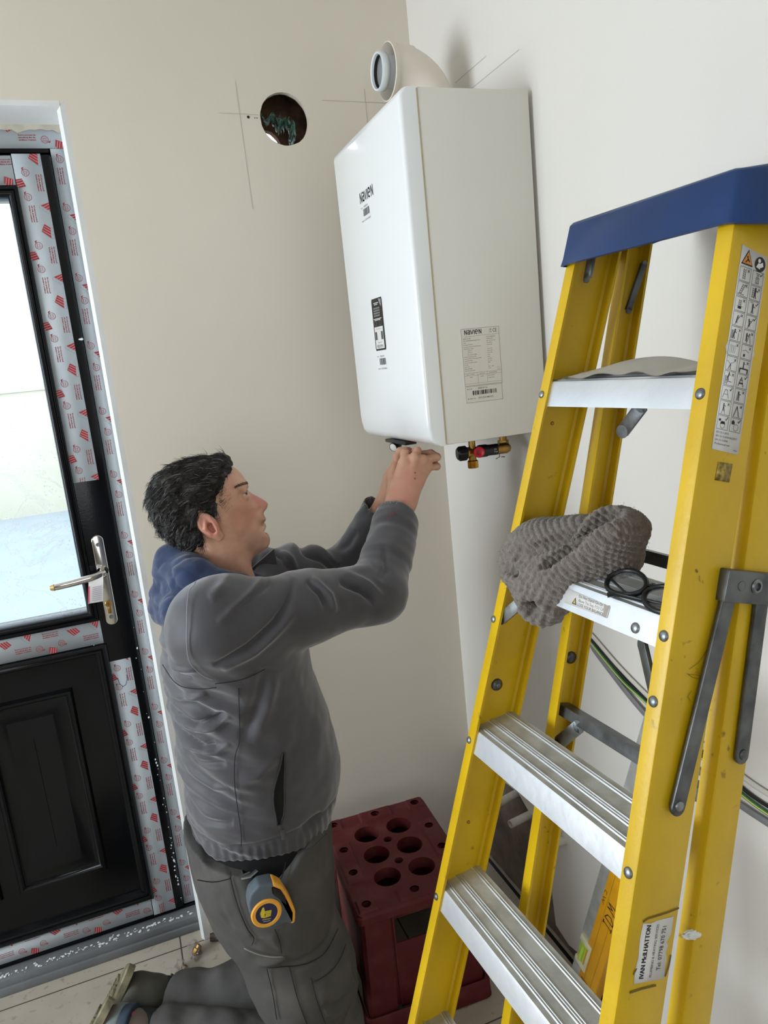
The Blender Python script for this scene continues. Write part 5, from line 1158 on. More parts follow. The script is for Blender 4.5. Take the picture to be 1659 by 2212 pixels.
def sdf_obj(name, f, lo, hi, h, mats, parent=None, origin=None, disp=None, smooth_n=0, matfn=None):
    v, q_ = nets(f, lo, hi, h)
    me = bpy.data.meshes.new(name); nv = len(v)
    def normals(v):
        a, b, c, d = (v[q_[:, i]] for i in range(4)); fn = np.cross(c - a, d - b); N_ = np.zeros_like(v)
        for i in range(4): np.add.at(N_, q_[:, i], fn)
        return N_ / (np.linalg.norm(N_, axis=1)[:, None] + 1e-12)
    for _ in range(smooth_n):
        acc = np.zeros_like(v); cnt = np.zeros(nv)
        for i in range(4):
            j = (i + 1) % 4; np.add.at(acc, q_[:, i], v[q_[:, j]]); np.add.at(acc, q_[:, j], v[q_[:, i]]); np.add.at(cnt, q_[:, i], 1); np.add.at(cnt, q_[:, j], 1)
        v = v * 0.5 + 0.5 * acc / np.maximum(cnt, 1)[:, None]
    if disp is not None: N_ = normals(v); v = v + N_ * disp(v, N_)[:, None]
    off = np.array(wpos(parent)) if parent else np.zeros(3); loc = np.zeros(3)
    if origin is not None: loc = np.array(origin) - off
    v = v - off - loc
    me.vertices.add(nv); me.vertices.foreach_set('co', v.astype(np.float32).ravel()); m = len(q_)
    me.loops.add(m * 4); me.loops.foreach_set('vertex_index', q_.astype(np.int32).ravel()); me.polygons.add(m)
    me.polygons.foreach_set('loop_start', (np.arange(m) * 4).astype(np.int32)); me.polygons.foreach_set('use_smooth', np.ones(m, bool))
    for mt in (mats if isinstance(mats, (list, tuple)) else [mats]): me.materials.append(mt)
    if matfn is not None: me.polygons.foreach_set('material_index', matfn(v[q_].mean(1) + off + loc).astype(np.int32))
    me.update(calc_edges=True); me.validate()
    ob = bpy.data.objects.new(name, me); COL.objects.link(ob); ob.location = loc.tolist()
    if parent: ob.parent = parent
    return ob

# ------------------------------------------------------------------ knitted hat dropped over the second tread
S = SDF()
A_, B_ = np.array((-0.372, -1.105, 1.246)), np.array((-0.322, -1.200, 1.342)); axd = (B_ - A_) / np.linalg.norm(B_ - A_)
side = np.cross(axd, (-0.65, -0.30, 0.80)); side /= np.linalg.norm(side); upv = np.cross(side, axd)
if upv[2] < 0: upv = -upv
S.ell((-0.345, -1.085, 1.300), (0.052, 0.074, 0.044), k=.02)
S.ell((-0.372, -1.066, 1.270), (0.034, 0.060, 0.046), k=.02)
S.ell((-0.318, -1.135, 1.312), (0.045, 0.062, 0.040), k=.02)
S.cap(A_ + upv * .0, B_, 0.036, 0.036, k=.015, flat=(side, 0.75))
S.cap(A_ + (0.0, 0.002, -0.012), A_ + axd * .03, 0.036, 0.03, k=.02)
S.cap(B_ + axd * .0 + upv * .012, B_ + axd * .012 - upv * .015, 0.026, 0.022, k=.02, flat=(side, 0.7))
S.ell((-0.300, -1.165, 1.300), (0.032, 0.045, 0.030), k=.03)
S.cap(A_ + axd * .060 + upv * .034, B_ + axd * .010 + upv * .036, 0.018, 0.029, k=.007, op='s', flat=(side, 0.40))       # slit between the folds
S.cap(A_ + np.array((-0.03, -0.012, -0.016)), A_ + np.array((0.004, 0.004, 0.014)), 0.011, 0.008, k=.012, op='s')      # open end facing the room
S.cap((-0.40, -1.085, 1.300), (-0.335, -1.165, 1.335), 0.006, 0.008, k=.02, op='s'); S.cap((-0.41, -1.03, 1.285), (-0.385, -1.10, 1.268), 0.005, k=.018, op='s')
def hdisp(v, N_):
    w = v - A_; a = w @ axd; b = w @ side; c = w @ upv
    cb = np.clip((np.abs(c - 0.0) < 0.05) & (b < 0.0) & (a > 0.02), 0, 1)
    warp = 0.004 * np.sin(b * 60) + 0.003 * np.sin(c * 70)
    rib = 0.0021 * np.abs(np.sin(np.pi * (a + warp) / 0.0085)) - 0.001
    st = 0.0009 * np.sin(2 * np.pi * (b + c * .6) / 0.0048 + np.pi * np.floor((a + warp) / 0.0085))
    cab = 0.0026 * np.sin(2 * np.pi * (v[:, 1] * 0.8 + v[:, 2] * .9) / 0.022) * np.sin(2 * np.pi * (v[:, 1] - v[:, 0]) / 0.030)
    k = np.clip((a + 0.5 * np.abs(b) - 0.03) / 0.03, 0, 1)
    return (rib + st) * (0.5 + 0.5 * k) + cab * (1 - k) 
hat = sdf_obj('knitted_hat', lambda P, c: S.ev(P, c), (-0.45, -1.36, 1.16), (-0.22, -0.95, 1.44), 0.0019, M['wool'], origin=(-0.345, -1.12, 1.274), disp=hdisp)
tag(hat, 'grey-brown cable-knit woolly hat slumped over the second tread of the stepladder', 'hat')
rr = random.Random(4); mb = MB(); vv = hat.data.vertices
for k in range(260):
    p = vv[rr.randrange(len(vv))]; c = p.co + hat.location; d = V((rr.gauss(0, 1), rr.gauss(0, 1), rr.gauss(0, 1))).normalized() * 0.5 + p.normal
    mb.tube([c, c + d * 0.002, c + d * 0.0035 + V((rr.gauss(0, .001), rr.gauss(0, .001), 0.0))], 0.0002, 4)
mb.build('loose_fibres', M['wool'], hat, ang=180)['kind'] = 'stuff'
# ------------------------------------------------------------------ the kneeling man
def vnoise(P, s=0):
    """vectorised value noise in [-1,1]"""
    P = np.asarray(P, float); i = np.floor(P).astype(np.int64); f = P - i; f = f * f * (3 - 2 * f); out = 0
    def h(a, b, c):
        n = (a * 374761393 + b * 668265263 + c * 1274126177 + s * 974634777) & 0xffffffff
        n = ((n ^ (n >> 13)) * 1103515245) & 0xffffffff; n = (n ^ (n >> 16)) & 0xffffffff; return n / 2147483647.5 - 1
    for dx in (0, 1):
        for dy in (0, 1):
            for dz in (0, 1):
                w = (f[:, 0] if dx else 1 - f[:, 0]) * (f[:, 1] if dy else 1 - f[:, 1]) * (f[:, 2] if dz else 1 - f[:, 2])
                out = out + w * h(i[:, 0] + dx, i[:, 1] + dy, i[:, 2] + dz)
    return out

class Poly2:
    """signed distance (inside positive) to a polygon, tabulated on a grid"""
    def __init__(s, pts, h=0.002, pad=0.12, smooth=True):
        p = np.array(pts, float)
        if smooth:
            n = len(p); q = []
            for i in range(n):
                a, b, c, d = p[i - 1], p[i], p[(i + 1) % n], p[(i + 2) % n]
                for t in (0, .25, .5, .75): q.append(0.5 * ((2 * b) + (c - a) * t + (2 * a - 5 * b + 4 * c - d) * t * t + (3 * b - a - 3 * c + d) * t ** 3))
            p = np.array(q)
        s.lo = p.min(0) - pad; hi = p.max(0) + pad; s.h = h; nx, ny = (np.ceil((hi - s.lo) / h).astype(int) + 2)
        X, Y = np.meshgrid(s.lo[0] + np.arange(nx) * h, s.lo[1] + np.arange(ny) * h, indexing='ij'); G = np.stack([X.ravel(), Y.ravel()], 1)
        d = np.full(len(G), 9.0); ins = np.zeros(len(G), bool)
        for i in range(len(p)):
            a, b = p[i], p[(i + 1) % len(p)]; ab = b - a; t = np.clip(((G - a) @ ab) / (ab @ ab + 1e-12), 0, 1)
            d = np.minimum(d, np.hypot(*(G - a - t[:, None] * ab).T))
            c = (a[1] > G[:, 1]) != (b[1] > G[:, 1]); xi = (b[0] - a[0]) * (G[:, 1] - a[1]) / (b[1] - a[1] + 1e-15) + a[0]; ins ^= c & (G[:, 0] < xi)
        s.g = np.where(ins, d, -d).reshape(nx, ny)
    def __call__(s, x, z):
        u = np.clip((x - s.lo[0]) / s.h, 0, s.g.shape[0] - 1.001); v = np.clip((z - s.lo[1]) / s.h, 0, s.g.shape[1] - 1.001)
        i, j = u.astype(int), v.astype(int); a, b = u - i, v - j; g = s.g
        return (g[i, j] * (1 - a) + g[i + 1, j] * a) * (1 - b) + (g[i, j + 1] * (1 - a) + g[i + 1, j + 1] * a) * b

class Inflate:
    """rounded solid whose side view is the polygon; ctl = (x, z, half width, edge rounding)"""
    def __init__(s, poly, ctl, yc=-0.5, grow=0.0, p=3.0, shear=0.0, blur=0, gk=False):
        s.P = poly; c = np.array(ctl, float); s.yc = yc; s.sh = shear
        X, Z = np.meshgrid(poly.lo[0] + np.arange(poly.g.shape[0]) * poly.h, poly.lo[1] + np.arange(poly.g.shape[1]) * poly.h, indexing='ij')
        w = (np.exp(-((X[..., None] - c[:, 0]) ** 2 + (Z[..., None] - c[:, 1]) ** 2) / np.where(c[:, 2] < .030, .0075, .019) ** 2) + 1e-9 / ((X[..., None] - c[:, 0]) ** 2 + (Z[..., None] - c[:, 1]) ** 2 + 1e-6)) if gk else 1 / (((X[..., None] - c[:, 0]) ** 2 + (Z[..., None] - c[:, 1]) ** 2) ** (p / 2) + 1e-7); w /= w.sum(-1, keepdims=True)
        s.W = (w * c[:, 2]).sum(-1) + grow; s.D = (w * c[:, 3]).sum(-1); s.grow = grow
        for _ in range(blur):
            for n_ in ('W', 'D'):
                g = getattr(s, n_); g = np.pad(g, 3, mode='edge'); g = sum(g[i:g.shape[0] - 6 + i] for i in range(7)) / 7; g = sum(g[:, i:g.shape[1] - 6 + i] for i in range(7)) / 7; setattr(s, n_, g)
    def _s(s, g, x, z):
        o = s.P.g; s.P.g = g; r = s.P(x, z); s.P.g = o; return r
    def __call__(s, P):
        x, y, z = P[:, 0], P[:, 1], P[:, 2]; d = s.P(x, z) + s.grow; W = s._s(s.W, x, z); D = s._s(s.D, x, z)
        q = np.maximum(1 - d / D, 0); c = np.abs(y - s.yc - s.sh * (x + .75)) / W
        return (np.sqrt(c * c + q * q) - 1) * np.minimum(W, D)
def smin(a, b, k): h = np.maximum(k - np.abs(a - b), 0) / k; return np.minimum(a, b) - h * h * k * .25
def smax(a, b, k): return -smin(-a, -b, k)

def join_mesh(name, parts, mats, parent=None, origin=None):
    V_, Q_, b = [], [], 0
    for v, q_ in parts: V_.append(v); Q_.append(q_ + b); b += len(v)
    v = np.concatenate(V_); q_ = np.concatenate(Q_); off = (np.array(wpos(parent)) if parent else np.zeros(3)); loc = np.array(origin) - off if origin is not None else np.zeros(3)
    v = v - off - loc; me = bpy.data.meshes.new(name)
    me.vertices.add(len(v)); me.vertices.foreach_set('co', v.astype(np.float32).ravel()); m = len(q_)
    me.loops.add(m * 4); me.loops.foreach_set('vertex_index', q_.astype(np.int32).ravel()); me.polygons.add(m)
    me.polygons.foreach_set('loop_start', (np.arange(m) * 4).astype(np.int32)); me.polygons.foreach_set('use_smooth', np.ones(m, bool))
    for mt in (mats if isinstance(mats, (list, tuple)) else [mats]): me.materials.append(mt)
    me.update(calc_edges=True); me.validate(); ob = bpy.data.objects.new(name, me); COL.objects.link(ob); ob.location = loc.tolist()
    if parent: ob.parent = parent
    return ob
def v_normals(v, q_):
    a, b, c, d = (v[q_[:, i]] for i in range(4)); fn = np.cross(c - a, d - b); N_ = np.zeros_like(v)
    for i in range(4): np.add.at(N_, q_[:, i], fn)
    return N_ / (np.linalg.norm(N_, axis=1)[:, None] + 1e-12)
def v_smooth(v, q_, n=1, k=0.5):
    for _ in range(n):
        acc = np.zeros_like(v); cnt = np.zeros(len(v))
        for i in range(4):
            j = (i + 1) % 4; np.add.at(acc, q_[:, i], v[q_[:, j]]); np.add.at(acc, q_[:, j], v[q_[:, i]]); np.add.at(cnt, q_[:, i], 1); np.add.at(cnt, q_[:, j], 1)
        v = v * (1 - k) + k * acc / np.maximum(cnt, 1)[:, None]
    return v

# --- skin with local colour: flushed nose, cheek, ear and knuckles, greyish stubble
def blob_mask(nt, pts, src, r0, r1):
    N, L = nt.nodes, nt.links; last = None
    for p in pts:
        d = N.new('ShaderNodeVectorMath'); d.operation = 'DISTANCE'; L.new(src, d.inputs[0]); d.inputs[1].default_value = p
        r = N.new('ShaderNodeMapRange'); r.interpolation_type = 'SMOOTHSTEP'; r.inputs['From Min'].default_value = r0; r.inputs['From Max'].default_value = r1; r.inputs['To Min'].default_value = 1; r.inputs['To Max'].default_value = 0; L.new(d.outputs['Value'], r.inputs['Value'])
        if last is None: last = r.outputs[0]
        else: m_ = N.new('ShaderNodeMath'); m_.operation = 'MAXIMUM'; L.new(last, m_.inputs[0]); L.new(r.outputs[0], m_.inputs[1]); last = m_.outputs[0]
    return last
BODY_O = np.array((-0.75, -0.5, 0.0))
def skin_mat():
    m = mat('skin', 'd0a188', 0.48, col2='c48f77', nscale=60, mix=0.5, bump=0.10, bscale=450, sub=0.10, spec=0.4)
    nt = m.node_tree; N, L = nt.nodes, nt.links; p = N['Principled BSDF']; cur = p.inputs['Base Color'].links[0].from_socket; src = N.new('ShaderNodeTexCoord').outputs['Object']
    rel = lambda *a: tuple(np.array(a) - BODY_O)
    def lay(pts, r0, r1, col, amt):
        nonlocal cur
        f = blob_mask(nt, pts, src, r0, r1); mu = N.new('ShaderNodeMath'); mu.operation = 'MULTIPLY'; mu.inputs[1].default_value = amt; L.new(f, mu.inputs[0])
        x = N.new('ShaderNodeMix'); x.data_type = 'RGBA'; x.inputs[7].default_value = lin(col); L.new(cur, x.inputs[6]); L.new(mu.outputs[0], x.inputs[0]); cur = x.outputs[2]
    lay([rel(-.648, -.505, 1.332), rel(-.655, -.515, 1.345)], .008, .030, 'bd6b64', .7)
    lay([rel(-.690, -.55, 1.322)], .010, .045, 'c27f68', .5)
    lay([rel(-.760, -.585, 1.316)], .012, .034, 'c4766a', .6)
    lay([rel(-.649, -.5, 1.303), rel(-.650, -.5, 1.258), rel(-.672, -.54, 1.262)], .012, .032, '9d7c6c', .5)
    lay([rel(-.650, -.5, 1.288)], .004, .016, '9c6257', .7)
    lay([rel(-.32, -.5, 1.33), rel(-.335, -.5, 1.30)], .004, .050, 'd08e80', .6)
    lay([rel(-.306, -.505, 1.345), rel(-.308, -.508, 1.333)], .0012, .0035, '7a3a34', .8)
    L.new(cur, p.inputs['Base Color']); return m
SKIN = skin_mat()
prof = [(-0.6318, 1.3300), (-0.6355, 1.3205), (-0.6431, 1.3139), (-0.6425, 1.3068), (-0.6413, 1.2991), (-0.6508, 1.2929), (-0.643, 1.2867), (-0.6440, 1.278), (-0.6383, 1.2645), (-0.6385, 1.2517), (-0.6453, 1.2412), (-0.6619, 1.2325), (-0.6773, 1.2246), (-0.6849, 1.2044),
        (-0.6900, 1.15), (-0.74, 1.10), (-0.82, 1.12), (-0.822, 1.20), (-0.8047, 1.2706), (-0.830, 1.3042), (-0.8463, 1.3432), (-0.8351, 1.387), (-0.8041, 1.4187), (-0.7627, 1.4309), (-0.7181, 1.4291), (-0.6927, 1.4153), (-0.6767, 1.3981), (-0.6675, 1.3769), (-0.6664, 1.3702), (-0.6692, 1.3640), (-0.6595, 1.3539), (-0.6424, 1.3407)]
ctl = [(-.775, 1.37, .077, .072), (-.83, 1.35, .068, .055), (-.80, 1.40, .068, .055), (-.73, 1.41, .064, .048), (-.695, 1.395, .058, .040), (-.71, 1.37, .067, .045), (-.677, 1.374, .046, .022), (-.669, 1.366, .022, .010),
       (-.662, 1.352, .0085, .008), (-.652, 1.342, .0105, .009), (-.640, 1.330, .0125, .010), (-.652, 1.324, .0165, .010), (-.668, 1.345, .022, .012), (-.680, 1.354, .043, .016), (-.700, 1.345, .066, .032), (-.690, 1.325, .056, .026), (-.668, 1.322, .032, .014),
       (-.655, 1.304, .024, .013), (-.667, 1.300, .037, .018), (-.652, 1.283, .022, .013), (-.665, 1.280, .036, .018), (-.649, 1.258, .024, .016), (-.668, 1.255, .038, .022), (-.69, 1.27, .053, .028), (-.70, 1.30, .062, .034), (-.73, 1.255, .058, .036), (-.745, 1.29, .068, .045),
       (-.68, 1.235, .034, .022), (-.705, 1.225, .050, .034), (-.745, 1.215, .056, .05), (-.75, 1.17, .058, .055), (-.79, 1.24, .054, .05), (-.80, 1.30, .066, .055), (-.758, 1.32, .073, .06)]
Hp = Poly2(prof, 0.0015, 0.05); Hd = Inflate(Hp, ctl, blur=1, gk=True)
fF = np.array((0.95, 0.0, 0.31)); uU = np.array((-0.31, 0.0, 0.95)); yY = np.array((0, 1.0, 0))
feat = SDF(); EY = []
for sg in (-1, 1):
    ec = np.array((-0.6870, -0.5 + sg * 0.0365, 1.3608)); lt_ = yY * sg; d1 = fF * .80 + lt_ * .60; d2 = lt_ * .80 - fF * .60; EY.append(ec)
    feat.ell(ec + d1 * 0.0125 + uU * .001, (0.0085, 0.0150, 0.0100), (d1, d2, uU), k=.012, op='s')
    feat.ell(ec + uU * .000, (0.0128, 0.0134, 0.0124), (fF, yY, uU), k=.007)
    feat.cap(ec + fF * .010 + uU * .0075 - yY * sg * .010, ec + fF * .006 + uU * .0065 + yY * sg * .014, 0.0026, 0.0024, k=.008)
    feat.cap(ec + fF * .0080 - uU * .0078 - yY * sg * .008, ec + fF * .005 - uU * .0068 + yY * sg * .009, 0.0018, k=.009)
    feat.ell(ec + d1 * 0.0118, (0.0075, 0.0118, 0.0027), (d1, d2, uU), k=.0012, op='s')
    feat.cap(ec + fF * .012 + uU * .0165 - yY * sg * .012, ec + fF * .004 + uU * .0170 + yY * sg * .016, 0.0055, 0.004, k=.012)      # brow ridge
    feat.ell((-0.6525, -0.5 + sg * 0.0125, 1.3225), (0.0085, 0.0062, 0.0062), (fF, yY, uU), k=.005)                                        # alar wing
    feat.cap((-0.6455, -0.5 + sg * 0.0068, 1.3145), (-0.647, -0.5 + sg * .006, 1.325), 0.0030, 0.0022, k=.003, op='s')
    # ear
    e0 = np.array((-0.7600, -0.5 + sg * 0.0755, 1.3165)); la = np.array((-0.42, 0.0, 0.91)); fa = np.array((0.91, 0, .42)); no = yY * sg - fa * .42; no /= np.linalg.norm(no); fa2 = np.cross(la, no)
    feat.ell(e0 + no * .004 + la * .004, (0.0185, 0.0070, 0.0275), (fa2, no, la), k=.006); feat.ell(e0 - la * .022 + fa * .004 + no * .002, (0.0095, 0.0055, 0.0125), (fa2, no, la), k=.006)
    feat.ell(e0 + no * .011 + la * .006 + fa * .0, (0.0125, 0.0055, 0.0215), (fa2, no, la), k=.0025, op='s'); feat.ell(e0 + no * .007 - la * .003 + fa * .004, (0.0080, 0.0085, 0.0105), (fa2, no, la), k=.003, op='s')
    feat.cap(e0 + no * .0060 + la * .016 + fa * .002, e0 + no * .0065 + la * .002 - fa * .0065, 0.0027, k=.004); feat.cap(e0 + no * .0065 + la * .002 - fa * .0065, e0 + no * .006 - la * .011 - fa * .004, 0.0027, k=.004); feat.cap(e0 + no * .006 + fa * .011 - la * .001, e0 + no * .006 + fa * .010 - la * .007, 0.0034, k=.005)
feat.ell((-0.6475, -0.5, 1.2930), (0.0095, 0.0235, 0.0012), (fF, yY, uU), k=.0022, op='s')
feat.cap((-0.6470, -0.508, 1.2985), (-0.6470, -0.492, 1.2985), 0.0040, k=.006); feat.cap((-0.6485, -0.510, 1.2875), (-0.6485, -0.490, 1.2875), 0.0042, k=.006)
feat.cap((-0.648, -0.515, 1.2715), (-0.648, -0.485, 1.2715), 0.0030, k=.010, op='s')
feat.cap((-0.735, -0.548, 1.262), (-0.69, -0.525, 1.170), 0.010, 0.010, k=.03)      # neck tendon
class Chain(SDF):
    """SDF whose running value starts from another field"""
    def ev2(s, P, cull, d0):
        sv = s.p; 
        d = d0
        for q in sv:
            if cull is not None:
                c, R = s.bound(q)
                if np.linalg.norm(c - cull[0]) - R - cull[1] > 0.02: continue
            t = SDF(); t.p = [q[:6] + ('u',) + q[7:]]; x = t.ev(P, None) if True else None
            k = q[5]; x = t_raw(q, P)
            d = smin(d, x, k) if q[6] == 'u' else (smax(d, -x, k) if q[6] == 's' else smax(d, x, k))
        return d
def t_raw(q, P):
    if q[0] == 'c':
        _, a, b, ra, rb, k, op, fl = q; ab = b - a; L2 = ab @ ab + 1e-12; pa = P - a; t = np.clip(pa @ ab / L2, 0, 1); v = pa - t[:, None] * ab; r = ra + (rb - ra) * t
        if fl is not None: h = v @ fl[0]; v = v + np.outer(h * (1 / fl[1] - 1), fl[0]); return (np.sqrt((v * v).sum(1)) - r) * (0.5 + 0.5 * fl[1])
        return np.sqrt((v * v).sum(1)) - r
    _, c, r, A, _, k, op, _ = q; w = (P - c) @ A.T; k0 = np.sqrt(((w / r) ** 2).sum(1)); k1 = np.sqrt(((w / (r * r)) ** 2).sum(1)) + 1e-9; return k0 * (k0 - 1) / k1
def chain(s, P, cull, d):
    for q in s.p:
        if cull is not None:
            c, R = s.bound(q)
            if np.linalg.norm(c - cull[0]) - R - cull[1] > 0.02: continue
        k = q[5]; x = t_raw(q, P); d = smin(d, x, k) if q[6] == 'u' else (smax(d, -x, k) if q[6] == 's' else smax(d, x, k))
    return d
def f_head(P, c): return smax(chain(feat, P, c, Hd(P)), 1.13 - P[:, 2], .01)
hv, hq = nets(f_head, (-0.87, -0.61, 1.12), (-0.61, -0.39, 1.45), 0.0015, B=16, margin=2.0)
hv = v_smooth(hv, hq, 1, .4)

# --- hands
def hand(S, W, dirs, mcp, mid, tips, rads, th, palm_n):
    """W wrist; mcp/mid/tips lists for four fingers; th thumb chain"""
    W = np.array(W, float); mc = [np.array(m, float) for m in mcp]; n_ = np.array(palm_n, float)
    for i, m in enumerate(mc):
        S.cap(W + (m - W) * 0.06, m, 0.0185, 0.0128, k=.014)
    for i in range(4):
        ch = [mc[i]] + [np.array(p, float) for p in mid[i]] + [np.array(tips[i], float)]; r = rads[i]
        for a, b, ra, rb in zip(ch, ch[1:], (r * 1.08, r, r * .9), (r * .98, r * .9, r * .78)): S.cap(a, b, ra, rb, k=.0035)
    tc = [np.array(p, float) for p in th]
    for a, b, ra, rb in zip(tc, tc[1:], (.015, .0115, .0100), (.0118, .0102, .0085)): S.cap(a, b, ra, rb, k=.006)
    return S
RH = SDF(); Wn = (-0.338, -0.487, 1.282)
hand(RH, Wn, None, [(-.3210, -.482, 1.3660), (-.2975, -.486, 1.3735), (-.2770, -.485, 1.3660), (-.2640, -.478, 1.3490)],
     [[(-.3120, -.470, 1.3850), (-.298, -.447, 1.3820)], [(-.2820, -.472, 1.3860), (-.276, -.446, 1.3830)], [(-.2430, -.487, 1.3690), (-.247, -.466, 1.3765)], [(-.2415, -.480, 1.3470), (-.241, -.462, 1.3560)]],
     [(-.288, -.432, 1.3720), (-.270, -.428, 1.3730), (-.259, -.449, 1.3765), (-.252, -.448, 1.3600)], [.0092, .0096, .0090, .0080], [(-.345, -.470, 1.305), (-.338, -.452, 1.335), (-.325, -.440, 1.358), (-.308, -.434, 1.374)], (0, 1, 0))
RH.cap((-.372, -.497, 1.222), Wn, .0335, .0285, k=.02, flat=((0.25, 0.95, 0.0), .74)); RH.cap(Wn, (-.318, -.486, 1.325), .0285, .030, k=.02, flat=((0.1, 1, 0), .55))
RH.cap((-.320, -.500, 1.315), (-.3010, -.4970, 1.3700), .0022, .0035, k=.010)
for p in ((-.3210, -.4900, 1.3700), (-.2975, -.4945, 1.3775), (-.2770, -.4930, 1.3700), (-.2640, -.486, 1.3520)): RH.ell(p, (.0078, .0060, .0080), k=.008)
LH = SDF(); Wf = (-0.344, -0.425, 1.272)
hand(LH, Wf, None, [(-0.3240, -.440, 1.3480), (-0.3130, -.420, 1.3560), (-0.3010, -.402, 1.3520), (-0.2930, -.388, 1.338)],
     [[(-0.3180, -.440, 1.3760), (-0.3000, -.430, 1.3830)], [(-0.3000, -.412, 1.3830), (-0.2840, -.408, 1.3830)], [(-0.2880, -.395, 1.3780), (-0.2720, -.395, 1.3800)], [(-0.2810, -.380, 1.3600), (-0.2680, -.382, 1.3640)]],
     [(-0.2870, -.418, 1.3830), (-0.2700, -.404, 1.3780), (-0.2580, -.396, 1.3740), (-0.2560, -.384, 1.3580)], [.0092, .0096, .0090, .0080], [(-0.3300, -.450, 1.300), (-0.3180, -.462, 1.330), (-0.3060, -.462, 1.352), (-0.2930, -.452, 1.368)], (0, 1, 0))
LH.cap((-.390, -.410, 1.215), Wf, .031, .0275, k=.02, flat=((0.6, 0.8, 0.0), .8)); LH.cap(Wf, (-.332, -.418, 1.318), .0275, .028, k=.02, flat=((1, -.3, 0), .6))
r1 = nets(lambda P, c: RH.ev(P, c), (-0.42, -0.54, 1.17), (-0.22, -0.40, 1.42), 0.0015, B=16)
r2 = nets(lambda P, c: LH.ev(P, c), (-0.44, -0.49, 1.17), (-0.24, -0.35, 1.42), 0.0018, B=16)
r1 = (v_smooth(r1[0], r1[1], 1, .3), r1[1]); r2 = (v_smooth(r2[0], r2[1], 1, .3), r2[1])

# --- joints
SHN, ELN, CUN = np.array((-.785, -.660, 1.152)), np.array((-.462, -.628, 1.136)), np.array((-.357, -.503, 1.252))
SHF, ELF, CUF = np.array((-.735, -.345, 1.135)), np.array((-.450, -.352, 1.118)), np.array((-.366, -.418, 1.252))
HIN, KNN, ANN = np.array((-.752, -.590, .605)), np.array((-.672, -.615, .088)), np.array((-1.035, -.385, .112))
HIF, KNF, ANF = np.array((-.742, -.415, .605)), np.array((-.640, -.410, .088)), np.array((-1.000, -.285, .106))
core = SDF()
core.cap((-.745, -.5, 1.20), (-.75, -.5, 1.12), .045, .06, k=.05); core.ell((-.735, -.5, .95), (.09, .13, .22), k=.05); core.ell((-.745, -.5, .62), (.08, .10, .11), k=.06)
for s_, e_, c_ in ((SHN, ELN, CUN), (SHF, ELF, CUF)): core.cap(s_, e_, .038, .030, k=.04); core.cap(e_, c_, .030, .024, k=.02)
for h_, k_, a_ in ((HIN, KNN, ANN), (HIF, KNF, ANF)): core.cap(h_ + (0, 0, -.09), k_, .052, .042, k=.04); core.cap(k_, a_, .042, .030, k=.02)
rc = nets(lambda P, c: core.ev(P, c), (-1.15, -.75, .02), (-.28, -.22, 1.30), .012, B=12)
person = join_mesh('person', [(hv, hq), r1, r2, rc], SKIN, origin=BODY_O)
tag(person, 'person kneeling in dark grey jacket and work trousers, arms raised to the boiler', 'person')

# --- eyes and brows
EW = mat('eye_white', 'cfc6bf', 0.15); IR = mat('dark_iris', '2a1f1a', 0.1)
for ec in EY:
    mb = MB(); bm = bmesh.new(); bmesh.ops.create_uvsphere(bm, u_segments=28, v_segments=20, radius=0.0116)
    for v in bm.verts: v.co += V(ec)
    mb.bm(bm)
    sgn_ = -1 if ec[1] < -.5 else 1; e = mb.build('eye', EW, person); ml = MB(); ml.tube([V(ec + (fF * math.cos(a_) + yY * sgn_ * math.sin(a_)) * .0129 + uU * (.0034 - .0024 * abs(a_ - .6) ** 2)) for a_ in [-.15 + .125 * k_ for k_ in range(13)]], [.0004] + [.0009] * 11 + [.0004], 6); ml.build('eyelash', mat('lash', '1d1411', .8), person); mb = MB(); gz_ = (V(fF) * .90 + V((0, sgn_ * .38, .05))).normalized(); mb.lathe(V(ec) + gz_ * 0.0098, gz_, [(0.0064, 0), (0.0058, 0.0012), (0.004, 0.0018), (0.0001, 0.0021)], 20); mb.build('iris', IR, e)
HAIR = mat('dark_greying_hair', '1d1916', 0.5, col2='77736f', nscale=34, mix=0.6, bump=0.9, bscale=260, lo=0.56, hi=0.78, stretch=(0.55, 1.6, 1.0), detail=6, spec=0.3)
BROW = mat('brow_hair', '6f5444', 0.8)
rr = random.Random(2)
def brow_pt(sg, t, rr):
    x = -.6700 - .031 * t; z = 1.3805 + .0045 * math.sin(t * 2.6) - .0035 * t + rr.uniform(-.0022, .0022) * (1 - .45 * t); lo_, hi_ = -.60, -.5
    for _ in range(14):
        md = (lo_ + hi_) / 2
        if f_head(np.array([[x, md, z]]), None)[0] > 0: lo_ = md
        else: hi_ = md
    return V((x, hi_ if sg < 0 else -1.0 - hi_, z)) + V((.0005, sg * .0003, 0))
for sg, ec in zip((-1, 1), EY):
    mb = MB()
    for k in range(95):
        t = rr.random(); b = brow_pt(sg, t, rr)
        d = V((-.45, sg * .75, .30)).normalized() * 0.007; mb.tube([b, b + d * .6 + V(fF) * .0006, b + d], [0.0006, 0.0005, 0.0001], 5, cap=False)
    mb.build('eyebrow', BROW, person, ang=180)

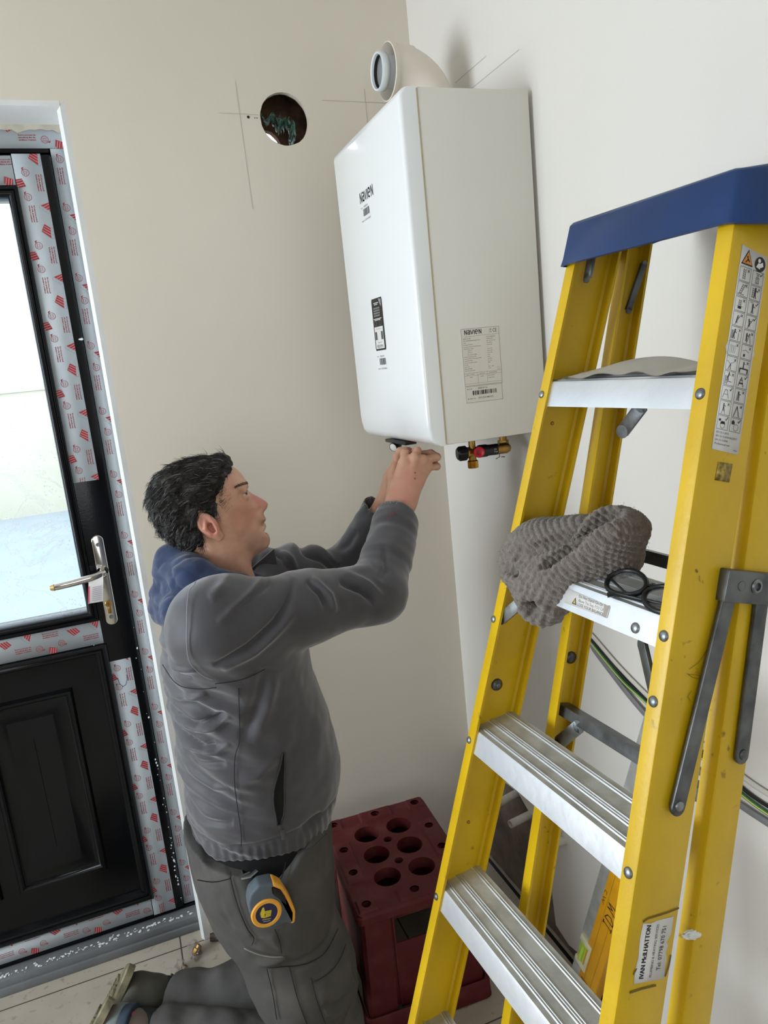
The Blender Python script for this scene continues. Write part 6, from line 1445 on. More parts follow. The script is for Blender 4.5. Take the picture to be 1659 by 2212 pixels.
# --- hair
ho = [(-0.860, 1.362), (-0.852, 1.392), (-0.8281, 1.4222), (-0.7840, 1.4375), (-0.7346, 1.4425), (-0.7036, 1.4384), (-0.692, 1.4200), (-0.680, 1.3981), (-0.672, 1.3769), (-0.672, 1.34), (-0.665, 1.29), (-0.69, 1.245), (-0.74, 1.235), (-0.7799, 1.2540), (-0.812, 1.2650), (-0.8371, 1.2906), (-0.853, 1.3300)]
Hh = Inflate(Poly2(ho, .0015, .05), [(a, b, w, d) for a, b, w, d in ctl if a < -.665 or b > 1.38] + [], grow=0.0, blur=1, gk=True)
Hh.W = Hh.W + 0.0075
hm = Poly2([(-.92, 1.48), (-.66, 1.48), (-.688, 1.4240), (-.702, 1.4120), (-.7165, 1.4030), (-.7230, 1.3880), (-.7350, 1.3730), (-.7430, 1.3550), (-.7440, 1.3360), (-.7530, 1.3330), (-.7620, 1.3480), (-.7760, 1.3500), (-.7830, 1.3340), (-.7790, 1.3050), (-.7730, 1.2800), (-.7760, 1.2650), (-.80, 1.2560), (-.85, 1.25), (-.92, 1.28)], .0015, .02, smooth=False)
def f_hair(P, c):
    d = Hh(P); m_ = -hm(P[:, 0], P[:, 2]) + 0.004 * vnoise(P * 160, 5) + 0.002 * vnoise(P * 420, 6)
    Q2 = np.stack([P[:, 0] * 30 + 9 * P[:, 2], P[:, 1] * 62, P[:, 2] * 62 - P[:, 0] * 30], 1)
    d = d - 0.0042 * vnoise(Q2, 1) - 0.0022 * vnoise(Q2 * 2.7, 2) - 0.0012 * vnoise(Q2 * 6.1, 3)
    back = np.clip((-0.79 - P[:, 0]) / 0.04, 0, 1); d = d - back * 0.006 * np.abs(vnoise(P * 48, 9))
    return smax(d, m_ * 0.8, .006)
hr = nets(f_hair, (-0.885, -0.60, 1.24), (-0.67, -0.40, 1.465), 0.0016, B=16, margin=2.2)
hair = join_mesh('hair', [hr], HAIR, person)
mb = MB(); rr = random.Random(9); cand = hr[0][(hr[0][:, 0] < -.70)]; nrm_ = v_normals(*hr)[(hr[0][:, 0] < -.70)]
for k in range(7000):
    i = rr.randrange(len(cand)); p = V(cand[i]); n_ = V(nrm_[i])
    fl = V((-0.8, rr.gauss(0, .25), 0.15 - 1.1 * max(0, (-.74 - p.x) * 9))) if p.z > 1.36 else V((-0.5 + rr.gauss(0, .2), rr.gauss(0, .2), -1.0))
    fl = (fl - n_ * fl.dot(n_)).normalized(); L_ = rr.uniform(.010, .022); w = V((rr.gauss(0, .3), rr.gauss(0, .3), rr.gauss(0, .3)))
    mb.tube([p - n_ * .001, p + fl * L_ * .5 + n_ * .0016 + w * .001, p + fl * L_ + n_ * rr.uniform(-.0010, .0012) + w * .003], [.00034, .0003, .0001], 4, cap=False, mi=1 if rr.random() < .10 else 0)
mb.build('hair_strands', [mat('black_strand', '0f0d0c', .4), mat('grey_strand', '86827f', .4)], hair, ang=180)['kind'] = 'stuff'
mb = MB()        # thin short hair fading over temple and sideburn
for k in range(900):
    t = rr.random(); cx, cz = [(-.728, 1.392), (-.732, 1.366), (-.744, 1.345), (-.75, 1.332), (-.712, 1.408)][rr.randrange(5)]; x, z = cx + rr.gauss(0, .010), cz + rr.gauss(0, .011)
    lo_, hi_ = -.60, -.5
    for _ in range(14):
        md = (lo_ + hi_) / 2
        if Hd(np.array([[x, md, z]]))[0] > 0: lo_ = md
        else: hi_ = md
    p = V((x, hi_ - .0001, z)); d = V((-.7, -.12, -.5 + rr.gauss(0, .2))).normalized() * rr.uniform(.004, .010); mb.tube([p, p + d], [.0002, .0001], 4, cap=False)
mb.build('temple_hair', mat('short_hair', '5a4c45', .6), hair, ang=180)['kind'] = 'stuff'

# --- torso garments
tp = [(-.868, 1.13), (-.8797, 1.0743), (-.8880, .9968), (-.884, .94), (-.880, .8721), (-.884, .8308), (-.8870, .7476), (-.8890, .6700), (-.8870, .58), (-.86, .42), (-.7142, .38), (-.61, .44), (-.5860, .6000), (-.5860, .6525), (-.5686, .7028), (-.5566, .7673), (-.5676, .8704), (-.5883, .9731), (-.5960, 1.0793), (-.625, 1.145), (-.6835, 1.170), (-.74, 1.185), (-.80, 1.190), (-.8500, 1.170)]
tctl = [(-.73, 1.05, .205, .13), (-.75, .90, .195, .14), (-.73, .75, .188, .14), (-.74, .62, .184, .14), (-.74, 1.13, .16, .10), (-.74, 1.19, .09, .07), (-.86, 1.0, .17, .09), (-.60, .9, .17, .10), (-.86, .7, .16, .09), (-.60, .72, .16, .10)]
Tp = Poly2(tp, .004, .14); Tj = Inflate(Tp, tctl, blur=3)
def at_fold(x, z, pts, w):
    d = np.full(len(x), 9.0); fr = np.zeros(len(x)); L = [math.hypot(q[0] - p[0], q[1] - p[1]) for p, q in zip(pts, pts[1:])]; T_ = sum(L); acc = 0
    for (a, b), (c_, e_), l in zip(pts, pts[1:], L):
        ab = np.array((c_ - a, e_ - b)); t = np.clip(((x - a) * ab[0] + (z - b) * ab[1]) / (ab @ ab), 0, 1); dd = np.hypot(x - a - t * ab[0], z - b - t * ab[1]); m_ = dd < d; d = np.where(m_, dd, d); fr = np.where(m_, (acc + t * l) / T_, fr); acc += l
    return np.exp(-(d / w) ** 2) * np.sqrt(np.maximum(np.sin(np.pi * fr), 0))
FJ = [
    ( [(-0.8879, 1.11), (-0.8839, 1.095), (-0.8549, 1.0922), (-0.833, 1.0929)] , 0.007 , 0.005 ),
    ( [(-0.8891, 1.0824), (-0.8686, 1.071), (-0.8401, 1.0726)] , 0.005 , -0.005 ),
    ( [(-0.8827, 1.0053), (-0.8673, 1.011), (-0.8434, 1.0234), (-0.8214, 1.0337)] , 0.008 , 0.006 ),
    ( [(-0.8745, 0.9698), (-0.8469, 0.9637), (-0.8129, 0.9759), (-0.7918, 0.9947)] , 0.007 , -0.008 ),
    ( [(-0.8789, 0.9566), (-0.8489, 0.9506), (-0.8149, 0.9618), (-0.7851, 0.9828)] , 0.007 , 0.006 ),
    ( [(-0.8884, 0.9417), (-0.8377, 0.9174), (-0.8191, 0.924)] , 0.006 , -0.009 ),
    ( [(-0.8916, 0.9268), (-0.8613, 0.9112), (-0.8173, 0.9108), (-0.7931, 0.9269)] , 0.008 , 0.006 ),
    ( [(-0.8787, 0.9045), (-0.8489, 0.8833), (-0.8064, 0.887)] , 0.007 , -0.005 ),
    ( [(-0.8863, 0.8764), (-0.864, 0.8488), (-0.8342, 0.8297), (-0.806, 0.8358)] , 0.009 , 0.005 ),
    ( [(-0.8891, 0.7815), (-0.8588, 0.7595), (-0.8069, 0.7629)] , 0.008 , -0.005 ),
    ( [(-0.7138, 1.0699), (-0.7415, 0.9853), (-0.7711, 0.9319)] , 0.014 , -0.006 ),
    ( [(-0.6953, 1.0544), (-0.7189, 0.9874), (-0.7535, 0.923)] , 0.015 , 0.004 ),
    ( [(-0.691, 0.7046), (-0.6324, 0.7158)] , 0.01 , -0.005 ),
    ( [(-0.7878, 0.8489), (-0.7522, 0.8567), (-0.7136, 0.8829)] , 0.012 , 0.003 ),
    ( [(-0.7932, 1.2175), (-0.7401, 1.2377), (-0.6999, 1.2387)] , 0.008 , 0.005 ),
    ( [(-0.7876, 1.1815), (-0.7178, 1.2081), (-0.6812, 1.2257), (-0.6506, 1.2194)] , 0.007 , 0.005 ),
    ( [(-0.8054, 1.1037), (-0.7413, 1.1243), (-0.6883, 1.1561), (-0.6597, 1.1826), (-0.6346, 1.2135)] , 0.007 , -0.007 ),
    ( [(-0.7915, 1.0899), (-0.7318, 1.1099), (-0.6756, 1.1446), (-0.6446, 1.1681)] , 0.009 , 0.005 ),
    ( [(-0.7629, 1.1885), (-0.7123, 1.2069), (-0.6783, 1.2166)] , 0.006 , -0.005 ),
    ( [(-0.6131, 1.2059), (-0.5956, 1.1845), (-0.5901, 1.1565)] , 0.006 , -0.006 ),
    ( [(-0.6015, 1.2079), (-0.577, 1.1761), (-0.5719, 1.1435)] , 0.007 , 0.005 ),
    ( [(-0.5496, 1.1927), (-0.5091, 1.165), (-0.4886, 1.1363)] , 0.006 , -0.008 ),
    ( [(-0.5364, 1.2004), (-0.4924, 1.173), (-0.4712, 1.1479)] , 0.007 , 0.006 ),
    ( [(-0.5309, 1.2011), (-0.4921, 1.1992), (-0.471, 1.1979)] , 0.006 , 0.004 ),
    ( [(-0.4282, 1.2255), (-0.4469, 1.1905), (-0.4683, 1.1754)] , 0.008 , -0.004 ),
]
SEAMS_J = [
    ('s', [(-0.7665, 1.0426), (-0.7746, 0.9434), (-0.787, 0.9099), (-0.797, 0.8509), (-0.7974, 0.8053), (-0.7983, 0.7494), (-0.8022, 0.7155)] , 0 ),
    ('s', [(-0.8101, 1.2494), (-0.8274, 1.2217), (-0.8372, 1.1823), (-0.8434, 1.1417), (-0.8409, 1.1114), (-0.8233, 1.0812), (-0.8068, 1.0683)] , 1 ),
    ('s', [(-0.8038, 1.0517), (-0.8232, 1.0495), (-0.8558, 1.049), (-0.8848, 1.0593)] , 0 ),
    ('s', [(-0.8053, 1.06), (-0.7583, 1.0595), (-0.7149, 1.0683)] , 0 ),
]
ZIP = [(-0.7001, 0.8881), (-0.7048, 0.8655), (-0.7119, 0.8387), (-0.7176, 0.8162), (-0.72, 0.7974), (-0.7217, 0.7783), (-0.7233, 0.7591), (-0.7273, 0.7426)]
FT = [
    ( [(-0.8862, 0.6886), (-0.86, 0.6341), (-0.842, 0.5766)] , 0.008 , 0.004 ),
    ( [(-0.8116, 0.534), (-0.7831, 0.5118), (-0.762, 0.4926)] , 0.006 , -0.004 ),
    ( [(-0.8083, 0.4599), (-0.7705, 0.4699), (-0.7515, 0.4745)] , 0.008 , 0.007 ),
    ( [(-0.7718, 0.4599), (-0.7354, 0.4549), (-0.6593, 0.4549), (-0.622, 0.4826)] , 0.006 , -0.006 ),
    ( [(-0.6978, 0.3537), (-0.6712, 0.3306), (-0.6417, 0.3285)] , 0.008 , -0.007 ),
    ( [(-0.6998, 0.338), (-0.6688, 0.3094), (-0.6391, 0.3071)] , 0.008 , 0.006 ),
    ( [(-0.6562, 0.2635), (-0.6248, 0.2891)] , 0.008 , -0.006 ),
    ( [(-0.8531, 0.6215), (-0.8504, 0.5799), (-0.8378, 0.5441)] , 0.006 , -0.004 ),
    ( [(-0.737, 0.5501), (-0.6908, 0.5105), (-0.6789, 0.4524)] , 0.02 , 0.004 ),
]
SEAMS_T = [
    ('s', [(-0.8304, 0.6877), (-0.8306, 0.6501), (-0.8266, 0.6035), (-0.816, 0.5534), (-0.8071, 0.5333), (-0.8122, 0.5158)] , 0 ),
    ('s', [(-0.7676, 0.5469), (-0.7622, 0.5188), (-0.7607, 0.4889)] , 0 ),
    ('s', [(-0.8272, 0.5044), (-0.7934, 0.488), (-0.7595, 0.4801)] , 1 ),
    ('s', [(-0.7915, 0.4631), (-0.7365, 0.4468), (-0.6802, 0.4421), (-0.6349, 0.4555)] , 0 ),
    ('s', [(-0.7922, 0.4582), (-0.7885, 0.4035), (-0.7882, 0.3364)] , 0 ),
    ('s', [(-0.75, 0.4505), (-0.7445, 0.3837), (-0.7338, 0.3187)] , 0 ),
    ('s', [(-0.7122, 0.4149), (-0.7085, 0.3676), (-0.6973, 0.3016)] , 0 ),
    ('s', [(-0.7107, 0.4055), (-0.6618, 0.4095), (-0.6258, 0.4217)] , 0 ),
    ('s', [(-0.6408, 0.7021), (-0.696, 0.6708), (-0.7447, 0.6349)] , 0 ),
    ('s', [(-0.8908, 0.6923), (-0.8624, 0.6768), (-0.8309, 0.673)] , 0 ),
]
PKT = [
    (Poly2( [(-0.89, 0.699), (-0.8312, 0.6821), (-0.8266, 0.6035), (-0.8071, 0.5333), (-0.7665, 0.5386), (-0.7595, 0.4801), (-0.8275, 0.5024), (-0.8617, 0.572), (-0.8859, 0.6416)] , .004, .1, smooth=False), 0.0025 ),
    (Poly2( [(-0.7906, 0.4542), (-0.7351, 0.4377), (-0.6334, 0.4413), (-0.6032, 0.2193), (-0.7898, 0.3077)] , .004, .1, smooth=False), 0.0025 ),
    (Poly2( [(-0.7107, 0.4055), (-0.6258, 0.4217), (-0.6044, 0.3005), (-0.6957, 0.2914)] , .004, .1, smooth=False), 0.003 ),
]
jk = SDF()
for s_, e_, c_, r0, r1_, r2_ in ((SHN, ELN, CUN, .080, .058, .049), (SHF, ELF, CUF, .080, .055, .047)):
    jk.cap(s_, s_ * .45 + e_ * .55, r0, .066, k=.05); jk.cap(s_ * .45 + e_ * .55, e_, .066, r1_, k=.03); jk.cap(e_, c_, r1_, r2_, k=.018)
jk.ell(SHN + (0.01, 0.03, -.03), (.085, .065, .09), k=.06)
jk2 = SDF()
for e_, c_, r2_ in ((ELN, CUN, .049), (ELF, CUF, .047)):
    d_ = (c_ - e_) / np.linalg.norm(c_ - e_); jk2.cap(c_ - d_ * .005, c_ + d_ * .10, r2_ - .0065, r2_ + .012, k=.004, op='s'); 
dN = (CUN - ELN) / np.linalg.norm(CUN - ELN); dF = (CUF - ELF) / np.linalg.norm(CUF - ELF)
jk2.cap((-.745, -.5, 1.30), (-.745, -.5, 1.175), .085, .070, k=.02, op='s')
def f_jacket(P, c):
    d = chain(jk, P, c, Tj(P))
    d = smax(d, (P - CUN) @ dN - 0.022 - 0.25 * ((P - CUN) @ np.array((-.8, -.3, .5))), .006) if True else d
    m2 = (P - CUF) @ dF - 0.028; far = (P[:, 0] > -.5) & (P[:, 1] > -.47); d = np.where(far, smax(d, m2, .006), d)
    return chain(jk2, P, c, d)
def near_arm_only(P): return (P[:, 0] > -.5) & (P[:, 1] < -.45)
def f_jacket(P, c):
    d = chain(jk, P, c, Tj(P)); n_ = (P[:, 0] > -.5) & (P[:, 1] <= -.46); fr = (P[:, 0] > -.5) & (P[:, 1] > -.46)
    d = np.where(n_, smax(d, (P - CUN) @ dN - 0.012 + 0.28 * ((P - CUN) @ np.array((.8, -.45, -.4))), .005), d)
    d = np.where(fr, smax(d, (P - CUF) @ dF - 0.030, .005), d)
    d = smax(d, .664 + .010 * np.sin(P[:, 0] * 14) - P[:, 2], .006)
    return chain(jk2, P, c, d)
def jdisp(v, N_):
    x, y, z = v.T; nearm = np.clip(-N_[:, 1] * 1.5 + .35, 0, 1); tors = np.clip((-.55 - x) / .06, 0, 1)
    d = 0.0030 * vnoise(v * 16, 3) + 0.0012 * vnoise(v * 44, 4)
    bk = np.clip((-.70 - x) / .12, 0, 1) * np.clip((1.12 - z) / .1, 0, 1)
    d += bk * (0.0085 * vnoise(np.stack([x * 6, y * 6, z * 34 + 5 * x * 5], 1), 7) + .004 * vnoise(np.stack([x * 10, y * 9, z * 70 + 30 * x], 1), 8))
    for pts, w, a in FJ: d += 1.7 * a * at_fold(x, z, pts, w * .85) * nearm
    # far sleeve and forearms: short cross folds
    t = (v - ELN) @ dN; arm = np.clip((x + .50) / .05, 0, 1)
    d += arm * 0.0028 * vnoise(np.stack([t * 60, y * 14, x * 10], 1), 12)
    fa = np.clip((y + .42) / .05, 0, 1) * np.clip((x + .66) / .05, 0, 1); d += fa * 0.0060 * np.sin((x * .9 - z * .5) * 95 + 2.5 * vnoise(v * 12, 2))
    hem = np.clip((.712 - z) / .006, 0, 1) * tors; d += -0.0035 * np.exp(-((z - .714) / .004) ** 2) * tors + hem * 0.0010 * np.sin(x * 420)
    return d
JK = mat('charcoal_softshell', '403e43', 0.55, col2='38363a', nscale=30, mix=0.5, bump=0.08, bscale=700, sheen=0.5, spec=0.45)
jv, jq = nets(f_jacket, (-.93, -.80, .56), (-.27, -.22, 1.33), .0034, B=16, margin=2.0)
jv = v_smooth(jv, jq, 1, .5); jv = jv + v_normals(jv, jq) * jdisp(jv, v_normals(jv, jq))[:, None]
jacket = join_mesh('jacket', [(jv, jq)], JK, person)
# snap seams and zip onto the cloth surface
def on_cloth(x, z, y0=-.95, f=None):
    P = np.stack([np.full(400, x), np.linspace(y0, -.45, 400), np.full(400, z)], 1); d = (f or (lambda P: f_jacket(P, None)))(P); i = np.argmax(d < 0); return P[i]
def near_surf(ob_v, x, z):
    m_ = (np.abs(ob_v[:, 0] - x) < .007) & (np.abs(ob_v[:, 2] - z) < .007) & (ob_v[:, 1] < -.5)
    return ob_v[m_][:, 1].min() if m_.any() else -.7
def seam(name, pts, r, mt, par, vv, lift=0.0006, n=6):
    pp = smooth([(a, 0, b) for a, b in pts], n); out = [V((p.x, near_surf(vv, p.x, p.z) + r * .2 - lift, p.z)) for p in pp]
    for _ in range(2): out = [out[0]] + [(out[i - 1] + out[i] * 2 + out[i + 1]) / 4 for i in range(1, len(out) - 1)] + [out[-1]]
    mb = MB(); mb.tube(out, r, 6); return mb.build(name, mt, par, ang=180)
SEAM = mat('dark_seam', '232225', .8); PIPE = mat('seam_piping', '8d8a92', .6)
for nm, pts, mt in SEAMS_J: seam('seam', pts, .0011 if mt else .0009, PIPE if mt else SEAM, jacket, jv)
# pocket zip: gaping black opening, teeth and puller
zp = ZIP; mb = MB(); cl = [V((a, near_surf(jv, a, b) - .0006, b)) for a, b in zp]
wd = [.0008, .003, .0065, .009, .0098, .0090, .006, .0015]
mb.add([p + V((-w, 0, 0)) for p, w in zip(cl, wd)] + [p + V((w, 0, 0)) for p, w in zip(cl, wd)], [(i, i + 1, len(cl) + i + 1, len(cl) + i) for i in range(len(cl) - 1)])
mb.build('pocket_opening', mat('black_lining', '0c0c0d', .9), jacket, ang=180)
for sg in (-1, 1):
    mb = MB(); mb.tube([p + V((sg * (w + .0012), -.0008, 0)) for p, w in zip(cl, wd)], .0016, 6); mb.build('zip_tape', mat('zip_edge', '2e2d30', .6), jacket, ang=180)
mb = MB(); e = cl[-1]; mb.box(e + V((0.001, -.004, -.004)), (.006, .004, .011), bev=.001); mb.box(e + V((.004, -.005, -.020)), (.008, .002, .022), bev=.0009); mb.box(e + V((.004, -.0062, -.017)), (.003, .0006, .006)); mb.build('zip_puller', M['dk_steel'], jacket)
# collar: near lapel and stand-up far side
mb = MB()
def flap(P_, th, mi=0):
    P_ = [V(p) for p in P_]; n_ = (P_[1] - P_[0]).cross(P_[2] - P_[0]).normalized() * th; k = len(P_)
    mb.add([p - n_ for p in P_] + [p + n_ for p in P_], [tuple(range(k)), tuple(reversed(range(k, 2 * k)))] + [(i, (i + 1) % k, k + (i + 1) % k, k + i) for i in range(k)], mi)
flap([(-.668, -.400, 1.176), (-.6125, -.395, 1.2086), (-.610, -.40, 1.150), (-.578, -.39, 1.125), (-.655, -.40, 1.13)], .003)
mb.build('collar', JK, jacket, ang=40); mb = MB()
flap([(-.752, -.602, 1.222), (-.712, -.598, 1.212), (-.672, -.590, 1.186), (-.648, -.575, 1.158), (-.690, -.612, 1.158), (-.735, -.630, 1.190)], .003)
mb.build('collar', JK, jacket, ang=40)
mb = MB(); c_ = V(CUN) + V(dN) * .002; mb.box((0, 0, 0), (.020, .004, .013), frame_mat(V((-.386, on_cloth(-.386, 1.2720)[1] - .0012, 1.2720)), V((.8, -.3, .5)).normalized(), V((-.35, -.92, 0.1)).normalized(), V((-.4, .1, .9)).normalized()), bev=.0012); mb.build('cuff_tab', mat('maroon_tab', '5b4348', .6), jacket)

# --- navy hood bunched behind the neck
hd = SDF()
roll = [(-.822, -.5, 1.228, .044), (-.806, -.570, 1.222, .038), (-.762, -.598, 1.200, .030), (-.712, -.588, 1.182, .022), (-.665, -.560, 1.156, .017)]
for a, b in zip(roll, roll[1:]): hd.cap(a[:3], b[:3], a[3], b[3], k=.03)
rollf = [(x, -1.0 - y, z, r) for x, y, z, r in roll]
for a, b in zip(rollf, rollf[1:]): hd.cap(a[:3], b[:3], a[3], b[3], k=.03)
low = [(-.838, -.5, 1.165, .052), (-.826, -.585, 1.162, .046), (-.790, -.645, 1.160, .030)]
for a, b in zip(low, low[1:]): hd.cap(a[:3], b[:3], a[3], b[3], k=.012)
lowf = [(x, -1.0 - y, z, r) for x, y, z, r in low]
for a, b in zip(lowf, lowf[1:]): hd.cap(a[:3], b[:3], a[3], b[3], k=.012)
hd.cap((-.75, -.5, 1.32), (-.745, -.5, 1.17), .060, .056, k=.010, op='s')
def hoodd(v, N_):
    q = np.stack([v[:, 0] * 14 + v[:, 2] * 10, v[:, 1] * 20, v[:, 2] * 34 - v[:, 0] * 8], 1)
    return 0.010 * (np.abs(vnoise(q, 21)) - .35) + 0.004 * (np.abs(vnoise(q * 2.3, 22)) - .3)
NV = mat('navy_cotton', '25365a', .85, col2='1b2741', nscale=40, mix=.5, bump=.15, bscale=600, sheen=.3)
ov, oq = nets(lambda P, c: hd.ev(P, c), (-.92, -.72, 1.08), (-.60, -.28, 1.32), .0028, B=16); ov = ov + v_normals(ov, oq) * hoodd(ov, v_normals(ov, oq))[:, None]
join_mesh('hood', [(ov, oq)], NV, person)

# --- undershirt and trousers
us = Poly2([(-.868, .95), (-.876, .66), (-.873, .55), (-.78, .48), (-.68, .48), (-.606, .55), (-.602, .66), (-.61, .95)], .004, .1); Us = Inflate(us, [(-.74, .7, .176, .13), (-.74, .55, .176, .1)])
uv = nets(lambda P, c: smax(Us(P), P[:, 2] - .72, .01), (-.92, -.72, .46), (-.55, -.28, .74), .008, B=12, margin=2.2); join_mesh('undershirt', [uv], mat('black_jersey', '0e0e10', .9), person)
tr = Poly2([(-.884, .95), (-.898, .62), (-.893, .52), (-.86, .42), (-.80, .37), (-.68, .40), (-.606, .52), (-.590, .66), (-.590, .95)], .004, .12); Tr = Inflate(tr, [(-.75, .66, .190, .14), (-.75, .55, .190, .13), (-.74, .42, .17, .11), (-.86, .5, .15, .09)])
ts = SDF()
for h_, k_, a_ in ((HIN, KNN, ANN), (HIF, KNF, ANF)):
    m_ = h_ * .5 + k_ * .5; ts.cap(h_ + (0, 0, -.03), m_, .112, .104, k=.05); ts.cap(m_, k_ + (0, 0, .012), .104, .082, k=.05); ts.cap(k_ + (-.01, 0, -.008), k_ * .5 + a_ * .5, .076, .070, k=.035); ts.cap(k_ * .5 + a_ * .5, a_, .070, .058, k=.03)
ts.cap((-.60, -.54, .35), (-.60, -.5, .10), .03, .03, k=.03, op='s')
tmask = Poly2([(-1.2, .0), (-1.2, .3), (-.97, .4), (-.97, .668), (-.900, .668), (-.860, .658), (-.803, .656), (-.797, .630), (-.784, .610), (-.746, .620), (-.694, .662), (-.636, .690), (-.50, .690), (-.50, .0)], .004, .1, smooth=False)
dAN, dAF = (ANN - KNN) / np.linalg.norm(ANN - KNN), (ANF - KNF) / np.linalg.norm(ANF - KNF)
def f_tr(P, c):
    d = chain(ts, P, c, Tr(P)); d = smax(d, -tmask(P[:, 0], P[:, 2]), .004) if True else d
    d = np.where(P[:, 1] < -.5, d, d)
    for a_, dd in ((ANN, dAN), (ANF, dAF)):
        near_ = np.linalg.norm(P - a_, axis=1) < .16; d = np.where(near_, smax(d, (P - a_) @ dd - .010, .006), d)
    return smax(d, .004 - P[:, 2], .008)
def tdisp(v, N_):
    x, y, z = v.T; nearm = np.clip(-N_[:, 1] * 1.5 + .35, 0, 1); d = 0.0032 * vnoise(v * 15, 31) + .0012 * vnoise(v * 48, 32)
    for pts, w, a in FT: d += a * at_fold(x, z, pts, w) * nearm
    for (pg, a) in PKT: d += a * np.clip(pg(x, z) / .004, 0, 1) * nearm * (y < -.6)
    cf = np.clip((.24 - z) / .05, 0, 1) * np.clip((-.74 - x) / .05, 0, 1); d += cf * (.0075 * vnoise(np.stack([x * 24, y * 12, z * 12], 1), 33) + .0035 * np.sin(x * 60 + 5 * vnoise(v * 9, 34)))
    return d
TRM = mat('grey_work_trouser', '504e4c', .85, col2='6c6863', nscale=11, mix=.5, bump=.14, bscale=600, spec=.2, lo=.5, hi=.75)
tv, tq = nets(f_tr, (-1.14, -.76, .0), (-.53, -.16, .74), .0040, B=16, margin=2.0); tv = v_smooth(tv, tq, 1, .5); n_ = v_normals(tv, tq); tv = tv + n_ * tdisp(tv, n_)[:, None]; tv[:, 2] = np.maximum(tv[:, 2], .0015)
trousers = join_mesh('trousers', [(tv, tq)], TRM, person)
for nm, pts, mt in SEAMS_T: seam('stitched_seam', pts, .0010, SEAM if not mt else mat('pale_dust_seam', '8d8983', .9), trousers, tv)
mb = MB(); lx = [(-.806, .672), (-.803, .650), (-.795, .620), (-.784, .590)]
pp = [V((a, near_surf(tv, a, min(b, .62)) - .003, b)) for a, b in lx]; mb.tube(pp, .012, 8, flat=(1.0, .25), up=(0, -1, 0)); mb.build('belt_loop', TRM, trousers, ang=60)
mb = MB(); mb.tube([V((-.812, pp[0].y - .002, .668)), V((-.797, pp[0].y - .008, .670)), V((-.783, pp[0].y - .002, .673))], .005, 8, flat=(1, .5)); mb.build('metal_clip', M['steel'], trousers)

# --- boots
SOLE = mat('khaki_boot_sole', '8c8467', .6, col2='4e4a3c', nscale=40, mix=.8, bump=.4, bscale=90); UP1 = mat('dark_boot_leather', '38362f', .65, col2='4a463a', nscale=20, mix=.6, bump=.2); UP2 = mat('taupe_boot_suede', '7d7164', .85, col2='6a6056', nscale=25, mix=.6, bump=.2, bscale=200); GRS = mat('grey_green_suede', '7d8683', .9, col2='6f7775', nscale=30, mix=.6)
def boot(A, yaw, heel_up, name, um, lab, side_col=None):
    """A ankle; foot stands on its toes, sole facing backwards"""
    A = np.array(A, float); back = np.array((math.cos(yaw), math.sin(yaw), 0.0)) * -1; lat = np.array((back[1], -back[0], 0)); up = np.array((0, 0, 1.0))
    # foot axis runs heel(top) -> toe(bottom); sole normal points back
    heel = A + back * .052 + up * .066; ball = A + back * .122 - up * .040; toe = A + back * .115 - up * .092
    fa = (heel - ball) / np.linalg.norm(heel - ball); sn = np.cross(lat, fa); sn /= np.linalg.norm(sn)
    if sn @ back < 0: sn = -sn
    S = SDF(); S.cap(A - back * .010 + up * .0, A + back * .02, .048, .052, k=.03); S.cap(heel - sn * .026 - fa * .012, ball - sn * .026, .036, .044, k=.04, flat=(lat, .95)); S.cap(ball - sn * .02, toe + up * .038, .042, .034, k=.04)
    S.cap(A, ball - sn * .03, .050, .042, k=.04)
    def f(P, c): return smax(smax(S.ev(P, c), (P - heel) @ sn + .0, .006), .006 - P[:, 2], .006)
    v, q_ = nets(f, A - .2, A + .2, .0032, B=16); v = v + v_normals(v, q_) * (.0015 * vnoise(v * 40, 41))[:, None]; v[:, 2] = np.maximum(v[:, 2], .0015)
    up_ = join_mesh(name, [(v, q_)], um, person)
    if lab: up_['label'] = lab
    mb = MB(); rings = []
    out = []
    for k in range(28):
        t = 2 * math.pi * k / 28; s = math.cos(t); l = math.sin(t); L = np.linalg.norm(heel - ball)
        out.append((s * (L / 2 + .045) , l * (.046 if s < 0 else .039) * (1 - .12 * abs(s) ** 3)))
    mid = (heel + ball) / 2
    def ring(o, sc=1.0): return [V(mid + fa * a * sc + lat * b * sc + sn * o) for a, b in out]
    R = [ring(-.006, .98), ring(-.006, 1.04), ring(.010, 1.05), ring(.014, 1.0)]; n = 28
    mb.add([p for r in R for p in r], [(i * n + k, i * n + (k + 1) % n, (i + 1) * n + (k + 1) % n, (i + 1) * n + k) for i in range(3) for k in range(n)] + [tuple(3 * n + k for k in range(n))])
    sl = mb.build('boot_sole', SOLE, up_, ang=30); mb = MB()
    for i in range(-5, 6):
        for sd in (-1, 0, 1):
            a = i * .0125; b = sd * .024; 
            if abs(i) > 4 and sd: continue
            mb.box((0, 0, 0), (.008, .018, .007), frame_mat(V(mid + fa * a + lat * b + sn * .016), V(fa * .94 + lat * .34 * (sd or .3)), V(lat * .94 - fa * .34 * (sd or .3)), V(sn)), bev=.001)
    mb.build('sole_lugs', SOLE, sl, ang=30); return up_, A, back, lat, up, fa, sn, heel, ball
b1 = boot((-1.042, -.282, .112), math.radians(-14), 1, 'boot', UP1, 'dark leather boot with chunky khaki sole')
b2 = boot((-1.092, -.376, .118), math.radians(-24), 1, 'boot', UP2, 'taupe and grey suede boot with red lace loop')
up_, A, back, lat, up, fa, sn, heel, ball = b2
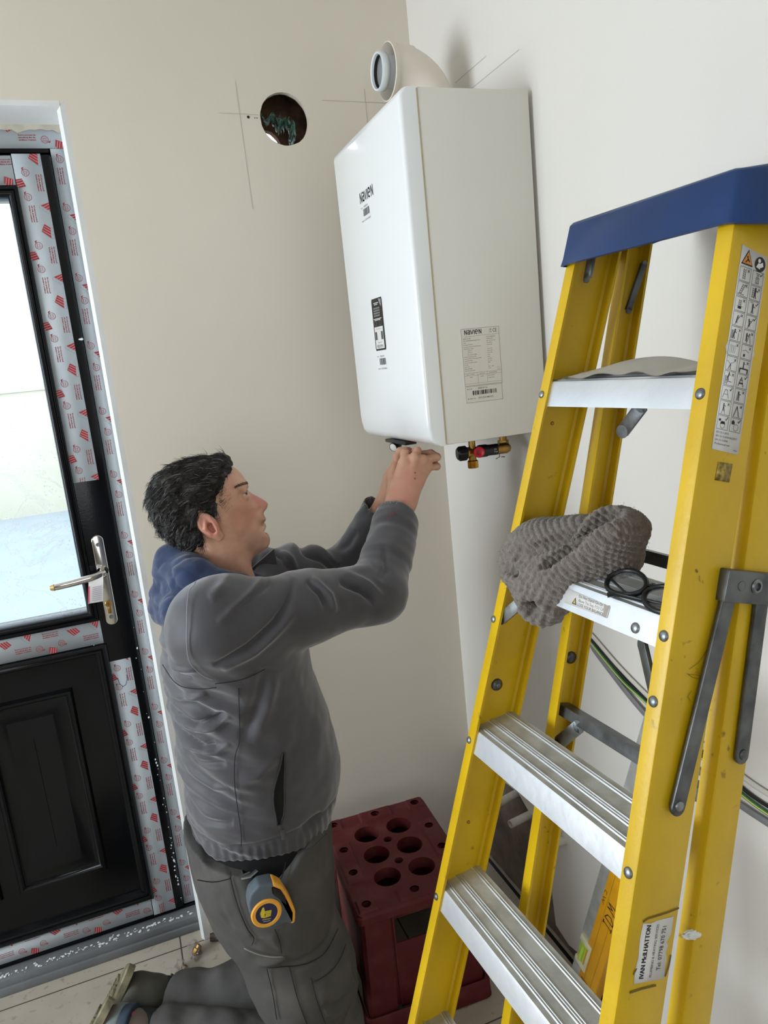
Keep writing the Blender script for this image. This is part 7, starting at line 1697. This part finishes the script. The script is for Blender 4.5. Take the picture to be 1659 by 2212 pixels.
for off, w_, mt, nm in ((-.008, .017, GRS, 'suede_panel'), (-.034, .012, mat('navy_padding', '36424f', .8), 'padded_collar')):
    S = SDF(); c0 = A + back * (.03 + off); S.cap(c0 + up * .02, c0 - up * .01 + back * w_, .0575, .0565, k=.02)
    v, q_ = nets(lambda P, c: smax(smax(S.ev(P, c), (P - c0) @ back - w_ * 1.4, .004), -((P - c0) @ back) - w_ * .8, .004), A - .16, A + .16, .004, B=16); v[:, 2] = np.maximum(v[:, 2], .002); join_mesh(nm, [(v, q_)], mt, up_)
mb = MB(); mb.tube([V(A + up * .058 + lat * -.005 + back * .0), V(A + up * .066 - back * .006), V(A + up * .060 - back * .016 + lat * .01)], .004, 10); mb.tube([V(A + up * .050 - lat * .030 + back * .01), V(A + up * .056 - lat * .024 - back * .012), V(A + up * .045 - lat * .036 - back * .02)], .003, 8); mb.build('lace_loop', mat('pink_red_lace', 'b04a5c', .6), up_)
for (A_n, dd, pr_, r_) in ((ANN, dAN, person, .050), (ANF, dAF, person, .050)):
    mb = MB(); mb.tube([V(A_n - dd * .02), V(A_n + dd * .030), V(A_n + dd * .070)], [r_ * .93, r_, r_ * .94], 24); mb.build('sock', mat('dark_sock', '25262a', .9), pr_)

# --- tape measure clipped to the trouser pocket
TO = V((-.7805, -.742, .6088))
tape = thing('tape_measure', TO, 'yellow and grey tape measure clipped to the side of the work trousers', 'tape measure')
ol = [(-0.8103, 0.6395), (-0.8039, 0.6559), (-0.7875, 0.6686), (-0.7608, 0.6645), (-0.7456, 0.6505), (-0.7346, 0.6198), (-0.7276, 0.5904), (-0.7316, 0.5675), (-0.7392, 0.5676), (-0.7472, 0.5733), (-0.7625, 0.5714), (-0.7889, 0.5813), (-0.8037, 0.5964), (-0.8111, 0.6184)]
mb = MB(); mb.prism([(a, b) for a, b in ol], .034, (0, -.706, 0), (1, 0, 0), (0, 0, 1), (0, -1, 0), bev=.005, seg=4)
ORG = mat('amber_plastic', 'e8a53a', .45); tb = mb.build('tape_housing', mat('blue_grey_rubber', '545e66', .6, col2='464f57', nscale=30, mix=.5), tape, ang=45)
cx, cz = -.7805, .6088
mb = MB(); mb.lathe((cx, -.737, cz), (0, -1, 0), [(.0290, 0), (.0290, .004), (.0270, .0062), (.0215, .0062), (.0205, .0048)], 40); mb.build('amber_ring', ORG, tape, ang=40)
mb = MB(); mb.lathe((cx, -.737, cz), (0, -1, 0), [(.0212, 0), (.0212, .0050), (.0001, .0050)], 36); dk = mb.build('badge', mat('navy_badge', '23264a', .4), tape, ang=40)
P = Print((cx, -.7421, cz), (.985, 0, -.17), (.17, 0, .985), (0, -1, 0), .0004)
P.poly([(-.0105, -.006), (-.0045, -.008), (-.002, -.001), (-.006, .0145), (-.0085, .014), (-.0125, .003)], 0); P.poly([(-.0045, -.008), (.0075, -.006), (.009, .006), (-.003, .006)], 0)
for k in range(3): P.line([(-.0025, .0032 - k * .0036), (.0085, .0038 - k * .0036)], .0006, 1, 2)
P.rect(-.008, -.0122, .008, -.0098, 2); P.rect(-.006, -.0160, .007, -.0145, 3); P.build('badge_print', [mat('badge_yellow', 'd8c23a', .5), mat('badge_line', '6a5a20', .5), mat('badge_gold', '9a8a50', .5), mat('badge_pale', '9aa0b0', .5)], dk)
bp = [(-0.7590, 0.6655), (-0.7450, 0.6512), (-0.7336, 0.6200), (-0.7266, 0.5904), (-0.7306, 0.5670), (-0.7392, 0.5666), (-0.745, 0.5880), (-0.755, 0.6230), (-0.7680, 0.6420), (-0.7690, 0.6580)]
mb = MB(); mb.prism(bp, .0300, (0, -.710, 0), (1, 0, 0), (0, 0, 1), (0, -1, 0), bev=.004, seg=3); bu = mb.build('amber_bumper', ORG, tape, ang=45)
mb = MB(); mb.prism([(-0.7618, 0.6560), (-0.7489, 0.6472), (-0.7425, 0.6299), (-0.7420, 0.6120), (-0.7515, 0.6261), (-0.7625, 0.6405)], .003, (0, -.7395, 0), (1, 0, 0), (0, 0, 1), (0, -1, 0), bev=.001); mb.build('grip_inset', M['black_plastic'], bu)
mb = MB(); mb.box((-.7300, -.726, .578), (.004, .016, .016), bev=.001); mb.box((-.733, -.728, .569), (.008, .016, .002), bev=.0006); mb.build('end_hook', M['steel'], tape)
mb = MB(); mb.box((-.770, -.712, .622), (.022, .006, .05), bev=.002); mb.build('belt_clip', M['steel'], tape)
